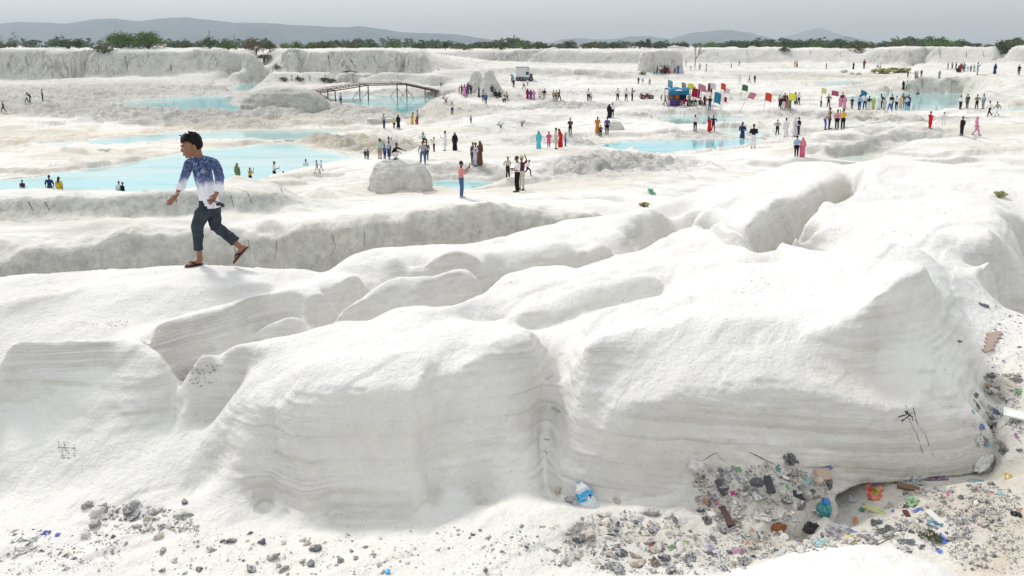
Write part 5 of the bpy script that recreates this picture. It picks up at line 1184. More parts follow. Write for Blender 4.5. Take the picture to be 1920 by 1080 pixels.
for a in [(989, 186, 20, 'gown_veil', 'crimson', 'red', 'woman in red sari in the row right of the cones', 160), (995, 187, 19, 'gown_veil', 'purple', 'purple', 'woman in dark purple between the red and the pink saris', 180), (1001, 187, 19, 'gown_veil', 'pink', 'pink', 'woman in pink sari right of the purple one', 180),
          (1012, 185, 18, 'kurta', 'white', 'black', 'person in white shawl right of the three saris', 0), (1017, 185, 17, 'stand', 'beige', 'white', 'person in pale clothes between a white shawl and a black shirt', 0), (1021, 186, 20, 'stand', 'black', 'khaki', 'man in black shirt and khaki trousers right of the saris', 180),
          (1038, 190, 21, 'stand', 'tan', 'khaki', 'left man in tan of the trio on the middle flat', 20), (1043, 190, 20, 'stand', 'khaki', 'brown', 'middle man in khaki of the trio on the middle flat', 0), (1048, 190, 22, 'walk', 'black', 'black', 'right person in black of the trio on the middle flat', 60),
          (1103, 190, 24, 'stand', 'white', 'black', 'man in white shirt standing with a child on the middle flat', 10), (1108, 190, 17, 'stand', 'white', 'grey', 'child in white right beside the man in white', 0),
          (1158, 189, 24, 'akimbo', 'white', 'black', 'left of three men standing near the parked jeep', 0), (1174, 190, 24, 'akimbo', 'white', 'black', 'middle of three men near the jeep, hands on hips', 180), (1185, 189, 24, 'photo', 'grey', 'black', 'right of three men near the jeep, arm raised', 60),
          (1197, 158, 14, 'stand', 'black', 'dgrey', 'person in black left of two pale walkers on the far flat', 0), (1205, 159, 13, 'walk', 'grey', 'beige', 'pale walker between the black and the tan one on the far flat', None), (1218, 160, 14, 'walk', 'tan', 'brown', 'walker in tan, right of three on the far flat', None)]: P_(*a)
P_(1142, 222, 27, 'gown_veil', 'black', 'black', 'woman in black abaya up the slope beside a man with a child', 160)
P_(1148, 220, 27, 'stand', 'white', 'black', 'man in white shirt carrying a child beside the woman in black', 180)
P_(1120, 249, 32, 'gown_lean', 'orange', 'orange', 'woman in orange brown dress and dark shawl by the wedge rock', 0, veilc='brown')
P_(1126, 256, 22, 'stand', 'dgrey', 'black', 'child in dark clothes held by the man in purple', 0)
P_(1138, 254, 33, 'stand', 'purple', 'black', 'man in purple shirt with backpack, seen from behind', 180)
P_(1069, 253, 32, 'phone_low', 'brown', 'black', 'man in dark brown shirt carrying a child in his arms', -20)
P_(1010, 279, 34, 'gown_veil', 'cyan', 'cyan', 'woman in turquoise sari at the left of the family group', -10)
P_(1029, 276, 30, 'girl', 'rose', 'maroon', 'girl in pink red dress beside the turquoise sari', 0)
P_(1042, 280, 40, 'kurta', 'beige', 'beige', 'man in beige grey shirt and trousers beside the red dress', 100)
P_(1051, 276, 37, 'gown_lean', 'red', 'red', 'woman in red dress leaning on the man in beige', -60)
P_(1060, 274, 26, 'reach', 'grey', 'blue', 'child with pointing arm right of the red dress', 60)
# -- at the mesa
mesa = [('teal', 'teal', 'sit', 'person in teal sitting at the left end of the mesa crowd'), ('black', 'black', 'stand', 'person in black second in the mesa crowd'), ('white', 'dgrey', 'stand', 'person in white at the left of the mesa crowd'), ('grey', 'black', 'stand', 'person in grey in the mesa crowd'), ('black', 'dgrey', 'gown_veil', 'woman in black veil in the mesa crowd'), ('maroon', 'maroon', 'gown', 'woman in maroon in the middle of the mesa crowd'), ('plaid', 'black', 'stand', 'person in checked shirt in the mesa crowd'), ('crimson', 'crimson', 'gown', 'woman in crimson in the mesa crowd'), ('dgrey', 'black', 'sit', 'dark figure sitting in the gap of the mesa crowd'), ('red', 'maroon', 'stand', 'child in bright red below the mesa'), ('blue', 'blue', 'gown_veil', 'woman in bright blue at the right of the mesa crowd'), ('navy', 'navy', 'gown', 'woman in navy at the right end of the mesa crowd'), ('white', 'blue', 'stand', 'person in white right behind the blue woman at the mesa')]
for i, (c1, c2, f_, lb) in enumerate(mesa): P_([1230, 1232, 1238, 1241, 1245, 1248, 1251, 1254, 1259, 1265, 1271, 1276, 1273][i], [140, 139, 139, 139, 138, 139, 137, 138, 137, 138, 138, 138, 136][i], [9, 16, 16, 15, 16, 15, 15, 13, 8, 12, 16, 15, 15][i], f_, c1, c2, lb)
for a in [(1286, 124, 11, 'stand', 'black', 'dgrey', 'dark figure standing just right of the mesa'), (1295, 133, 10, 'walk', 'grey', 'beige', 'small pale walker right of the mesa'), (1303, 133, 10, 'walk', 'white', 'white', 'small white walker below the bare tree'), (1312, 131, 13, 'walk', 'grey', 'black', 'striding dark walker right of the bare tree'), (1324, 134, 14, 'gown', 'cream', 'tan', 'woman in cream and black right of the bare tree'),
          (1371, 128, 9, 'stand', 'black', 'black', 'small black figure on the far flat right of the bare tree'), (1386, 124, 12, 'walk', 'beige', 'grey', 'pale striding figure near the far wall'), (1387, 156, 15, 'walk', 'white', 'beige', 'pale walker left of two darker ones behind the flags'), (1405, 156, 14, 'walk', 'grey', 'dgrey', 'grey walker between a pale and a black one'), (1415, 155, 15, 'stand', 'black', 'black', 'black clad figure right of the grey walker behind the flags'),
          (1490, 126, 12, 'walk', 'orange', 'orange', 'walker in orange beside one in dark red at the far wall'), (1494, 126, 13, 'gown', 'maroon', 'maroon', 'walker in dark red beside one in orange at the far wall'), (1549, 130, 12, 'stand', 'brown', 'dgrey', 'lone brown figure at the foot of the far wall'), (1600, 130, 13, 'gown_veil', 'black', 'black', 'lone woman in black on the far right flat'), (1620, 129, 18, 'stand', 'maroon', 'brown', 'tall thin figure in brownish red at the far wall'),
          (1645, 130, 13, 'walk', 'white', 'black', 'left of two walkers in white shirts above the grass patches', 90), (1650, 130, 12, 'walk', 'white', 'dgrey', 'right of two walkers in white shirts above the grass patches', 90), (1702, 145, 12, 'stand', 'black', 'black', 'single black figure on the fluted bank'), (1716, 147, 14, 'gown', 'grey', 'grey', 'woman in grey left of a pink one on the fluted bank'), (1720, 147, 13, 'gown', 'pink', 'pink', 'woman in faded pink on the fluted bank'), (1727, 147, 14, 'walk', 'brown', 'maroon', 'person in brown right of the pink one on the fluted bank'),
          (1761, 146, 14, 'gown_veil', 'grey', 'dgrey', 'person in grey shawl on the bank right of the pale pool')]: P_(*a)
rr_ = [(1777, 130, 13, 'stand', 'black', 'black', 'black figure at the left end of the far right crowd'), (1785, 129, 13, 'stand', 'plaid', 'dgrey', 'person in pale checks second in the far right crowd'), (1792, 131, 14, 'stand', 'black', 'dgrey', 'dark figure left of the crimson dress in the far right crowd'), (1796, 136, 12, 'sit', 'black', 'dgrey', 'dark seated figure before the crimson dress'), (1800, 136, 17, 'gown_veil', 'crimson', 'crimson', 'woman in crimson in the far right crowd'), (1803, 133, 15, 'stand', 'dgrey', 'black', 'dark person directly behind the crimson woman'), (1807, 135, 18, 'stand', 'grey', 'navy', 'tall grey figure right of the crimson woman'), (1814, 135, 12, 'stand', 'lilac', 'white', 'small pale child in the far right crowd'), (1820, 135, 13, 'stand', 'teal', 'navy', 'child in teal in the far right crowd'), (1826, 135, 14, 'gown', 'beige', 'brown', 'woman in beige at the right of the far right crowd'), (1832, 141, 23, 'photo', 'lblue', 'grey', 'man in grey blue holding up a camera in front of the far right crowd'), (1865, 139, 20, 'gown_veil', 'navy', 'navy', 'woman in navy dress standing alone near the wall notch'), (1910, 141, 20, 'stand', 'black', 'brown', 'person in black top near the right edge, on the upper bank')]
for a in rr_: P_(*a)
# -- stall people
for a in [(1254, 198, 25, 'stand', 'white', 'white', 'man in white at the left corner of the stall', 0), (1247, 197, 19, 'walk', 'plaid', 'black', 'person in pale shirt walking left of the stall', 60), (1240, 188, 13, 'lean', 'beige', 'dgrey', 'person in beige leaning left of the stall', 0), (1292, 196, 20, 'stand', 'white', 'black', 'man in white shirt among the motorbikes', 0), (1313, 197, 14, 'sit', 'grey', 'black', 'person in grey sitting right of the motorbikes', 0), (1321, 197, 18, 'gown_veil', 'maroon', 'maroon', 'woman in maroon right of the motorbikes', 150), (1330, 208, 27, 'akimbo', 'black', 'denim', 'man in black jacket and jeans before the big blue flag', 20), (1304, 201, 16, 'stand', 'black', 'cream', 'boy in black top and cream shorts in front of the motorbikes', 180)]: P_(*a)
P_(1303, 247, 31, 'photo', 'white', 'black', 'person in white shirt taking a photo by the shallow pool', 160)
P_(1330, 247, 29, 'gown_lean', 'red', 'red', 'woman in red dress left of the man in black by the shallow pool', -150)
P_(1337, 246, 30, 'akimbo', 'black', 'maroon', 'person in black right of the red dress by the shallow pool', 180)
P_(1391, 270, 41, 'girl', 'navy', 'white', 'woman in navy top and white trousers with long dark hair', 0, shoe='white')
P_(1412, 278, 46, 'phone_low', 'black', 'white', 'person in black shirt and white trousers seen from behind', 170)
# -- small group with yellow flag
for a in [(1461, 200, 22, 'stand', 'plaid', 'black', 'leftmost person in the tight group at the yellow flag', 30), (1465, 204, 24, 'stand', 'black', 'black', 'person in black, second in the group at the yellow flag', 0), (1469, 205, 26, 'stand', 'maroon', 'white', 'person in dark top and white trousers at the yellow flag', 180), (1475, 204, 25, 'gown', 'salmon', 'salmon', 'woman in salmon pink dress under the yellow flag', 180), (1480, 204, 24, 'gown', 'olive', 'olive', 'woman in olive dress under the yellow flag', 0), (1471, 198, 24, 'stand', 'dgrey', 'black', 'dark haired person at the back of the yellow flag group', 0), (1491, 196, 22, 'gown_veil', 'black', 'dgrey', 'woman in black right of the yellow flag', 60), (1497, 196, 23, 'akimbo', 'white', 'black', 'man in white shirt right of the yellow flag', 0)]: P_(*a)
P_(1457, 253, 29, 'akimbo', 'grey', 'black', 'boy in grey patterned shirt left of the men in white', 0)
P_(1473, 257, 36, 'kurta', 'white', 'white', 'man in white kurta, left of the white embracing pair', 180, shoe='dgrey')
P_(1490, 256, 36, 'gown_arm', 'lilac', 'lilac', 'person in pale lilac white clothes in the embracing pair', 100)
P_(1497, 253, 33, 'stand', 'black', 'black', 'dark clothed person behind the pale embracing figure', -80)
P_(1493, 294, 40, 'stand', 'lblue', 'black', 'man in blue checked shirt with his arm round a woman in pink', 180)
P_(1504, 294, 37, 'gown_veil', 'rose', 'rose', 'woman in pink sari and pale headscarf beside the blue checked man', 180, veilc='salmon')
# -- the long row at the pale pool
row = [(1539, 200, 19, 'stand', 'white', 'dgrey', 'boy in white shirt under the pale yellow flag'), (1553, 200, 24, 'akimbo', 'dgrey', 'black', 'man in dark checked shirt left of the maroon pink flag'), (1575, 200, 21, 'gown', 'pink', 'pink', 'first woman in pink at the left of the pool row'), (1579, 200, 27, 'stand', 'maroon', 'dgrey', 'tall dark figure between two pink dresses'), (1583, 204, 24, 'gown_veil', 'pink', 'lilac', 'second woman in pale pink at the left of the pool row'),
       (1597, 204, 22, 'phone_low', 'maroon', 'brown', 'person in dark red holding a camera in the pool row'), (1611, 206, 28, 'stand', 'lblue', 'navy', 'man in light blue shirt holding the blue flag'), (1621, 205, 28, 'stand_open', 'white', 'black', 'man in white shirt and black trousers right of the blue flag'), (1629, 205, 25, 'akimbo', 'black', 'white', 'person in black shirt and white trousers in the pool row'), (1637, 205, 23, 'gown_veil', 'lime', 'lime', 'woman in yellow green dress in the pool row'),
       (1648, 205, 26, 'gown_arm', 'white', 'orange', 'woman in white veil with orange cloth in the pool row'), (1651, 204, 28, 'stand', 'black', 'black', 'dark haired person behind the white and orange woman'), (1658, 205, 22, 'gown', 'beige', 'beige', 'woman in beige right of the white and orange one'), (1668, 209, 26, 'walk', 'white', 'blue', 'person in white top and blue trousers stepping forward from the row'), (1671, 204, 27, 'stand', 'black', 'black', 'person in black behind the stepping blue trousers'), (1680, 205, 25, 'stand', 'white', 'black', 'man in white shirt and black trousers, second white one in the row'),
       (1688, 205, 24, 'gown_arm', 'cream', 'cream', 'woman in cream dress near the right end of the pool row'), (1692, 204, 28, 'stand', 'dgrey', 'tan', 'dark haired person behind the cream dress'), (1699, 205, 25, 'stand', 'white', 'blue', 'person in white top and blue skirt near the right end of the row'), (1703, 203, 25, 'gown', 'navy', 'navy', 'last person, in navy, at the right end of the pool row')]
for a in row: P_(*a, yaw=random.choice([170, 180, 190, 0, 30]))
P_(1693, 172, 17, 'gown_veil', 'black', 'black', 'woman in black standing across the pale pool')
P_(1700, 172, 17, 'photo', 'white', 'grey', 'man in white beside the woman in black across the pale pool')
dx_, dy_, dz_ = [float(v) for v in pdir(1721, 176)]; t_ = 8.75 / -dz_
person(1721, 176, 22, 'stand', 'black', 'black', 'dark haired bather with only head and shoulders above the pale pool', 0, pt=(dx_ * t_, dy_ * t_, CZ - 8.75 - 1.55))
P_(1547, 243, 37, 'lean', 'tan', 'blue', 'man in yellow tan shirt and jeans leaning beside another man', 60)
P_(1554, 241, 40, 'stand', 'khaki', 'navy', 'man in khaki half hidden behind the leaning tan shirt', 60)
P_(1569, 242, 37, 'stand', 'pink', 'black', 'man in pale pink shirt and black trousers beside the yellow shirt', 180)
P_(1580, 243, 39, 'photo', 'yellow', 'black', 'man in yellow shirt and black trousers with a raised hand', 180)
P_(1743, 242, 33, 'kurta_phone', 'red', 'red', 'woman in bright red dress standing alone on the right flat', 100)
P_(1769, 233, 23, 'stand_open', 'white', 'white', 'small child in white right of the red dress', 0)
P_(1803, 254, 36, 'stand', 'black', 'black', 'man all in black on the right flat', -80)
P_(1830, 254, 35, 'kurta_walk', 'pink', 'pink', 'woman in pink salwar walking, right of the man in black', 60)
for a in [(1800, 205, 26, 'stand', 'white', 'black', 'man in white shirt at the corner of the pale pool', 100), (1813, 203, 27, 'stand', 'dgrey', 'dgrey', 'man in dark grey right of the white shirt at the pool corner', -70), (1831, 204, 27, 'akimbo', 'olive', 'black', 'man in olive shirt, hands on hips, at the quarry corner', 180), (1843, 204, 28, 'stand', 'lblue', 'grey', 'man in grey blue right of the olive shirt', -80), (1855, 218, 29, 'walk', 'white', 'black', 'man in white shirt and black trousers striding left at the right side', -80), (1869, 218, 28, 'walk', 'grey', 'white', 'man in grey shirt and white trousers walking at the right side', -80)]: P_(*a)
print('people', time.time() - T0)

# ================================================================== the walking boy on the ridge
fx0, fy0, fz0 = hit(366, 498)
D0 = fy0
def J(px, py, y=0.0):
    a = pd(px, py, D0 + y); return np.array([float(a[0]) - fx0, float(a[1]) - fy0, float(a[2]) - fz0])
def wrinkle(me, amp, sc, seed=1, stretch=(1, 1, 1)):
    n = len(me.vertices); co = np.empty(n * 3, np.float32); me.vertices.foreach_get('co', co); co = co.reshape(-1, 3).astype(float)
    no = np.empty(n * 3, np.float32); me.vertices.foreach_get('normal', no); no = no.reshape(-1, 3)
    w = fbm(co[:, 0] / sc * stretch[0], co[:, 1] / sc * stretch[1], co[:, 2] / sc * stretch[2], oct=3, seed=seed)
    w = 1 - np.abs(w) * 3; co += no * (amp * w)[:, None]; me.vertices.foreach_set('co', co.astype(np.float32).ravel()); me.update()
boy = empty('boy', (fx0, fy0, fz0), 0, 1, label='boy in blue and white tie-dyed shirt walking along the rock ridge in flip-flops', category='person')
kq = depth_of(fx0, fy0, fz0) / F            # metres per pixel at the boy
# head
Hc = J(359, 273.5, -.02)
def rotm(az, tilt, roll=0):
    ca, sa = math.cos(az), math.sin(az); ct, st = math.cos(tilt), math.sin(tilt); cr_, sr_ = math.cos(roll), math.sin(roll)
    Rz = np.array([[ca, -sa, 0], [sa, ca, 0], [0, 0, 1]]); Rx = np.array([[1, 0, 0], [0, ct, -st], [0, st, ct]]); Ry = np.array([[cr_, 0, sr_], [0, 1, 0], [-sr_, 0, cr_]])
    return Rz @ Rx @ Ry
HR = rotm(R(-58), R(14)); hsz = 1.10
def HP(x, y, z): return Hc + HR @ (np.array([x, y, z]) * hsz)
def hb(c, r): return ball_vf(HP(*c), tuple(np.array(r) * hsz), 16, HR)
def hl(pts, rad, n=8): return tube_vf([HP(*p) for p in pts], rad, n, HR @ np.array([1, 0, 0]))
headp = [hb((0, .012, .035), (.074, .094, .085)), hb((0, -.025, -.02), (.062, .072, .078)), hb((0, -.042, -.078), (.042, .042, .034)), hb((0, -.074, -.092), (.019, .016, .016)),
         hl([(0, -.088, .012), (0, -.098, -.010), (0, -.106, -.028)], [.008, .010, .012]), hb((.010, -.096, -.030), (.009, .010, .008)), hb((-.010, -.096, -.030), (.009, .010, .008)),
         hb((.027, -.080, .022), (.022, .014, .009)), hb((-.027, -.080, .022), (.022, .014, .009)), hb((.036, -.060, -.035), (.024, .026, .026)), hb((-.036, -.060, -.035), (.024, .026, .026)),
         hb((0, -.093, -.056), (.021, .010, .006)), hb((0, -.090, -.067), (.018, .010, .007)), hb((.077, .012, -.012), (.009, .020, .030)), hb((-.077, .012, -.012), (.009, .020, .030))]
neckb = J(373, 297, 0)
headp += [tube_vf([HP(0, .03, -.05), (HP(0, .03, -.09) + neckb) / 2, neckb, J(378, 306, .01)], [.052, .048, .055, .06], 14)]
# far arm (right arm, image left, swung forward)
S1, E1, W1_, H1 = J(355, 306, .10), J(346, 333, .14), J(331, 366, .10), J(322, 376, .08)
S2, E2, W2_, H2 = J(400, 304, -.10), J(412, 334, -.14), J(405, 366, -.18), J(398, 376, -.19)
arms = [tube_vf([S1, E1, (E1 + W1_) / 2, W1_], [.038, .034, .030, .020], 12), tube_vf([S2, E2, (E2 + W2_) / 2, W2_], [.04, .036, .032, .022], 12)]
def hand(wrist, palm_end, tips, width, thumb):
    out = []; d_ = palm_end - wrist; 
    out.append(tube_vf([wrist, wrist * .5 + palm_end * .5, palm_end], [(.018, .014), (.030, .014), (.030, .012)], 10, width))
    for i, tp in enumerate(tips):
        b0 = palm_end + width * ((i - 1.5) * .0155) - d_ * .15; tp = np.array(tp); mid = (b0 + tp) / 2 + np.cross(width, d_ / np.linalg.norm(d_)) * .008
        out.append(tube_vf([b0, mid, tp], [.0088, .0080, .0062], 7))
    b0 = wrist + d_ * .35 + width * thumb[1] * .025; out.append(tube_vf([b0, (b0 + thumb[0]) / 2 + width * thumb[1] * .006, thumb[0]], [.011, .0095, .007], 7))
    return out
w1 = np.array([.55, -.2, -.75]); w1 /= np.linalg.norm(w1)
hp1 = hand(W1_, H1, [J(312, 379, .06) + w1 * -.004, J(312, 382.5, .05), J(314, 384.5, .05), J(318, 386, .06)], w1, (J(330, 381, .03), 1))
w2 = np.array([.15, -.3, -.95]); w2 /= np.linalg.norm(w2)
hp2 = hand(W2_, H2, [J(388, 376, -.20), J(388, 379, -.21), J(390, 382, -.21), J(393, 384.5, -.20)], w2, (J(392, 371, -.24), -1))
# feet
def foot(heel, toe, up, side):
    heel, toe = np.array(heel), np.array(toe); d_ = (toe - heel); L = np.linalg.norm(d_); d_ /= L; out = []
    side = side - d_ * side.dot(d_); side /= np.linalg.norm(side); nrm = np.cross(side, d_); nrm *= np.sign(nrm.dot(up)) or 1
    out.append(tube_vf([heel + nrm * .028, heel + d_ * L * .35 + nrm * .032, heel + d_ * L * .68 + nrm * .022, heel + d_ * L * .84 + nrm * .016], [(.026, .026), (.030, .030), (.037, .020), (.036, .013)], 12, side))
    for i in range(5):
        b_ = heel + d_ * L * .80 + side * (.028 - i * .0145) + nrm * .014; e_ = heel + d_ * L * (1.0 - i * .035) + side * (.032 - i * .0165) + nrm * .011
        out.append(tube_vf([b_, e_], [.0105 - i * .001, .0085 - i * .0008], 7))
    return out, d_, side, nrm, L
upv = np.array([0, 0, 1.])
f1h, f1t = J(378, 492, .03), J(349, 496, -.06); f1h[2] = .012; f1t[2] = .012
F1p = foot(f1h, f1t, upv, np.array([.3, 1, 0.]))
f2h, f2t = J(463, 464, .06), J(439, 492, .02)
F2p = foot(f2h, f2t, np.array([-.8, -.3, .4]), np.array([.1, -1, .1]))
K1, A1 = J(371, 424, -.04), J(374, 480, .01); K2, A2 = J(406, 425, .07), J(450, 463, .08)
hipL, hipR = J(388, 392, -.06), J(398, 392, .06)
legsb = [tube_vf([hipL, K1, (K1 + A1) / 2, A1, f1h + np.array([-.01, 0, .04])], [.05, .036, .033, .030, .03], 12), tube_vf([hipR, K2, (K2 + A2) / 2, A2, f2h + F2p[3] * .03 + F2p[1] * .02], [.05, .036, .033, .030, .03], 12)]
trunk_ = [tube_vf([J(378, 306, .01), J(384, 340, 0), J(392, 380, 0)], [.07, .08, .08], 12)]
body = fuse('body', headp + arms + hp1 + hp2 + F1p[0] + F2p[0] + legsb + trunk_, .0052, 2, .4)
mt, nt, b = new_mat('boy_skin'); N = NT_(nt); tc = N.n('ShaderNodeTexCoord')
N.l(N.mix(N.ramp(N.noise(tc.outputs['Object'], 14, 3), .3, .7), (.23, .095, .050), (.30, .135, .075)), b.inputs['Base Color']); b.inputs['Roughness'].default_value = .5; b.inputs['Subsurface Weight'].default_value = .08; b.inputs['Subsurface Radius'].default_value = (.01, .004, .002)
add('body', body, mt, boy)
# eyes, brows, lips
EYEW = flat_mat('eye_white', (.55, .50, .46), .3); DARK = flat_mat('eye_dark', (.01, .008, .007), .25, 0)
for sx in (-1, 1):
    add('eye', mesh_from('eye', *ball_vf(HP(sx * .028, -.080, .004), (.0125, .010, .0075), 10, HR)), EYEW, boy)
    add('pupil', mesh_from('pupil', *ball_vf(HP(sx * .028 - .002, -.0875, .003), (.0055, .0035, .0055), 8, HR)), DARK, boy)
    add('eyebrow', mesh_from('eyebrow', *hl([(sx * .012, -.093, .024), (sx * .030, -.090, .031), (sx * .050, -.074, .026)], [.0035, .0045, .002], 6)), DARK, boy)
add('lips', mesh_from('lips', *joinvf([hb((0, -.0965, -.056), (.019, .008, .0042)), hb((0, -.0945, -.066), (.016, .008, .005))])), flat_mat('lips', (.17, .055, .045), .5), boy)
# hair
hp_ = [hb((0, .022, .054), (.077, .091, .068)), hb((0, .058, .012), (.069, .055, .072)), hb((.058, .028, .025), (.020, .040, .040)), hb((-.058, .028, .025), (.020, .040, .040)), hb((0, -.040, .088), (.056, .040, .030))]
q = random.Random(9)
for i in range(230):                                    # locks standing off the scalp
    t = q.uniform(-math.pi, math.pi); el_ = math.asin(q.uniform(-.05, 1)) ; n3 = np.array([math.sin(t) * math.cos(el_), -math.cos(t) * math.cos(el_), math.sin(el_)])
    if n3[1] < -.45 and n3[2] < .50: continue
    b0 = np.array([0, .020, .044]) + n3 * np.array([.074, .088, .076]); L_ = q.uniform(.006, .024) * (1.25 if n3[2] > .6 else .6)
    sw = np.array([q.gauss(0, .2), -.7 + q.gauss(0, .3), q.gauss(0, .25)]); e_ = b0 + (n3 + sw * .8) * L_
    hp_.append(hl([b0 - n3 * .008, b0 + n3 * L_ * .5, e_], [.010, .0075, .0028], 5))
for i in range(16):                                     # uneven hairline across the forehead
    t = (i / 15 - .5) * 2; hp_.append(hl([(t * .058, -.056, .088), (t * .064, -.082 + abs(t) * .024, .070), (t * .066 + q.gauss(0, .004), -.086 + abs(t) * .030, .052 + q.random() * .016)], [.012, .008, .003], 6))
hp_.append(hl([(-.02, -.05, .115), (-.024, -.070, .130), (-.020, -.078, .140)], [.010, .006, .002], 6))
hm = fuse('hair', hp_, .0038, 0, .3); add('hair', hm, flat_mat('boy_hair', (.008, .007, .007), .7, .3, spec=.2), boy)
# shirt
zs = J(380, 345, 0)[2]
sh_parts = [tube_vf([S1 + np.array([.01, -.01, .0]), J(372, 302, .03), J(384, 302, -.03), S2 + np.array([-.01, .0, .0])], [.050, .056, .056, .048], 12), tube_vf([J(376, 299, .0), J(377, 304, .0), J(378, 312, 0), J(381, 330, 0), J(386, 352, 0), J(391, 372, 0), J(393, 388, 0)], [(.062, .052), (.108, .072), (.124, .084), (.117, .086), (.109, .086), (.114, .092), (.128, .104)], 18, (.80, -.60, 0)),
            tube_vf([J(360, 303, .08), S1, (S1 + E1) / 2, E1, J(339, 352, .12)], [.050, .052, .047, .044, .040], 14), tube_vf([J(394, 302, -.06), S2 + np.array([.005, 0, 0]), (S2 + E2) / 2 + np.array([.012, 0, 0]), E2, J(410, 356, -.16)], [.044, .050, .048, .046, .042], 14)]
shirt = fuse('shirt', sh_parts, .007, 3, .5); wrinkle(shirt, .0045, .085, 21, (1, 1, .55)); wrinkle(shirt, .002, .03, 23)
mt, nt, b = new_mat('tie_dye_cotton'); N = NT_(nt); tc = N.n('ShaderNodeTexCoord'); sx_ = N.n('ShaderNodeSeparateXYZ'); N.l(tc.outputs['Object'], sx_.inputs[0])
nz_ = N.noise(N.mapping(tc.outputs['Object'], (1, 1, .6)), 11, 5, .7); fz_ = N.math('ADD', sx_.outputs[2], N.math('MULTIPLY', N.math('SUBTRACT', nz_, .5), .26))
blue = N.mix(N.ramp(N.noise(tc.outputs['Object'], 26, 6, .75, dist=1.2), .46, .66), (.022, .040, .115), (.26, .32, .50))
fade = N.ramp(fz_, zs - .035, zs + .075)
blue = N.mix(N.ramp(sx_.outputs[2], zs + .02, zs + .22), N.mix(.35, blue, (.22, .24, .46)), blue)
N.l(N.mix(fade, (.78, .77, .82), blue), b.inputs['Base Color']); b.inputs['Roughness'].default_value = .85; b.inputs['Specular IOR Level'].default_value = .15
M_TIE = mt; so = add('shirt', shirt, mt, boy)
WC = flat_mat('white_cuff', (.78, .77, .82), .85, .08)
def cuff(a_, b_, r): 
    m_ = fuse('cuff', [tube_vf([a_, (a_ + b_) / 2, b_], [r, r * 1.04, r], 16)], .006, 1); wrinkle(m_, .003, .03, 4); return m_
add('cuff', cuff(J(341, 344, .125), J(336, 355, .11), .050), WC, so); add('cuff', cuff(J(411, 346, -.155), J(409.5, 359, -.17), .052), WC, so)
# collar
cpts = []; cc = J(373, 297, 0)
for i in range(17):
    t = R(-200 + 220 * i / 16) ; cpts.append(cc + np.array([math.cos(t + R(60)) * .066, math.sin(t + R(60)) * .060, .004 + .012 * math.sin(t * .5)]))
add('collar', mesh_from('collar', *tube_vf(cpts, [(.009, .024)] * 17, 8, (1, 0, 0))), flat_mat('collar_blue', (.07, .10, .24), .85), so)
# placket, buttons, chest emblem: laid on the front of the shirt
def onshirt(px, py):
    o_ = np.array([-fx0, -fy0, CZ - fz0]); dd = np.array([float(v) for v in pdir(px, py)]); dd /= np.linalg.norm(dd)
    from mathutils import Vector
    okh, loc, nrm_, idx = so.ray_cast(Vector(o_), Vector(dd)); 
    return np.array(loc) + np.array(nrm_) * .003 if okh else J(px, py, -.12)
bpy.context.view_layer.update()
pl_ = [onshirt(358 + i * 2.0, 303 + i * 7.5) for i in range(9)]
add('placket', mesh_from('placket', *tube_vf(pl_, [(.009, .0022)] * 9, 6, (1, 0, 0))), M_TIE, so)
for i in (2, 4, 6): add('button', mesh_from('button', *ball_vf(onshirt(358.5 + i * 2.0, 303 + i * 7.5), .0045, 8)), flat_mat('button', (.7, .7, .7), .4), so)
em = [onshirt(x, y) for x, y in [(376.5, 321), (379, 319), (380.5, 317.3), (382, 318.5), (384.5, 319.5), (386, 321.5), (384, 323.4), (382, 322), (380, 323.6), (378, 322), (380.4, 320.4), (382.6, 321)]]
add('chest_emblem', mesh_from('chest_emblem', *tube_vf(em, .0022, 5)), flat_mat('emblem_white', (.8, .8, .78), .6, 0), so)
# jeans
JN = flat_mat('dark_jeans', (.036, .048, .060), .85, .35, 14)
jp = [tube_vf([J(391, 374, 0), J(392, 386, 0), J(393, 398, 0)], [(.112, .092), (.122, .098), (.105, .09)], 16, (.8, -.6, 0)),
      tube_vf([hipL + np.array([.01, 0, .0]), J(377, 404, -.06), K1 + np.array([-.0, -.01, 0]), J(372, 440, -.02), J(372, 456, -.01), J(372, 468, -.01)], [.084, .076, .066, .054, .047, .045], 16),
      tube_vf([hipR + np.array([.005, 0, .0]), J(402, 408, .06), K2, J(422, 438, .08), J(438, 449, .08)], [.084, .074, .062, .052, .049], 16),
      tube_vf([J(430, 444, .08), J(441, 453.5, .08)], [(.051, .046), (.060, .048)], 16)]
jm = fuse('jeans', jp, .007, 3, .5); wrinkle(jm, .007, .075, 31, (1, 1, .8)); wrinkle(jm, .0035, .03, 33)
jo = add('jeans', jm, JN, boy)
hem = fuse('hem', [tube_vf([J(372, 462, -.01), J(372, 469, -.01)], [.0500, .0490], 16)], .006, 1); add('hem', hem, JN, jo)
add('pocket_seam', mesh_from('pocket_seam', *tube_vf([J(403, 381, -.14), J(396, 393, -.13), J(388, 402, -.125)], .002, 5)), flat_mat('seam', (.16, .18, .20), .8), jo)
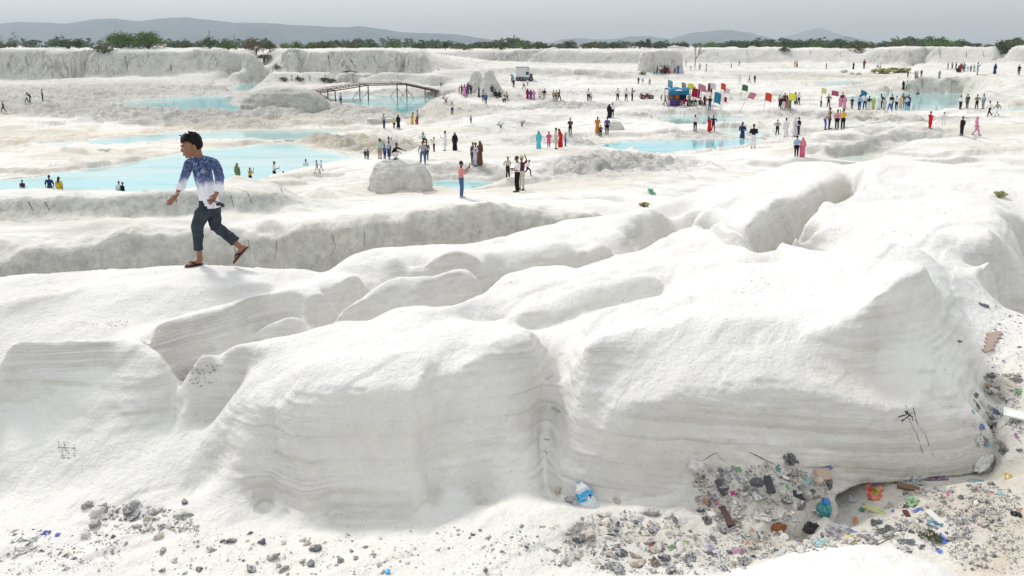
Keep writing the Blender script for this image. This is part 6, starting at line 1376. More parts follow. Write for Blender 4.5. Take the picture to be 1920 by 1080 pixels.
# flip-flops
FF = flat_mat('black_rubber', (.018, .014, .014), .6, .2); FR = flat_mat('brown_sole', (.20, .07, .05), .7, .2)
def flipflop(fp, heel, label):
    parts_, d_, side, nrm, L = fp; e = empty('flip_flop', (0, 0, 0), 0, 1); e.parent = boy
    outl = []
    for i in range(24):
        t = 2 * math.pi * i / 24; ax_ = math.cos(t); wdt = .040 + .012 * max(0, ax_) * (1 if ax_ > 0 else 0) - .006 * max(0, -ax_); outl.append((L * .5 + (L * .5 + .018) * ax_, math.sin(t) * wdt))
    def slab(z0, z1):
        V = [tuple(np.array(heel) + d_ * u + side * v + nrm * z0) for u, v in outl] + [tuple(np.array(heel) + d_ * u + side * v + nrm * z1) for u, v in outl]; n = 24
        return V, [tuple(range(n))[::-1], tuple(range(n, 2 * n))] + [(i, (i + 1) % n, n + (i + 1) % n, n + i) for i in range(n)]
    add('sole', mesh_from('sole', *slab(-.012, -.004), smooth=False), FR, e); add('footbed', mesh_from('footbed', *slab(-.004, .004), smooth=False), FF, e)
    h_ = np.array(heel); tp = h_ + d_ * L * .80 + side * .012 + nrm * .030
    for sg in (-1, 1):
        add('strap', mesh_from('strap', *tube_vf([tp, h_ + d_ * L * .62 + side * sg * .030 + nrm * .045, h_ + d_ * L * .42 + side * sg * .038 + nrm * .008], [(.009, .004), (.012, .004), (.010, .004)], 8, tuple(d_))), FF, e)
flipflop(F1p, f1h, ''); flipflop(F2p, f2h, '')
# wrist band on the far arm
wb = [W1_ * .88 + E1 * .12 + np.array([math.cos(t) * .027, math.sin(t) * .027, .012 * math.cos(t)]) for t in np.linspace(0, 2 * math.pi, 18)]
add('wristband', mesh_from('wristband', *tube_vf(wb, [(.003, .0045)] * 18, 6, (0, 0, 1))), flat_mat('band_white', (.75, .72, .68), .5), boy)
# sunglasses held in the near hand
sg = empty('sunglasses', (fx0, fy0, fz0), 0, 1, label='black sunglasses held in the hand of the walking boy', category='sunglasses')
BK = flat_mat('glossy_black', (.010, .010, .011), .15, .1, spec=.6)
L1, L2 = J(409, 383, -.235), J(417, 385, -.20)
for c_ in (L1, L2):
    add('lens', mesh_from('lens', *ball_vf(c_, (.024, .006, .021), 14, rotm(R(20), R(0), R(15)))), BK, sg)
add('bridge', mesh_from('bridge', *tube_vf([L1 + np.array([.0, 0, .012]), L2 + np.array([0, 0, .014])], .0035, 6)), BK, sg)
add('temple', mesh_from('temple', *tube_vf([J(387, 374.5, -.25), J(398, 376, -.245), J(406, 380, -.24)], [(.002, .004), (.0025, .0045), (.003, .005)], 6)), BK, sg)
add('temple', mesh_from('temple', *tube_vf([J(395, 376, -.22), J(408, 378, -.21), J(420, 383, -.19)], [(.002, .004), (.0025, .0045), (.003, .005)], 6)), BK, sg)
print('boy', time.time() - T0)

# ================================================================== footbridge over the pool
WOOD = flat_mat('rust_brown_wood', (.085, .05, .032), .9, .4, 6); PLK = flat_mat('orange_planks', (.20, .11, .06), .9, .35, 5)
fr_ = [(590, 188, 176), (629, 192, 170), (691, 189, 160), (763, 185, 158.5), (817, 183, 170), (832, 178, 174)]
bk_ = [(578, 182, 172), (615, 185, 167), (675, 186, 157), (745, 182, 156), (797, 180, 167), (816, 176, 171)]
x0, y0, z0 = [float(v) for v in ph(700, 186, 9.7)]
def bp_(px, bot, top):
    a = np.array([float(v) for v in ph(px, bot, 9.75)]); t = np.array([float(v) for v in pd(px, top, a[1])]); t[0] = a[0]; return a - (x0, y0, z0), t - (x0, y0, z0)
br = empty('footbridge', (x0, y0, z0), 0, 1, label='rusty timber footbridge arching low over the turquoise pool', category='bridge')
FB = [bp_(*q_) for q_ in fr_]; BB = [bp_(*q_) for q_ in bk_]
for i in range(1, 5):
    for A_ in (FB[i], BB[i]):
        add('post', mesh_from('post', *tube_vf([A_[0] - (0, 0, .6), A_[1] + (0, 0, .12)], .10, 6)), WOOD, br)
    add('cross_beam', mesh_from('cross_beam', *tube_vf([FB[i][1] + (0, 0, -.05), BB[i][1] + (0, 0, -.05)], .08, 6)), WOOD, br)
    if i in (2, 3):
        for sgn in ((-1.5, 1.5) if i == 3 else (-1.6,)):
            for A_ in (FB[i], BB[i]): add('brace', mesh_from('brace', *tube_vf([A_[0] + (sgn, 0, -.2), A_[0] * .35 + A_[1] * .65], .045, 5)), WOOD, br)
for nm_, R_ in (('rail', FB), ('rail', BB)):
    top = [a[1] for a in R_]; add(nm_, mesh_from(nm_, *tube_vf([t + (0, 0, .28) for t in top], .05, 6)), WOOD, br); add('stringer', mesh_from('stringer', *tube_vf(top, (.08), 6)), WOOD, br)
pk = []
for i in range(5):
    for k_ in range(11):
        t = k_ / 11; a = FB[i][1] * (1 - t) + FB[i + 1][1] * t; b_ = BB[i][1] * (1 - t) + BB[i + 1][1] * t; j_ = random.uniform(-.05, .05)
        pk.append(tube_vf([a + (0, -.1, .12 + j_), b_ + (0, .1, .12 + j_)], [(.16, .025)] * 2, 4, (1, 0, 0)))
add('deck_plank', mesh_from('deck_plank', *joinvf(pk), smooth=False), PLK, br, kind='stuff')

# ================================================================== flags, stall and vehicles in the pit
POLE = flat_mat('bamboo_pole', (.42, .38, .32), .8)
def flag(bx_, by_, tx, ty, w, h, c, label, dirx=1, droop=.25, shape='rect'):
    x, y, z = hit(bx_, by_); s = depth_of(x, y, z) / F
    e = empty('flag', (x, y, z), 0, 1, label=label, category='flag', group='flags on poles round the stall')
    tp = np.array([(tx - bx_) * s, 0, (by_ - ty) * s]); add('pole', mesh_from('pole', *tube_vf([(0, 0, -.2), tp], .028, 6)), POLE, e)
    nx_, nz2 = 9, 7; V = []; ud = tp / np.linalg.norm(tp)
    for i in range(nz2):
        for k in range(nx_):
            u = k / (nx_ - 1); v = i / (nz2 - 1); hh = h * s * (1 - (u * .75 if shape == 'tri' else 0)); 
            V.append(tuple(tp - ud * v * hh - ud * (h * s * .12 if shape == 'tri' else 0) * u + np.array([dirx * u * w * s, .12 * math.sin(u * 7 + v * 2 + tx) * u * w * s * .6, -u * u * droop * h * s])))
    Fc = [(i * nx_ + k, i * nx_ + k + 1, (i + 1) * nx_ + k + 1, (i + 1) * nx_ + k) for i in range(nz2 - 1) for k in range(nx_ - 1)]
    me = mesh_from('cloth', V, Fc); o = add('cloth', me, cmat(c), e); md = o.modifiers.new('t', 'SOLIDIFY'); md.thickness = .01
COL.update(fteal=(.03, .22, .40), flb=(.22, .42, .55), fgreen=(.06, .16, .07), fred=(.70, .07, .04), fyel=(.85, .80, .08), fpale=(.75, .70, .32), fmar=(.28, .03, .06), fmp=(.42, .10, .18), fwp=(.72, .60, .66), fpk=(.62, .22, .32))
for a in [(1252, 200, 1251, 150, 9, 14, 'flb', 'pale blue flag at the left end of the stall'), (1278, 196, 1277, 155, 8, 11, 'grey', 'grey flag left of the yellow ones above the stall'), (1290, 197, 1288, 157, 6, 9, 'fyel', 'leftmost small yellow flag above the stall'), (1296, 197, 1292, 156, 7, 10, 'fyel', 'middle bright yellow flag above the stall'), (1301, 198, 1297, 161, 6, 9, 'yellow', 'right, lower yellow flag above the stall'),
          (1292, 206, 1297, 166, 15, 16, 'crimson', 'large crimson flag drooping over the motorbikes'), (1306, 205, 1308, 158, 9, 11, 'fpk', 'left of two pink flags right of the yellow ones'), (1316, 205, 1313, 160, 9, 12, 'fpk', 'right of two pink flags right of the yellow ones'), (1323, 206, 1326, 157, 9, 15, 'fmar', 'dark maroon flag left of the pinkish white one'), (1332, 207, 1330, 156, 10, 11, 'fwp', 'pinkish white flag overlapping the maroon one'),
          (1350, 209, 1350, 156, 9, 12, 'fred', 'bright red flag above the white one'), (1353, 209, 1356, 166, 11, 9, 'fwp', 'white flag just below the bright red one'), (1336, 210, 1339, 174, 13, 20, 'fteal', 'large blue flag low in front of the stall'), (1357, 193, 1358, 182, 5, 9, 'crimson', 'small crimson flag hanging low right of the blue one'), (1389, 182, 1391, 159, 11, 11, 'fgreen', 'dark green flag standing apart from the stall'),
          (1384, 212, 1405, 174, 12, 12, 'fpk', 'pale pink flag on a slanting pole'), (1431, 212, 1434, 174, 12, 15, 'fred', 'orange red flag alone right of the slanting one'), (1475, 214, 1478, 175, 13, 13, 'fyel', 'bright yellow flag over the tight group of people'), (1539, 200, 1539, 165, 9, 10, 'fpale', 'pale yellow flag above the boy in white'), (1556, 202, 1558, 170, 13, 9, 'fmp', 'maroon pink flag left of the pool row')]: flag(*a)
flag(1612, 205, 1612, 169, 12, 14, 'fteal', 'dark blue pennant held up in the pool row', shape='tri'); flag(964, 163, 958, 139, 5, 9, 'flb', 'pale blue flag held left of the white truck')
# stall
x, y, z = hit(1275, 199); s = depth_of(x, y, z) / F
st_ = empty('stall', (x, y, z), 0, 1, label='open drinks stall with teal awning, orange cloths and blue skirt', category='stall')
def SL(px, py, dy=0): return np.array([(px - 1275) * s, dy, (199 - py) * s])
TEAL = cmat('fteal')
for px_ in (1253, 1270, 1291): 
    for dy in (0, 2.6): add('post', mesh_from('post', *tube_vf([SL(px_, 202, dy), SL(px_, 170, dy)], .05, 6)), POLE, st_)
V = []; 
for i in range(6):
    for k in range(10): V.append(tuple(SL(1252 + 40 * k / 9, 169 + 1.5 * math.sin(k * 1.1), -.3 + 3.1 * i / 5) + (0, 0, .25 * math.sin(i / 5 * math.pi))))
o = add('awning', mesh_from('awning', V, [(i * 10 + k, i * 10 + k + 1, (i + 1) * 10 + k + 1, (i + 1) * 10 + k) for i in range(5) for k in range(9)]), TEAL, st_); md = o.modifiers.new('t', 'SOLIDIFY'); md.thickness = .02
def drape(name, p0, p1, h0, h1, c, dy, folds=9):
    V = []; n = 28
    for i in range(n):
        t = i / (n - 1); px_ = p0 + (p1 - p0) * t
        for hh in (h0, h1): V.append(tuple(SL(px_, hh, dy + .10 * math.sin(t * folds * 6))))
    o = add(name, mesh_from(name, V, [(2 * i, 2 * i + 2, 2 * i + 3, 2 * i + 1) for i in range(n - 1)]), cmat(c), st_); md = o.modifiers.new('t', 'SOLIDIFY'); md.thickness = .015
drape('awning_flap', 1253, 1290, 170, 178, 'fteal', -.32); drape('skirt', 1255, 1275, 187, 199, 'purple', -.2); drape('orange_cloth', 1256, 1273, 176, 187, 'salmon', 1.4); drape('orange_cloth', 1266, 1272, 174, 186, 'orange', -.05, 3)
drape('blue_cloth', 1275, 1291, 178, 190, 'navy', 1.5)
add('table', mesh_from('table', *box_vf(SL(1255, 0)[0], SL(1275, 0)[0], -.15, 1.1, SL(0, 187)[2], SL(0, 186)[2]), smooth=False), WOOD, st_)
for k_ in range(7):
    add('jar', mesh_from('jar', *tube_vf([SL(1257 + k_ * 2.6, 186, .4), SL(1257 + k_ * 2.6, 182.5, .4)], .10, 8)), flat_mat('jar_' + str(k_ % 3), [(.5, .15, .05), (.5, .45, .3), (.1, .3, .2)][k_ % 3], .3), st_)
V = [tuple(SL(1299, 170, 0)), tuple(SL(1334, 174, 0)), tuple(SL(1334, 171, 3)), tuple(SL(1299, 168, 3))]
a2 = empty('awning_frame', (x, y, z), 0, 1, label='thin pale awning frame on poles right of the stall', category='awning')
o = add('sheet', mesh_from('sheet', V, [(0, 1, 2, 3)]), cmat('beige'), a2); md = o.modifiers.new('t', 'SOLIDIFY'); md.thickness = .03
for p_ in (1300, 1333): add('post', mesh_from('post', *tube_vf([SL(p_, 203, 0), SL(p_, 171, 0)], .04, 6)), POLE, a2)
# motorbikes
BLK = flat_mat('bike_black', (.015, .015, .017), .35, .2); RIMS = flat_mat('bike_steel', (.35, .35, .36), .35, .1, metal=.8)
bkm = {'wheel': mesh_from('wheel', *tube_vf([(.30 * math.cos(t), 0, .30 * math.sin(t)) for t in np.linspace(0, 2 * math.pi, 19)], .055, 6, (0, 1, 0), False)),
       'body': fuse('body', [tube_vf([(-.75, 0, .62), (-.3, 0, .70), (.15, 0, .66), (.45, 0, .82)], [(.10, .09), (.13, .10), (.12, .16), (.06, .08)], 10, (0, 1, 0)), tube_vf([(-.1, 0, .60), (0, 0, .34)], [.14, .16], 10)], .03, 1),
       'fork': mesh_from('fork', *joinvf([tube_vf([(.48, sy, .92), (.72, sy, .30)], .022, 6) for sy in (-.07, .07)] + [tube_vf([(.46, -.32, 1.0), (.50, 0, .95), (.46, .32, 1.0)], .018, 6)])),
       'frame': mesh_from('frame', *joinvf([tube_vf([(-.62, 0, .30), (-.1, 0, .40), (.45, 0, .75)], .03, 6), tube_vf([(-.62, .1, .30), (-.15, .12, .25)], .035, 6)]))}
HUB = mesh_from('hub', *tube_vf([(0, -.07, 0), (0, .07, 0)], .10, 8))
for i, (px_, py_, yw, tc_, lb) in enumerate([(1283, 199, 10, 'crimson', 'dark motorbike with red tank, left of three in front of the stall'), (1290, 198, 170, 'black', 'black motorbike in the middle of three in front of the stall'), (1297, 199, 30, 'navy', 'dark blue motorbike, right of three beside the stall')]):
    xx, yy, zz_ = hit(px_, py_); e = empty('motorbike', (xx, yy, zz_), R(yw), 1.0, label=lb, category='motorbike', group='motorbikes parked at the stall')
    for wx in (-.62, .72):
        w_ = inst('wheel', bkm['wheel'], BLK, e); w_.location = (wx, 0, .33); inst('hub', HUB, RIMS, w_)
    inst('body', bkm['body'], cmat(tc_), e); inst('fork', bkm['fork'], RIMS, e); inst('frame', bkm['frame'], RIMS, e)
# open jeep
x, y, z = hit(1212, 186); s = depth_of(x, y, z) / F
jp_ = empty('jeep', (x, y, z), 0, 1, label='small open red and black jeep parked left of the stall', category='jeep')
W_ = 24 * s / 2; H_ = 12.5 * s
add('body', fuse('body', [box_vf(-W_, W_, -.8, .8, H_ * .22, H_ * .52), box_vf(W_ * .35, W_, -.78, .78, H_ * .45, H_ * .62)], .06, 2), flat_mat('jeep_red', (.42, .06, .03), .4), jp_)
add('roof', mesh_from('roof', *box_vf(-W_ * .9, W_ * .55, -.78, .78, H_ * .93, H_ * .99), smooth=False), cmat('cream'), jp_)
for a_, b_ in [((-W_ * .88, H_ * .5), (-W_ * .85, H_ * .95)), ((-W_ * .1, H_ * .5), (-W_ * .1, H_ * .95)), ((W_ * .42, H_ * .6), (W_ * .30, H_ * .95))]:
    for yy in (-.74, .74): add('pillar', mesh_from('pillar', *tube_vf([(a_[0], yy, a_[1]), (b_[0], yy, b_[1])], .035, 6)), BLK, jp_)
add('seat', mesh_from('seat', *joinvf([box_vf(-W_ * .75, -W_ * .25, -.6, .6, H_ * .5, H_ * .62), box_vf(-W_ * .8, -W_ * .7, -.6, .6, H_ * .5, H_ * .85), box_vf(0, W_ * .2, -.6, .6, H_ * .5, H_ * .8)]), smooth=False), BLK, jp_)
for wx in (-W_ * .62, W_ * .66):
    for wy in (-.78, .78):
        w_ = add('wheel', mesh_from('wheel', *tube_vf([(wx, wy - .1, .33), (wx, wy + .1, .33)], .33, 14)), BLK, jp_); add('rim', mesh_from('rim', *tube_vf([(wx, wy - .11, .33), (wx, wy + .11, .33)], .17, 10)), RIMS, w_)
for wy in (-.5, .5): add('headlight', mesh_from('headlight', *ball_vf((W_, wy, H_ * .42), .10, 8)), flat_mat('lamp_glass', (.7, .7, .65), .2), jp_)
# white box truck
x, y, z = hit(983, 152); s = depth_of(x, y, z) / F
tk = empty('truck', (x, y, z), 0, 1, label='white box truck with a grey lower panel parked on the far flat', category='truck')
def TX(px): return (px - 983) * s
def TZ(py): return (152 - py) * s
WT_ = flat_mat('white_panel', (.62, .64, .66), .4, .06); GP = flat_mat('grey_panel', (.12, .16, .20), .5, .1); TG = flat_mat('dark_glass', (.03, .04, .05), .15)
add('box', mesh_from('box', *box_vf(TX(967), TX(992), 0, 3.2, TZ(145), TZ(127)), smooth=False), WT_, tk)
add('roof', mesh_from('roof', *box_vf(TX(966.5), TX(992.5), -.06, 3.26, TZ(127), TZ(126)), smooth=False), flat_mat('roof_grey', (.30, .31, .33), .5), tk)
add('lower_panel', mesh_from('lower_panel', *box_vf(TX(967), TX(992), -.03, 3.2, TZ(150), TZ(145)), smooth=False), GP, tk)
wi = add('window', mesh_from('window', *box_vf(TX(986), TX(991.5), -.05, .1, TZ(140.5), TZ(135)), smooth=False), TG, tk); add('sign_panel', mesh_from('sign_panel', *box_vf(TX(988), TX(991.5), -.05, .1, TZ(133), TZ(128.5)), smooth=False), flat_mat('pale_sign', (.45, .5, .52), .5), tk)
add('cab', fuse('cab', [box_vf(TX(993), TX(999), .2, 3.0, TZ(150), TZ(139))], .12, 2), flat_mat('cab_dark', (.10, .10, .11), .4), tk)
for wx in (971, 978, 996):
    for wy in (.05, 2.9): w_ = add('wheel', mesh_from('wheel', *tube_vf([(TX(wx), wy - .15, .42), (TX(wx), wy + .15, .42)], .45, 14)), BLK, tk); add('rim', mesh_from('rim', *tube_vf([(TX(wx), wy - .16, .42), (TX(wx), wy + .16, .42)], .2, 10)), RIMS, w_)
for k_ in range(1, 5): add('rib', mesh_from('rib', *box_vf(TX(967 + k_ * 4) - .03, TX(967 + k_ * 4) + .03, -.04, 0, TZ(145), TZ(127.3)), smooth=False), WT_, tk)
print('structures', time.time() - T0)

# ================================================================== stones and litter in the foreground
from mathutils import Vector, Matrix
bpy.context.view_layer.update()
from mathutils.bvhtree import BVHTree
_sx, _sy, _sz = AX[::2, ::2], AY[::2, ::2], AZZ[::2, ::2]; _i = np.arange(_sx.size).reshape(_sx.shape)
GBVH = BVHTree.FromPolygons(np.stack([_sx, _sy, _sz], -1).reshape(-1, 3).tolist(), np.stack([_i[:-1, :-1], _i[:-1, 1:], _i[1:, 1:], _i[1:, :-1]], -1).reshape(-1, 4).tolist())
def ghit(px, py):
    dd = Vector([float(v) for v in pdir(px, py)]).normalized()
    loc, nrm_, idx, _d = GBVH.ray_cast(Vector((0, 0, CZ)), dd)
    if loc is None: h_ = hit(px, py); return Vector(h_), Vector((0, 0, 1))
    return loc, (nrm_ if nrm_.dot(dd) < 0 else -nrm_)
def hitv(px, py):
    dx, dy, dz = pdir(px, py); t = R0 * 1.01 * np.exp(np.arange(0, math.log(22 / R0), DA))[:, None]
    zz = sample(Zf, (dx * t).ravel(), (dy * t).ravel()).reshape(t.shape[0], -1); bl = CZ + dz * t < zz
    k = t[np.where(bl.any(0), bl.argmax(0), t.shape[0] - 1), 0]
    g_ = bl.any(0) & (k < 18); X_, Y_ = (dx * k)[g_], (dy * k)[g_]
    return X_, Y_, sample(Zf, X_, Y_)
def hull(seed, n=16, sq=(1, .75, .6)):
    q = random.Random(seed); bm_ = bmesh.new()
    for _ in range(n):
        v = Vector((q.gauss(0, 1), q.gauss(0, 1), q.gauss(0, 1))).normalized() * q.uniform(.85, 1.0); bm_.verts.new((v.x * sq[0], v.y * sq[1], v.z * sq[2]))
    bmesh.ops.convex_hull(bm_, input=bm_.verts); me = bpy.data.meshes.new('stone'); 
    bmesh.ops.delete(bm_, geom=[v for v in bm_.verts if not v.link_faces], context='VERTS')
    bm_.to_mesh(me); bm_.free(); return me
import bmesh
HULL = [hull(i, 14 + i % 6, (1, .6 + .05 * (i % 5), .45 + .06 * (i % 4))) for i in range(12)]
def stone_mat(name, a, b_, dust=.5):
    mt, nt, b = new_mat(name); N = NT_(nt); tc = N.n('ShaderNodeTexCoord'); g = N.n('ShaderNodeNewGeometry'); s_ = N.n('ShaderNodeSeparateXYZ'); N.l(g.outputs['Normal'], s_.inputs[0])
    c = N.mix(N.ramp(N.noise(g.outputs['Position'], 90, 5, .7), .35, .65), a, b_)
    d_ = N.math('MULTIPLY', N.ramp(s_.outputs[2], .2, .95), N.ramp(N.noise(g.outputs['Position'], 45, 4, .65), .38, .62)); c = N.mix(N.math('MULTIPLY', d_, dust), c, (.72, .70, .66))
    N.l(c, b.inputs['Base Color']); b.inputs['Roughness'].default_value = .9
    bp = N.n('ShaderNodeBump'); bp.inputs['Strength'].default_value = .6; bp.inputs['Distance'].default_value = .006; N.l(N.noise(g.outputs['Position'], 120, 4, .7), bp.inputs['Height']); N.l(bp.outputs[0], b.inputs['Normal'])
    return mt
SM = {'dark grey': stone_mat('stone_dark', (.07, .07, .085), (.22, .22, .24), .55), 'grey': stone_mat('stone_grey', (.20, .195, .19), (.42, .41, .39), .6), 'pale': stone_mat('stone_pale', (.50, .48, .44), (.72, .70, .66), .7), 'tan': stone_mat('stone_tan', (.34, .28, .22), (.58, .51, .43), .45)}
ZONES = [   # polygon, count, (min, max) px, place, tone weights
    ([(160, 945), (250, 950), (350, 955), (375, 1000), (300, 1000), (180, 1005)], 42, (7, 34), 'heaped at the foot of the left rock face', (6, 4, 4, 1)),
    ([(290, 1000), (440, 1000), (640, 1005), (640, 1080), (280, 1080)], 34, (7, 30), 'scattered on the white dust, bottom left of centre', (6, 4, 2, 2)),
    ([(640, 985), (1040, 985), (1060, 1080), (640, 1080)], 34, (5, 20), 'scattered sparsely on the white dust, bottom centre', (4, 4, 4, 2)),
    ([(1100, 965), (1180, 960), (1260, 965), (1330, 1000), (1330, 1080), (1120, 1075), (1030, 1060), (1060, 1000)], 70, (11, 42), 'in the dense rubble patch, bottom centre right', (5, 5, 6, 4)),
    ([(1300, 890), (1420, 870), (1500, 880), (1560, 905), (1540, 960), (1400, 985), (1310, 975)], 52, (9, 32), 'on the littered ramp against the right rock face', (7, 4, 4, 3)),
    ([(1330, 990), (1540, 1000), (1700, 990), (1640, 1020), (1480, 1040), (1370, 1075), (1330, 1060)], 34, (9, 30), 'in the litter below the hollow under the right rock', (5, 4, 5, 4)),
    ([(1650, 930), (1850, 905), (1915, 930), (1915, 960), (1800, 1010), (1700, 1040), (1640, 1000)], 20, (9, 22), 'on the rubble bank right of the hollow', (4, 3, 6, 4)),
    ([(1850, 700), (1915, 700), (1915, 850), (1850, 840), (1800, 800)], 14, (9, 26), 'on the rubble slope at the right edge', (6, 3, 3, 2))]
def inpoly(poly, x, y): return bool(inside(np.array(poly, float), np.array([x]), np.array([y]))[0])
q = random.Random(41)
def setstone(o, px, py, spx, sink=.25):
    loc, n_ = ghit(px, py); s_ = spx / 2 * depth_of(*loc) / F
    o.location = loc + n_ * s_ * (.45 - sink); o.rotation_euler = (q.gauss(0, .35), q.gauss(0, .35), q.uniform(0, 6.3)); o.scale = (s_, s_ * q.uniform(.75, 1.1), s_ * q.uniform(.7, 1.2))
TN = list(SM)
for poly, cnt, (mn, mx), place, wts in ZONES:
    xs = [p[0] for p in poly]; ys = [p[1] for p in poly]; k_ = 0
    while k_ < cnt:
        x, y = q.uniform(min(xs), max(xs)), q.uniform(min(ys), max(ys))
        if not inpoly(poly, x, y): continue
        k_ += 1; tn = q.choices(TN, wts)[0]; sz = mn + (mx - mn) * q.random() ** 2.2
        o = inst('stone', HULL[q.randrange(12)], SM[tn], None, label='%s angular stone %s' % (tn, place), category='stone', group='%s stones %s' % (tn, place)); setstone(o, x, y, sz)
def single(px, py, spx, tn, label, hz=1.0):
    o = inst('stone', HULL[q.randrange(12)], SM[tn], None, label=label, category='stone'); setstone(o, px, py, spx, .2); o.scale.z *= hz
single(183, 963, 36, 'pale', 'big rounded pale block at the foot of the left rock face'); single(160, 1003, 32, 'pale', 'flattish pale stone below the big rounded block at left'); single(346, 943, 17, 'dark grey', 'upright dark stone leaning on the rock at lower left', 1.4)
single(1157, 941, 17, 'tan', 'egg shaped pinkish stone right of the crushed bottle', 1.3); single(1066, 938, 26, 'grey', 'grey block just left of the crushed bottle'); single(1048, 919, 20, 'tan', 'brown lump above the grey block left of the bottle'); single(1192, 1045, 36, 'tan', 'large tan stone, the biggest in the rubble patch'); single(1208, 1020, 34, 'tan', 'tan stone touching the blue packet'); single(1037, 1028, 30, 'pale', 'white slab at the left end of the rubble patch', .6)
single(1797, 640, 15, 'dark grey', 'black stone lying on the slope right of the rock nose'); single(592, 1031, 30, 'dark grey', 'dark stone near the bottom edge, left of centre'); single(583, 1059, 26, 'dark grey', 'second dark stone just below the first, left of centre'); single(470, 1070, 28, 'dark grey', 'dark rounded stone at the very bottom, left'); single(532, 1070, 26, 'grey', 'grey stone at the very bottom right of the dark rounded one')
single(667, 1048, 16, 'dark grey', 'small dark stone with two companions, bottom centre'); single(886, 1003, 12, 'dark grey', 'lone dark pebble on clean dust under the centre block'); single(987, 1026, 11, 'dark grey', 'lone dark pebble left of the rubble patch')
# pebbles, grit and crumbs: uncountable
GZ = [(ZONES[0][0], 900, 2.6), (ZONES[1][0], 500, 2.4), (ZONES[2][0], 700, 2.4), (ZONES[3][0], 1700, 3.6), (ZONES[4][0], 1900, 3.8), (ZONES[5][0], 1500, 3.6), (ZONES[6][0], 3000, 3.4), (ZONES[7][0], 1700, 3.4),
      ([(0, 990), (150, 985), (240, 1010), (220, 1075), (0, 1078)], 900, 2.6), ([(1760, 1010), (1918, 960), (1918, 1078), (1800, 1078)], 1300, 3.0), ([(105, 830), (140, 835), (145, 860), (115, 862)], 90, 3.0), ([(350, 690), (420, 690), (400, 735), (350, 735)], 160, 3.0),
      ([(1410, 520), (1450, 520), (1445, 545), (1370, 560), (1375, 545)], 110, 2.4), ([(1240, 535), (1275, 530), (1270, 560), (1170, 580), (1180, 565)], 60, 2.0), ([(1110, 478), (1150, 475), (1140, 490), (1105, 492)], 70, 2.4), ([(150, 605), (245, 602), (240, 612), (160, 616)], 60, 2.2),
      ([(1015, 820), (1035, 860), (1062, 915), (1050, 930), (1020, 850)], 90, 3.0), ([(1380, 480), (1600, 560), (1500, 620), (1000, 620), (1100, 560)], 160, 1.8), ([(1500, 640), (1850, 640), (1780, 850), (1100, 880), (1100, 700)], 90, 1.8), ([(50, 560), (900, 480), (1100, 620), (300, 700)], 110, 1.8), ([(60, 700), (380, 700), (1000, 700), (1000, 950), (60, 950)], 110, 1.8), ([(1600, 380), (1850, 380), (1700, 480), (1500, 480)], 60, 2.2), ([(1860, 560), (1918, 590), (1918, 700), (1850, 690)], 200, 2.4)]
tot = {'dark grey': ([], []), 'grey': ([], []), 'tan': ([], [])}
octv = np.array([(1, 0, 0), (-1, 0, 0), (0, 1, 0), (0, -1, 0), (0, 0, 1), (0, 0, -.6)], float); octf = [(0, 2, 4), (2, 1, 4), (1, 3, 4), (3, 0, 4), (2, 0, 5), (1, 2, 5), (3, 1, 5), (0, 3, 5)]
for poly, cnt, sz in GZ:
    xs = [p[0] for p in poly]; ys = [p[1] for p in poly]; k_ = 0; rim = cnt < 200
    CX = rng.uniform(min(xs), max(xs), cnt * 9); CY = rng.uniform(min(ys), max(ys), cnt * 9); okc = inside(np.array(poly, float), CX, CY)
    if not rim: okc &= vnoise(CX / 34., CY / 22., None, 3) + .6 * vnoise(CX / 11., CY / 8., None, 9) > rng.uniform(-.7, .5, cnt * 9)
    CX, CY = CX[okc][:cnt], CY[okc][:cnt]; HX, HY, HZ_ = hitv(CX, CY)
    for x, y, z in zip(HX, HY, HZ_):
        loc = Vector((x, y, z)); s_ = sz * (.35 + .9 * q.random() ** 2) * depth_of(x, y, z) / F * .6
        tn = q.choices(['dark grey', 'grey', 'tan'], (6, 2, 2) if rim else (4, 4, 3))[0]; V, Fc = tot[tn]; n0 = len(V)
        if not rim and q.random() < .13: s_ *= q.uniform(1.8, 3.4)
        a = q.random() * 6.28; ca, sa = math.cos(a), math.sin(a); dv = octv * (s_ * q.uniform(.7, 1.5), s_ * q.uniform(.5, 1.1), s_ * q.uniform(.4, .9)) * (1 + .25 * rng.standard_normal((6, 1)))
        V += [(loc.x + ca * v[0] - sa * v[1], loc.y + sa * v[0] + ca * v[1], loc.z + v[2] + .1 * s_) for v in dv]; Fc += [(i + n0, j_ + n0, k2 + n0) for i, j_, k2 in octf]
for tn, (V, Fc) in tot.items(): add('gravel', mesh_from('gravel', V, Fc, False), SM[tn], kind='stuff')
print('stones', time.time() - T0)

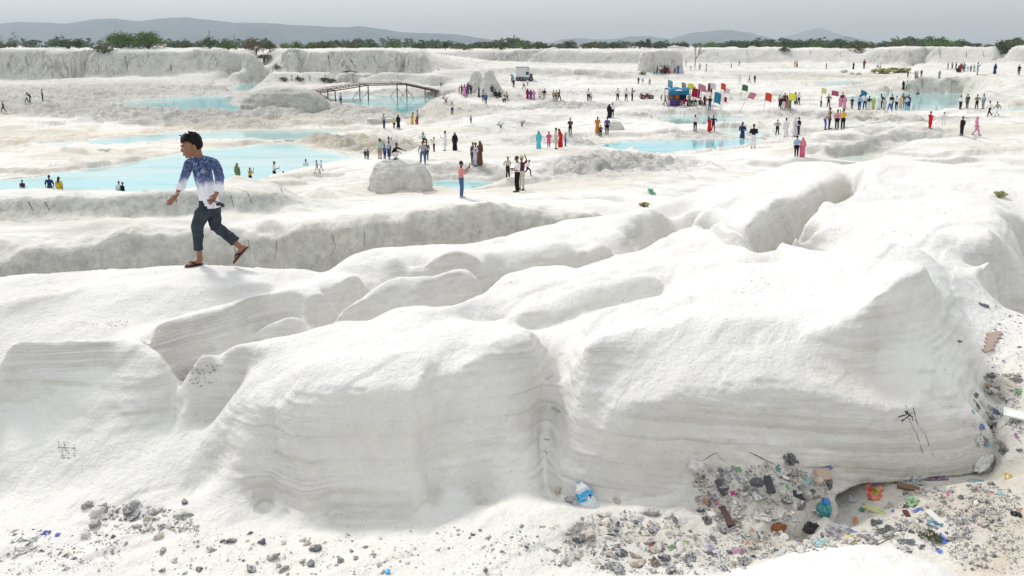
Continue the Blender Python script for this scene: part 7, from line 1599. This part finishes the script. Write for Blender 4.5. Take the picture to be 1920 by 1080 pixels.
# litter
def plastic(name, rgb, rough=.35, trans=0.0, var=.15):
    key = ('pl', name)
    if key in MC: return MC[key]
    m_ = flat_mat(name, rgb, rough, var, 40, spec=.5); b = [n_ for n_ in m_.node_tree.nodes if n_.type == 'BSDF_PRINCIPLED'][0]
    b.inputs['Transmission Weight'].default_value = trans; MC[key] = m_; return m_
def place(e, px, py, lift=0.0, align=True):
    loc, n_ = ghit(px, py); e.location = loc + n_ * lift
    if align:
        n_ = (n_ * .8 + Vector((0, -.25, .4))).normalized(); e.rotation_mode = 'QUATERNION'
        e.rotation_quaternion = n_.to_track_quat('Z', 'Y') @ Matrix.Rotation(0, 3, 'Z').to_quaternion()
    return depth_of(*loc) / F
def crumple(name, w, h, amp, seed, fold=.5):
    n = 9; q2 = random.Random(seed); U_, V_ = np.meshgrid(np.linspace(-.5, .5, n), np.linspace(-.5, .5, n)); 
    a = fbm(U_ * 3 + seed, V_ * 3, oct=2, seed=seed % 50) ; b_ = fbm(U_ * 3 + seed, V_ * 3 + 9, oct=2, seed=seed % 50)
    X_ = (U_ + .22 * a) * w; Y_ = (V_ + .22 * b_) * h; Z_ = amp * (1 - np.abs(fbm(U_ * 4 + seed, V_ * 4, oct=2, seed=(seed + 7) % 60)) * 2.5) 
    me = grid_mesh(name, X_, Y_, Z_); me.polygons.foreach_set('use_smooth', [False] * len(me.polygons)); return me
def dusty(c): return tuple(round(.76 * v + .24 * .55, 3) for v in c)
def sheet(px, py, w, h, c, label, rot=0, amp=.25, rough=.4, trans=0, cat='wrapper', c2=None, name='wrapper'):
    c = dusty(c)
    me = crumple(name, 1, 1, 1, int(px * 7 + py)); o = add(name, me, plastic('plastic_%s' % '_'.join(str(int(v * 100)) for v in c), c, rough, trans), label=label, category=cat)
    s_ = place(o, px, py); o.scale = (w * s_, h * s_ * 1.25, amp * min(w, h) * s_); o.rotation_quaternion = o.rotation_quaternion @ Matrix.Rotation(R(rot), 3, 'Z').to_quaternion()
    o.location += o.rotation_quaternion @ Vector((0, 0, .12 * min(w, h) * s_)); md = o.modifiers.new('t', 'SOLIDIFY'); md.thickness = .02
    if c2: 
        o2 = add('print', me.copy(), plastic('plastic_%s' % '_'.join(str(int(v * 100)) for v in c2), c2, rough), o); o2.data.materials.clear(); o2.data.materials.append(plastic('plastic_%s' % '_'.join(str(int(v * 100)) for v in c2), c2, rough)); o2.scale = (.45, .5, 1); o2.location = (.08, .05, .10)
    return o
LUMPS = {}; SLABS = {}
def lump(px, py, w, h, c, label, trans=0, cat='bag', name='plastic_bag', rough=.35, rot=0):
    me = LUMPS[int(px) % 4].copy() if int(px) % 4 in LUMPS else None
    if me is None:
      me = fuse(name, [ball_vf((0, 0, 0), (.5, .4, .35), 14), ball_vf((.25, .1, .15), (.25, .2, .25), 10), ball_vf((-.2, -.1, .1), (.3, .25, .3), 10)], .07, 0); wrinkle(me, .14, .28, int(px) % 60); me.polygons.foreach_set('use_smooth', [False] * len(me.polygons)); LUMPS[int(px) % 4] = me.copy()
    me.name = name
    o = add(name, me, plastic('plastic_%s_%d' % ('_'.join(str(int(v * 100)) for v in c), trans * 10), c, rough, trans), label=label, category=cat); s_ = place(o, px, py); o.scale = (w * s_, h * s_, h * s_); o.rotation_quaternion = o.rotation_quaternion @ Matrix.Rotation(R(rot), 3, 'Z').to_quaternion(); return o
def slab(px, py, w, h, t, c, label, rot=0, cat='board', name='board', mat=None):
    me = SLABS[int(px) % 3].copy() if int(px) % 3 in SLABS else None
    if me is None: me = fuse(name, [box_vf(-.5, .5, -.5, .5, -.5, .5)], .06, 1); wrinkle(me, .02, .3, int(px) % 40); SLABS[int(px) % 3] = me.copy()
    me.name = name
    o = add(name, me, mat or flat_mat('slab_%s' % '_'.join(str(int(v * 100)) for v in c), c, .8, .2, 30), label=label, category=cat); s_ = place(o, px, py); o.scale = (w * s_, h * s_ * 1.3, t * s_); o.rotation_quaternion = o.rotation_quaternion @ Matrix.Rotation(R(rot), 3, 'Z').to_quaternion(); o.location += o.rotation_quaternion @ Vector((0, 0, t * s_ * .4)); return o
# crushed water bottle
loc, n_ = ghit(1098, 930); s_ = depth_of(*loc) / F
bt = empty('bottle', loc + n_ * .02, 0, 1, label='crushed clear water bottle with a blue label leaning on the rock', category='bottle')
up = np.array([-.42, .30, .85]); up /= np.linalg.norm(up); L = 66 * s_
def BP(t, off=0): return up * (t - .5) * L + np.array([off, -.015, 0])
CL = new_mat('clear_plastic'); CL[2].inputs['Base Color'].default_value = (.86, .90, .93, 1); CL[2].inputs['Transmission Weight'].default_value = .25; CL[2].inputs['Roughness'].default_value = .18; CL[2].inputs['IOR'].default_value = 1.2
ts = [0, .04, .12, .25, .4, .48, .58, .68, .78, .86, .9, .93]; rr2 = [.062, .075, .078, .074, .070, .066, .064, .062, .055, .032, .022, .020]
me = fuse('bottle_body', [tube_vf([BP(t) for t in ts], [(r * 1.0 * L / .30, r * .72 * L / .30) for r in rr2], 20)], .005, 1); wrinkle(me, .006, .035, 3); add('bottle_body', me, CL[0], bt)
add('neck_ring', mesh_from('neck_ring', *tube_vf([BP(.93), BP(.97)], .018 * L / .3, 12)), flat_mat('cap_blue', (.25, .45, .62), .4), bt)
lb_ = add('label', mesh_from('label', *tube_vf([BP(.46), BP(.52), BP(.60), BP(.70)], [(.071 * L / .3, .052 * L / .3)] * 2 + [(.069 * L / .3, .051 * L / .3), (.066 * L / .3, .049 * L / .3)], 20, cap=False)), flat_mat('label_blue', (.02, .38, .72), .4, .08), bt)
for k_ in range(5):
    c_ = BP(.585 + (k_ % 2) * .012) + np.array([-.030 + k_ * .013, -.052 * L / .3 - .002, -.01 + k_ * .007]); add('letter', mesh_from('letter', *tube_vf([c_ + (-.004, 0, -.008), c_ + (0, 0, .010), c_ + (.005, 0, -.006), c_ + (.006, 0, .008)], .0016, 4)), flat_mat('label_white', (.8, .8, .8), .5, 0), lb_)
c_ = BP(.63) + np.array([.045, -.035 * L / .3, .0]); add('label_patch', mesh_from('label_patch', *box_vf(c_[0] - .008, c_[0] + .010, c_[1] - .012, c_[1] - .004, c_[2] - .014, c_[2] + .014), smooth=False), flat_mat('label_purple', (.05, .02, .20), .5), lb_)
# blue packet with orange emblem
o = slab(1222, 1025, 17, 20, 3, (.02, .09, .36), 'small bright blue packet with an orange round emblem on the rubble', 15, 'packet', 'packet')
add('emblem', mesh_from('emblem', *tube_vf([(.0, .02, .45), (.0, .02, .62)], .2, 14)), flat_mat('emblem_orange', (.60, .20, .06), .5), o)
for a in [(1482, 862, 22, 15, (.03, .03, .035), 'crumpled black wrapper at the top of the littered ramp', 10), (1551, 876, 18, 9, (.10, .18, .50), 'blue and white wrapper above the peach block', 20), (1513, 901, 20, 10, (.30, .55, .55), 'pale teal wrapper scrap on the ramp', -10), (1459, 879, 8, 9, (.02, .30, .24), 'small green plastic scrap among black ones on the ramp', 0),
          (1592, 1012, 26, 15, (.62, .55, .08), 'yellow and lime wrapper under the clear bag', 25), (1575, 1010, 14, 9, (.70, .03, .25), 'magenta scrap left of the yellow wrapper', 0), (1606, 979, 22, 8, (.70, .22, .03), 'orange strip of plastic right of the clear bag', -12), (1602, 999, 9, 8, (.03, .12, .60), 'tiny blue scrap right of the clear bag', 0), (1619, 954, 11, 14, (.01, .20, .14), 'dark green packet below the orange wrapper', 10),
          (1645, 958, 46, 9, (.58, .60, .18), 'long yellow green plastic strip on the rubble', 15), (1722, 957, 9, 15, (.03, .12, .55), 'blue and white scrap beside the pale green bag', 20), (1766, 1012, 14, 20, (.02, .12, .62), 'shredded bright blue plastic on the lower right rubble', 70), (1762, 1034, 12, 7, (.02, .10, .55), 'small blue scrap just below the shredded one', 0), (1833, 903, 26, 9, (.05, .22, .30), 'teal wrapper at the right end of the hollow', -5),
          (1892, 897, 34, 12, (.60, .45, .12), 'yellow and red wrapper at the far right of the rubble', 10), (1877, 926, 14, 8, (.35, .60, .72), 'pale blue scrap on the right rubble', 0), (1778, 928, 10, 6, (.65, .05, .30), 'tiny magenta scrap on the right rubble', 0), (1755, 985, 24, 12, (.12, .28, .38), 'grey teal rag below the white board', 0), (1538, 1022, 22, 18, (.45, .68, .68), 'white and teal packet at the foot of the hollow', 0), (1385, 1035, 26, 11, (.50, .25, .40), 'faded pink plastic sheet, bottom centre right', 5),
          (1330, 1027, 18, 10, (.45, .40, .60), 'pale violet scrap left of the faded pink sheet', 0), (1405, 1052, 14, 8, (.45, .52, .20), 'lime scrap below the faded pink sheet', 0), (1286, 1017, 14, 8, (.40, .48, .20), 'yellow green scrap at the right of the rubble patch', 0), (86, 1000, 15, 8, (.03, .08, .45), 'dark blue plastic scrap at lower left', 0), (108, 1004, 8, 7, (.04, .12, .55), 'tiny blue scrap right of the dark blue one', 0), (62, 1013, 13, 9, (.50, .62, .60), 'pale green shell of plastic at lower left', 0), (48, 1031, 26, 12, (.70, .69, .64), 'white wedge of card at lower left', 12),
          (1867, 772, 10, 7, (.02, .06, .35), 'dark blue scrap left of the foam tray', 0), (1840, 801, 12, 8, (.05, .12, .45), 'blue scrap on the slope at the right edge', 0), (1850, 831, 13, 9, (.10, .42, .55), 'turquoise scrap on the slope at the right edge', 0), (1845, 573, 17, 7, (.03, .04, .09), 'dark navy shard lying on the pale slope at right', -35), (1221, 361, 12, 15, (.02, .35, .12), 'bright green wrapper on the ridge beside a grass tuft', 0), (1050, 772, 40, 3, (.40, .55, .52), 'thin pale green ribbon in the gully between the two blocks', 3),
          (1430, 970, 30, 12, (.62, .60, .56), 'dirty white plastic sheet on the lower ramp', 5), (1600, 940, 16, 8, (.55, .56, .58), 'grey white film at the mouth of the hollow', 0), (1700, 1018, 30, 10, (.10, .10, .11), 'dark torn sheet on the rubble near the weeds', 15), (1640, 1018, 34, 9, (.20, .19, .20), 'dark grey torn strip below the clear bag', 12), (1462, 1042, 40, 10, (.60, .60, .58), 'pale torn sheet, bottom right of centre', -8), (1318, 902, 14, 8, (.55, .40, .28), 'brown paper scrap on the left of the ramp', 0), (1376, 985, 26, 12, (.15, .09, .07), 'dark brown rag left of the hollow', 30)]:
    sheet(a[0], a[1], a[2], a[3], a[4], a[5], a[6])
sheet(1641, 928, 26, 26, (.75, .10, .03), 'orange and green shiny wrapper at the mouth of the hollow', 20, c2=(.30, .55, .05)); sheet(1748, 897, 44, 13, (.10, .01, .10), 'dark purple plastic bag under the rock lip', 8, rough=.3); sheet(1708, 903, 42, 24, (.30, .34, .32), 'translucent grey green sheet under the rock lip', 15, rough=.2)
lump(1305, 874, 26, 26, (.72, .70, .68), 'crumpled white bag at the left of the littered ramp'); lump(1544, 957, 24, 30, (.10, .42, .42), 'teal translucent bag hanging on the ramp edge', .3); lump(1518, 990, 30, 22, (.02, .02, .025), 'crumpled black bag at the left mouth of the hollow'); lump(1572, 997, 40, 30, (.62, .62, .66), 'clear crinkled bag at the mouth of the hollow', .35, rough=.2)
lump(1712, 943, 20, 26, (.42, .62, .38), 'pale green bag on the rubble under the lip', .2); lump(1905, 966, 16, 15, (.02, .02, .025), 'small black plastic lump at the right edge'); lump(1842, 868, 46, 26, (.70, .69, .66), 'shredded white plastic caught on the rock end', rot=20); lump(1375, 925, 9, 9, (.60, .02, .22), 'small magenta ball of plastic on the ramp', name='plastic_ball', cat='ball')
lump(1420, 905, 24, 18, (.10, .10, .11), 'dark ashy clump on the left of the ramp', name='ash_clump', cat='clump'); lump(1460, 990, 26, 18, (.25, .08, .03), 'rusty orange brown iron scrap in the hollow', name='scrap_iron', cat='scrap', rough=.9)
slab(1541, 891, 32, 15, 9, (.56, .43, .34), 'peach coloured broken block on the ramp', -15, 'block', 'block'); slab(1442, 909, 14, 24, 4, (.07, .07, .08), 'dark flat plate lying on the ramp', 5, 'plate', 'plate'); slab(1756, 974, 46, 9, 4, (.72, .71, .68), 'long white board on the right rubble', -14); slab(1703, 917, 36, 9, 7, (.22, .13, .08), 'brown board under the grey green sheet', 8); slab(1700, 965, 20, 7, 4, (.12, .04, .04), 'dark maroon offcut on the rubble', -12, 'offcut', 'offcut')
slab(1500, 930, 30, 9, 5, (.06, .055, .055), 'charred black stick like offcut on the ramp', -35, 'offcut', 'offcut'); slab(1350, 915, 8, 22, 5, (.09, .09, .09), 'dark upright splinter on the left of the ramp', 25, 'splinter', 'splinter'); slab(1362, 970, 12, 34, 6, (.10, .06, .05), 'dark brown plank end sticking out left of the hollow', 35, 'plank', 'plank')
SC = [('white', (.66, .66, .64), 5), ('black', (.03, .03, .035), 6), ('grey', (.28, .28, .29), 4), ('brown', (.16, .09, .05), 4), ('blue', (.05, .15, .50), 2), ('teal', (.10, .42, .45), 2), ('pink', (.62, .12, .30), 1), ('orange', (.66, .22, .05), 1), ('green', (.12, .36, .12), 1)]
for zi, nn in ((4, 30), (5, 34), (6, 26), (7, 22), (3, 8)):
    poly, _, _, place_, _ = ZONES[zi]; xs = [p[0] for p in poly]; ys = [p[1] for p in poly]; k_ = 0
    while k_ < nn:
        x, y = q.uniform(min(xs), max(xs)), q.uniform(min(ys), max(ys))
        if not inpoly(poly, x, y): continue
        k_ += 1; cn, cc_, _w = q.choices(SC, [c_[2] for c_ in SC])[0]; w_ = q.uniform(6, 19) if cn in ('white', 'black', 'grey', 'brown') else q.uniform(5, 12)
        o = sheet(x, y, w_, w_ * q.uniform(.35, .8), cc_, 'torn %s plastic scrap %s' % (cn, place_), q.uniform(-90, 90), cat='scrap', name='plastic_scrap'); o['group'] = '%s scraps %s' % (cn, place_)
# blue bottle caps
for px_, py_, r_, c_, lb in [(727, 1074, 10, (.12, .42, .70), 'pale blue bottle cap at the bottom edge'), (1547, 943, 15, (.03, .20, .52), 'blue and white bottle cap on the ramp edge')]:
    o = add('plastic_disc', mesh_from('plastic_disc', *joinvf([tube_vf([(0, 0, 0), (0, 0, .45), (0, 0, .5)], [.5, .5, .42], 16)])), plastic('cap%d' % px_, c_, .35), label=lb, category='bottle cap'); s2 = place(o, px_, py_); o.scale = (r_ * s2,) * 3
# foam tray
o = add('foam_tray', fuse('foam_tray', [box_vf(-.5, .5, -.3, .3, -.05, .02), box_vf(-.5, -.44, -.3, .3, -.05, .07), box_vf(.44, .5, -.3, .3, -.05, .07), box_vf(-.5, .5, -.3, -.25, -.05, .07), box_vf(-.5, .5, .25, .3, -.05, .07)], .025, 1), plastic('foam_white', (.80, .80, .76), .6, 0, .04), label='white foam tray on the rubble slope at the right edge', category='tray'); s2 = place(o, 1904, 783); o.scale = (38 * s2,) * 3; o.location.z += .03
# pile of pink slabs
for i in range(5):
    slab(1864 - i * 3, 628 + i * 7, 30 - i * 2, 6, 5, (.50, .38, .33), ['topmost', 'second', 'middle', 'fourth', 'lowest'][i] + ' pinkish slab in the little stack on the right slope', 12 + i * 3, 'slab', 'stone_slab')
# dark cracks and scorch on the right rock face, stems of dead weed
DK = flat_mat('dark_root', (.05, .045, .045), .95, .3); CK = flat_mat('crack_shade', (.17, .16, .145), .95, .3)
def vein(pts, r_, label, cat='crack', name='crack', mat=None):
    P = []
    for (ax_, ay_), (bx_, by_) in zip(pts[:-1], pts[1:]):
        for t in np.linspace(0, 1, 5)[:-1]: l_, n2 = ghit(ax_ + (bx_ - ax_) * t + q.gauss(0, .8), ay_ + (by_ - ay_) * t); P.append(np.array(l_) + np.array(n2) * .0008)
    dd_ = np.array([np.linalg.norm(p_[:2]) for p_ in P]); md_ = np.median(dd_); P = [p_ for p_, d_ in zip(P, dd_) if abs(d_ - md_) < .02 * md_ + .1]
    if len(P) < 2: P = [P[0], P[0] + np.array([0, 0, .02])] if P else [np.array(ghit(*pts[0])[0])] * 2
    r0 = [r_ * q.uniform(.25, 1.2) * (1 - .6 * i_ / len(P)) for i_, _ in enumerate(P)]; return add(name, mesh_from(name, *tube_vf(P, r0, 5)), mat or DK, label=label, category=cat)
vein([(1698, 760), (1702, 775), (1708, 795), (1720, 820), (1728, 845), (1732, 852)], .004, 'left of two long dark cracks on the right rock face'); vein([(1712, 765), (1720, 795), (1735, 815), (1745, 840), (1753, 865)], .0035, 'right of two long dark cracks on the right rock face')
for i, p_ in enumerate([[(1684, 782), (1698, 778), (1706, 764)], [(1690, 790), (1702, 782), (1716, 770)], [(1696, 770), (1710, 782), (1712, 792)]]): vein(p_, .006, 'black scorch mark at the head of the two long cracks', 'scorch mark', 'scorch_mark')['group'] = 'scorch marks on the right rock face'
vein([(1290, 872), (1320, 862), (1345, 848), (1350, 858), (1370, 872)], .003, 'dry grey root lying along the left of the ramp', 'root', 'dry_root'); vein([(1405, 847), (1430, 860), (1462, 875)], .005, 'dark twig at the top of the littered ramp', 'twig', 'twig'); vein([(1625, 1030), (1660, 1015), (1690, 1000)], .005, 'long dark stick on the rubble below the clear bag', 'stick', 'stick'); vein([(1440, 1000), (1480, 1030), (1505, 1045)], .004, 'thin dark stick in the litter, bottom right', 'stick', 'stick')
vein([(1020, 822), (1028, 826), (1030, 820)], .004, 'small dark twig in the gully between the blocks', 'twig', 'twig')
# dark cracks in the grey wall behind the boy
for i, p_ in enumerate([[(622, 440), (628, 462), (624, 478)], [(683, 428), (683, 448), (684, 470)], [(882, 440), (884, 452)], [(897, 436), (902, 431)], [(520, 448), (517, 470), (514, 492)], [(465, 450), (470, 475)], [(440, 452), (445, 490)]]):
    vein(p_, .016, mat=CK, label= 'dark crack running down the grey wall behind the ridge')['group'] = 'cracks in the grey wall'
for i, p_ in enumerate([[(54, 378), (58, 386), (63, 396)], [(83, 378), (90, 388), (95, 396)], [(433, 366), (437, 380), (438, 392)], [(462, 360), (470, 372), (474, 388)], [(525, 350), (532, 365)]]):
    vein(p_, .026, mat=CK, label= 'dark cleft in the low grey wall by the pond')['group'] = 'clefts in the low grey wall'
for i, p_ in enumerate([[(92, 112), (100, 125), (105, 138)], [(122, 116), (127, 130), (128, 143)], [(178, 112), (184, 122), (185, 142)], [(158, 116), (160, 140)], [(234, 104), (238, 124), (242, 140)], [(255, 103), (260, 122)], [(320, 122), (320, 138)], [(385, 98), (385, 112)], [(48, 106), (52, 125), (54, 142)],
                        [(560, 104), (562, 134)], [(615, 104), (617, 120), (622, 134)], [(655, 106), (662, 120), (668, 130)], [(700, 104), (706, 118), (716, 132)], [(742, 108), (745, 128)], [(768, 112), (762, 130)], [(547, 141), (549, 154)], [(558, 141), (560, 153)], [(580, 142), (581, 155)], [(610, 141), (612, 156)], [(745, 137), (747, 150)], [(822, 128), (824, 143)], [(840, 98), (842, 120)], [(926, 98), (926, 120)], [(1005, 98), (1008, 118)], [(1085, 97), (1088, 118)], [(1145, 96), (1148, 117)], [(1345, 96), (1347, 112)], [(1400, 95), (1404, 114)], [(1520, 95), (1523, 114)], [(1575, 97), (1577, 112)], [(1668, 93), (1671, 113)], [(1715, 92), (1716, 114)], [(1760, 92), (1766, 115)], [(1812, 92), (1813, 114)], [(1840, 93), (1848, 115)]]):
    vein(p_, .12, mat=CK, label= 'dark erosion gully running down the far quarry wall')['group'] = 'erosion gullies of the far wall'
print('litter', time.time() - T0)
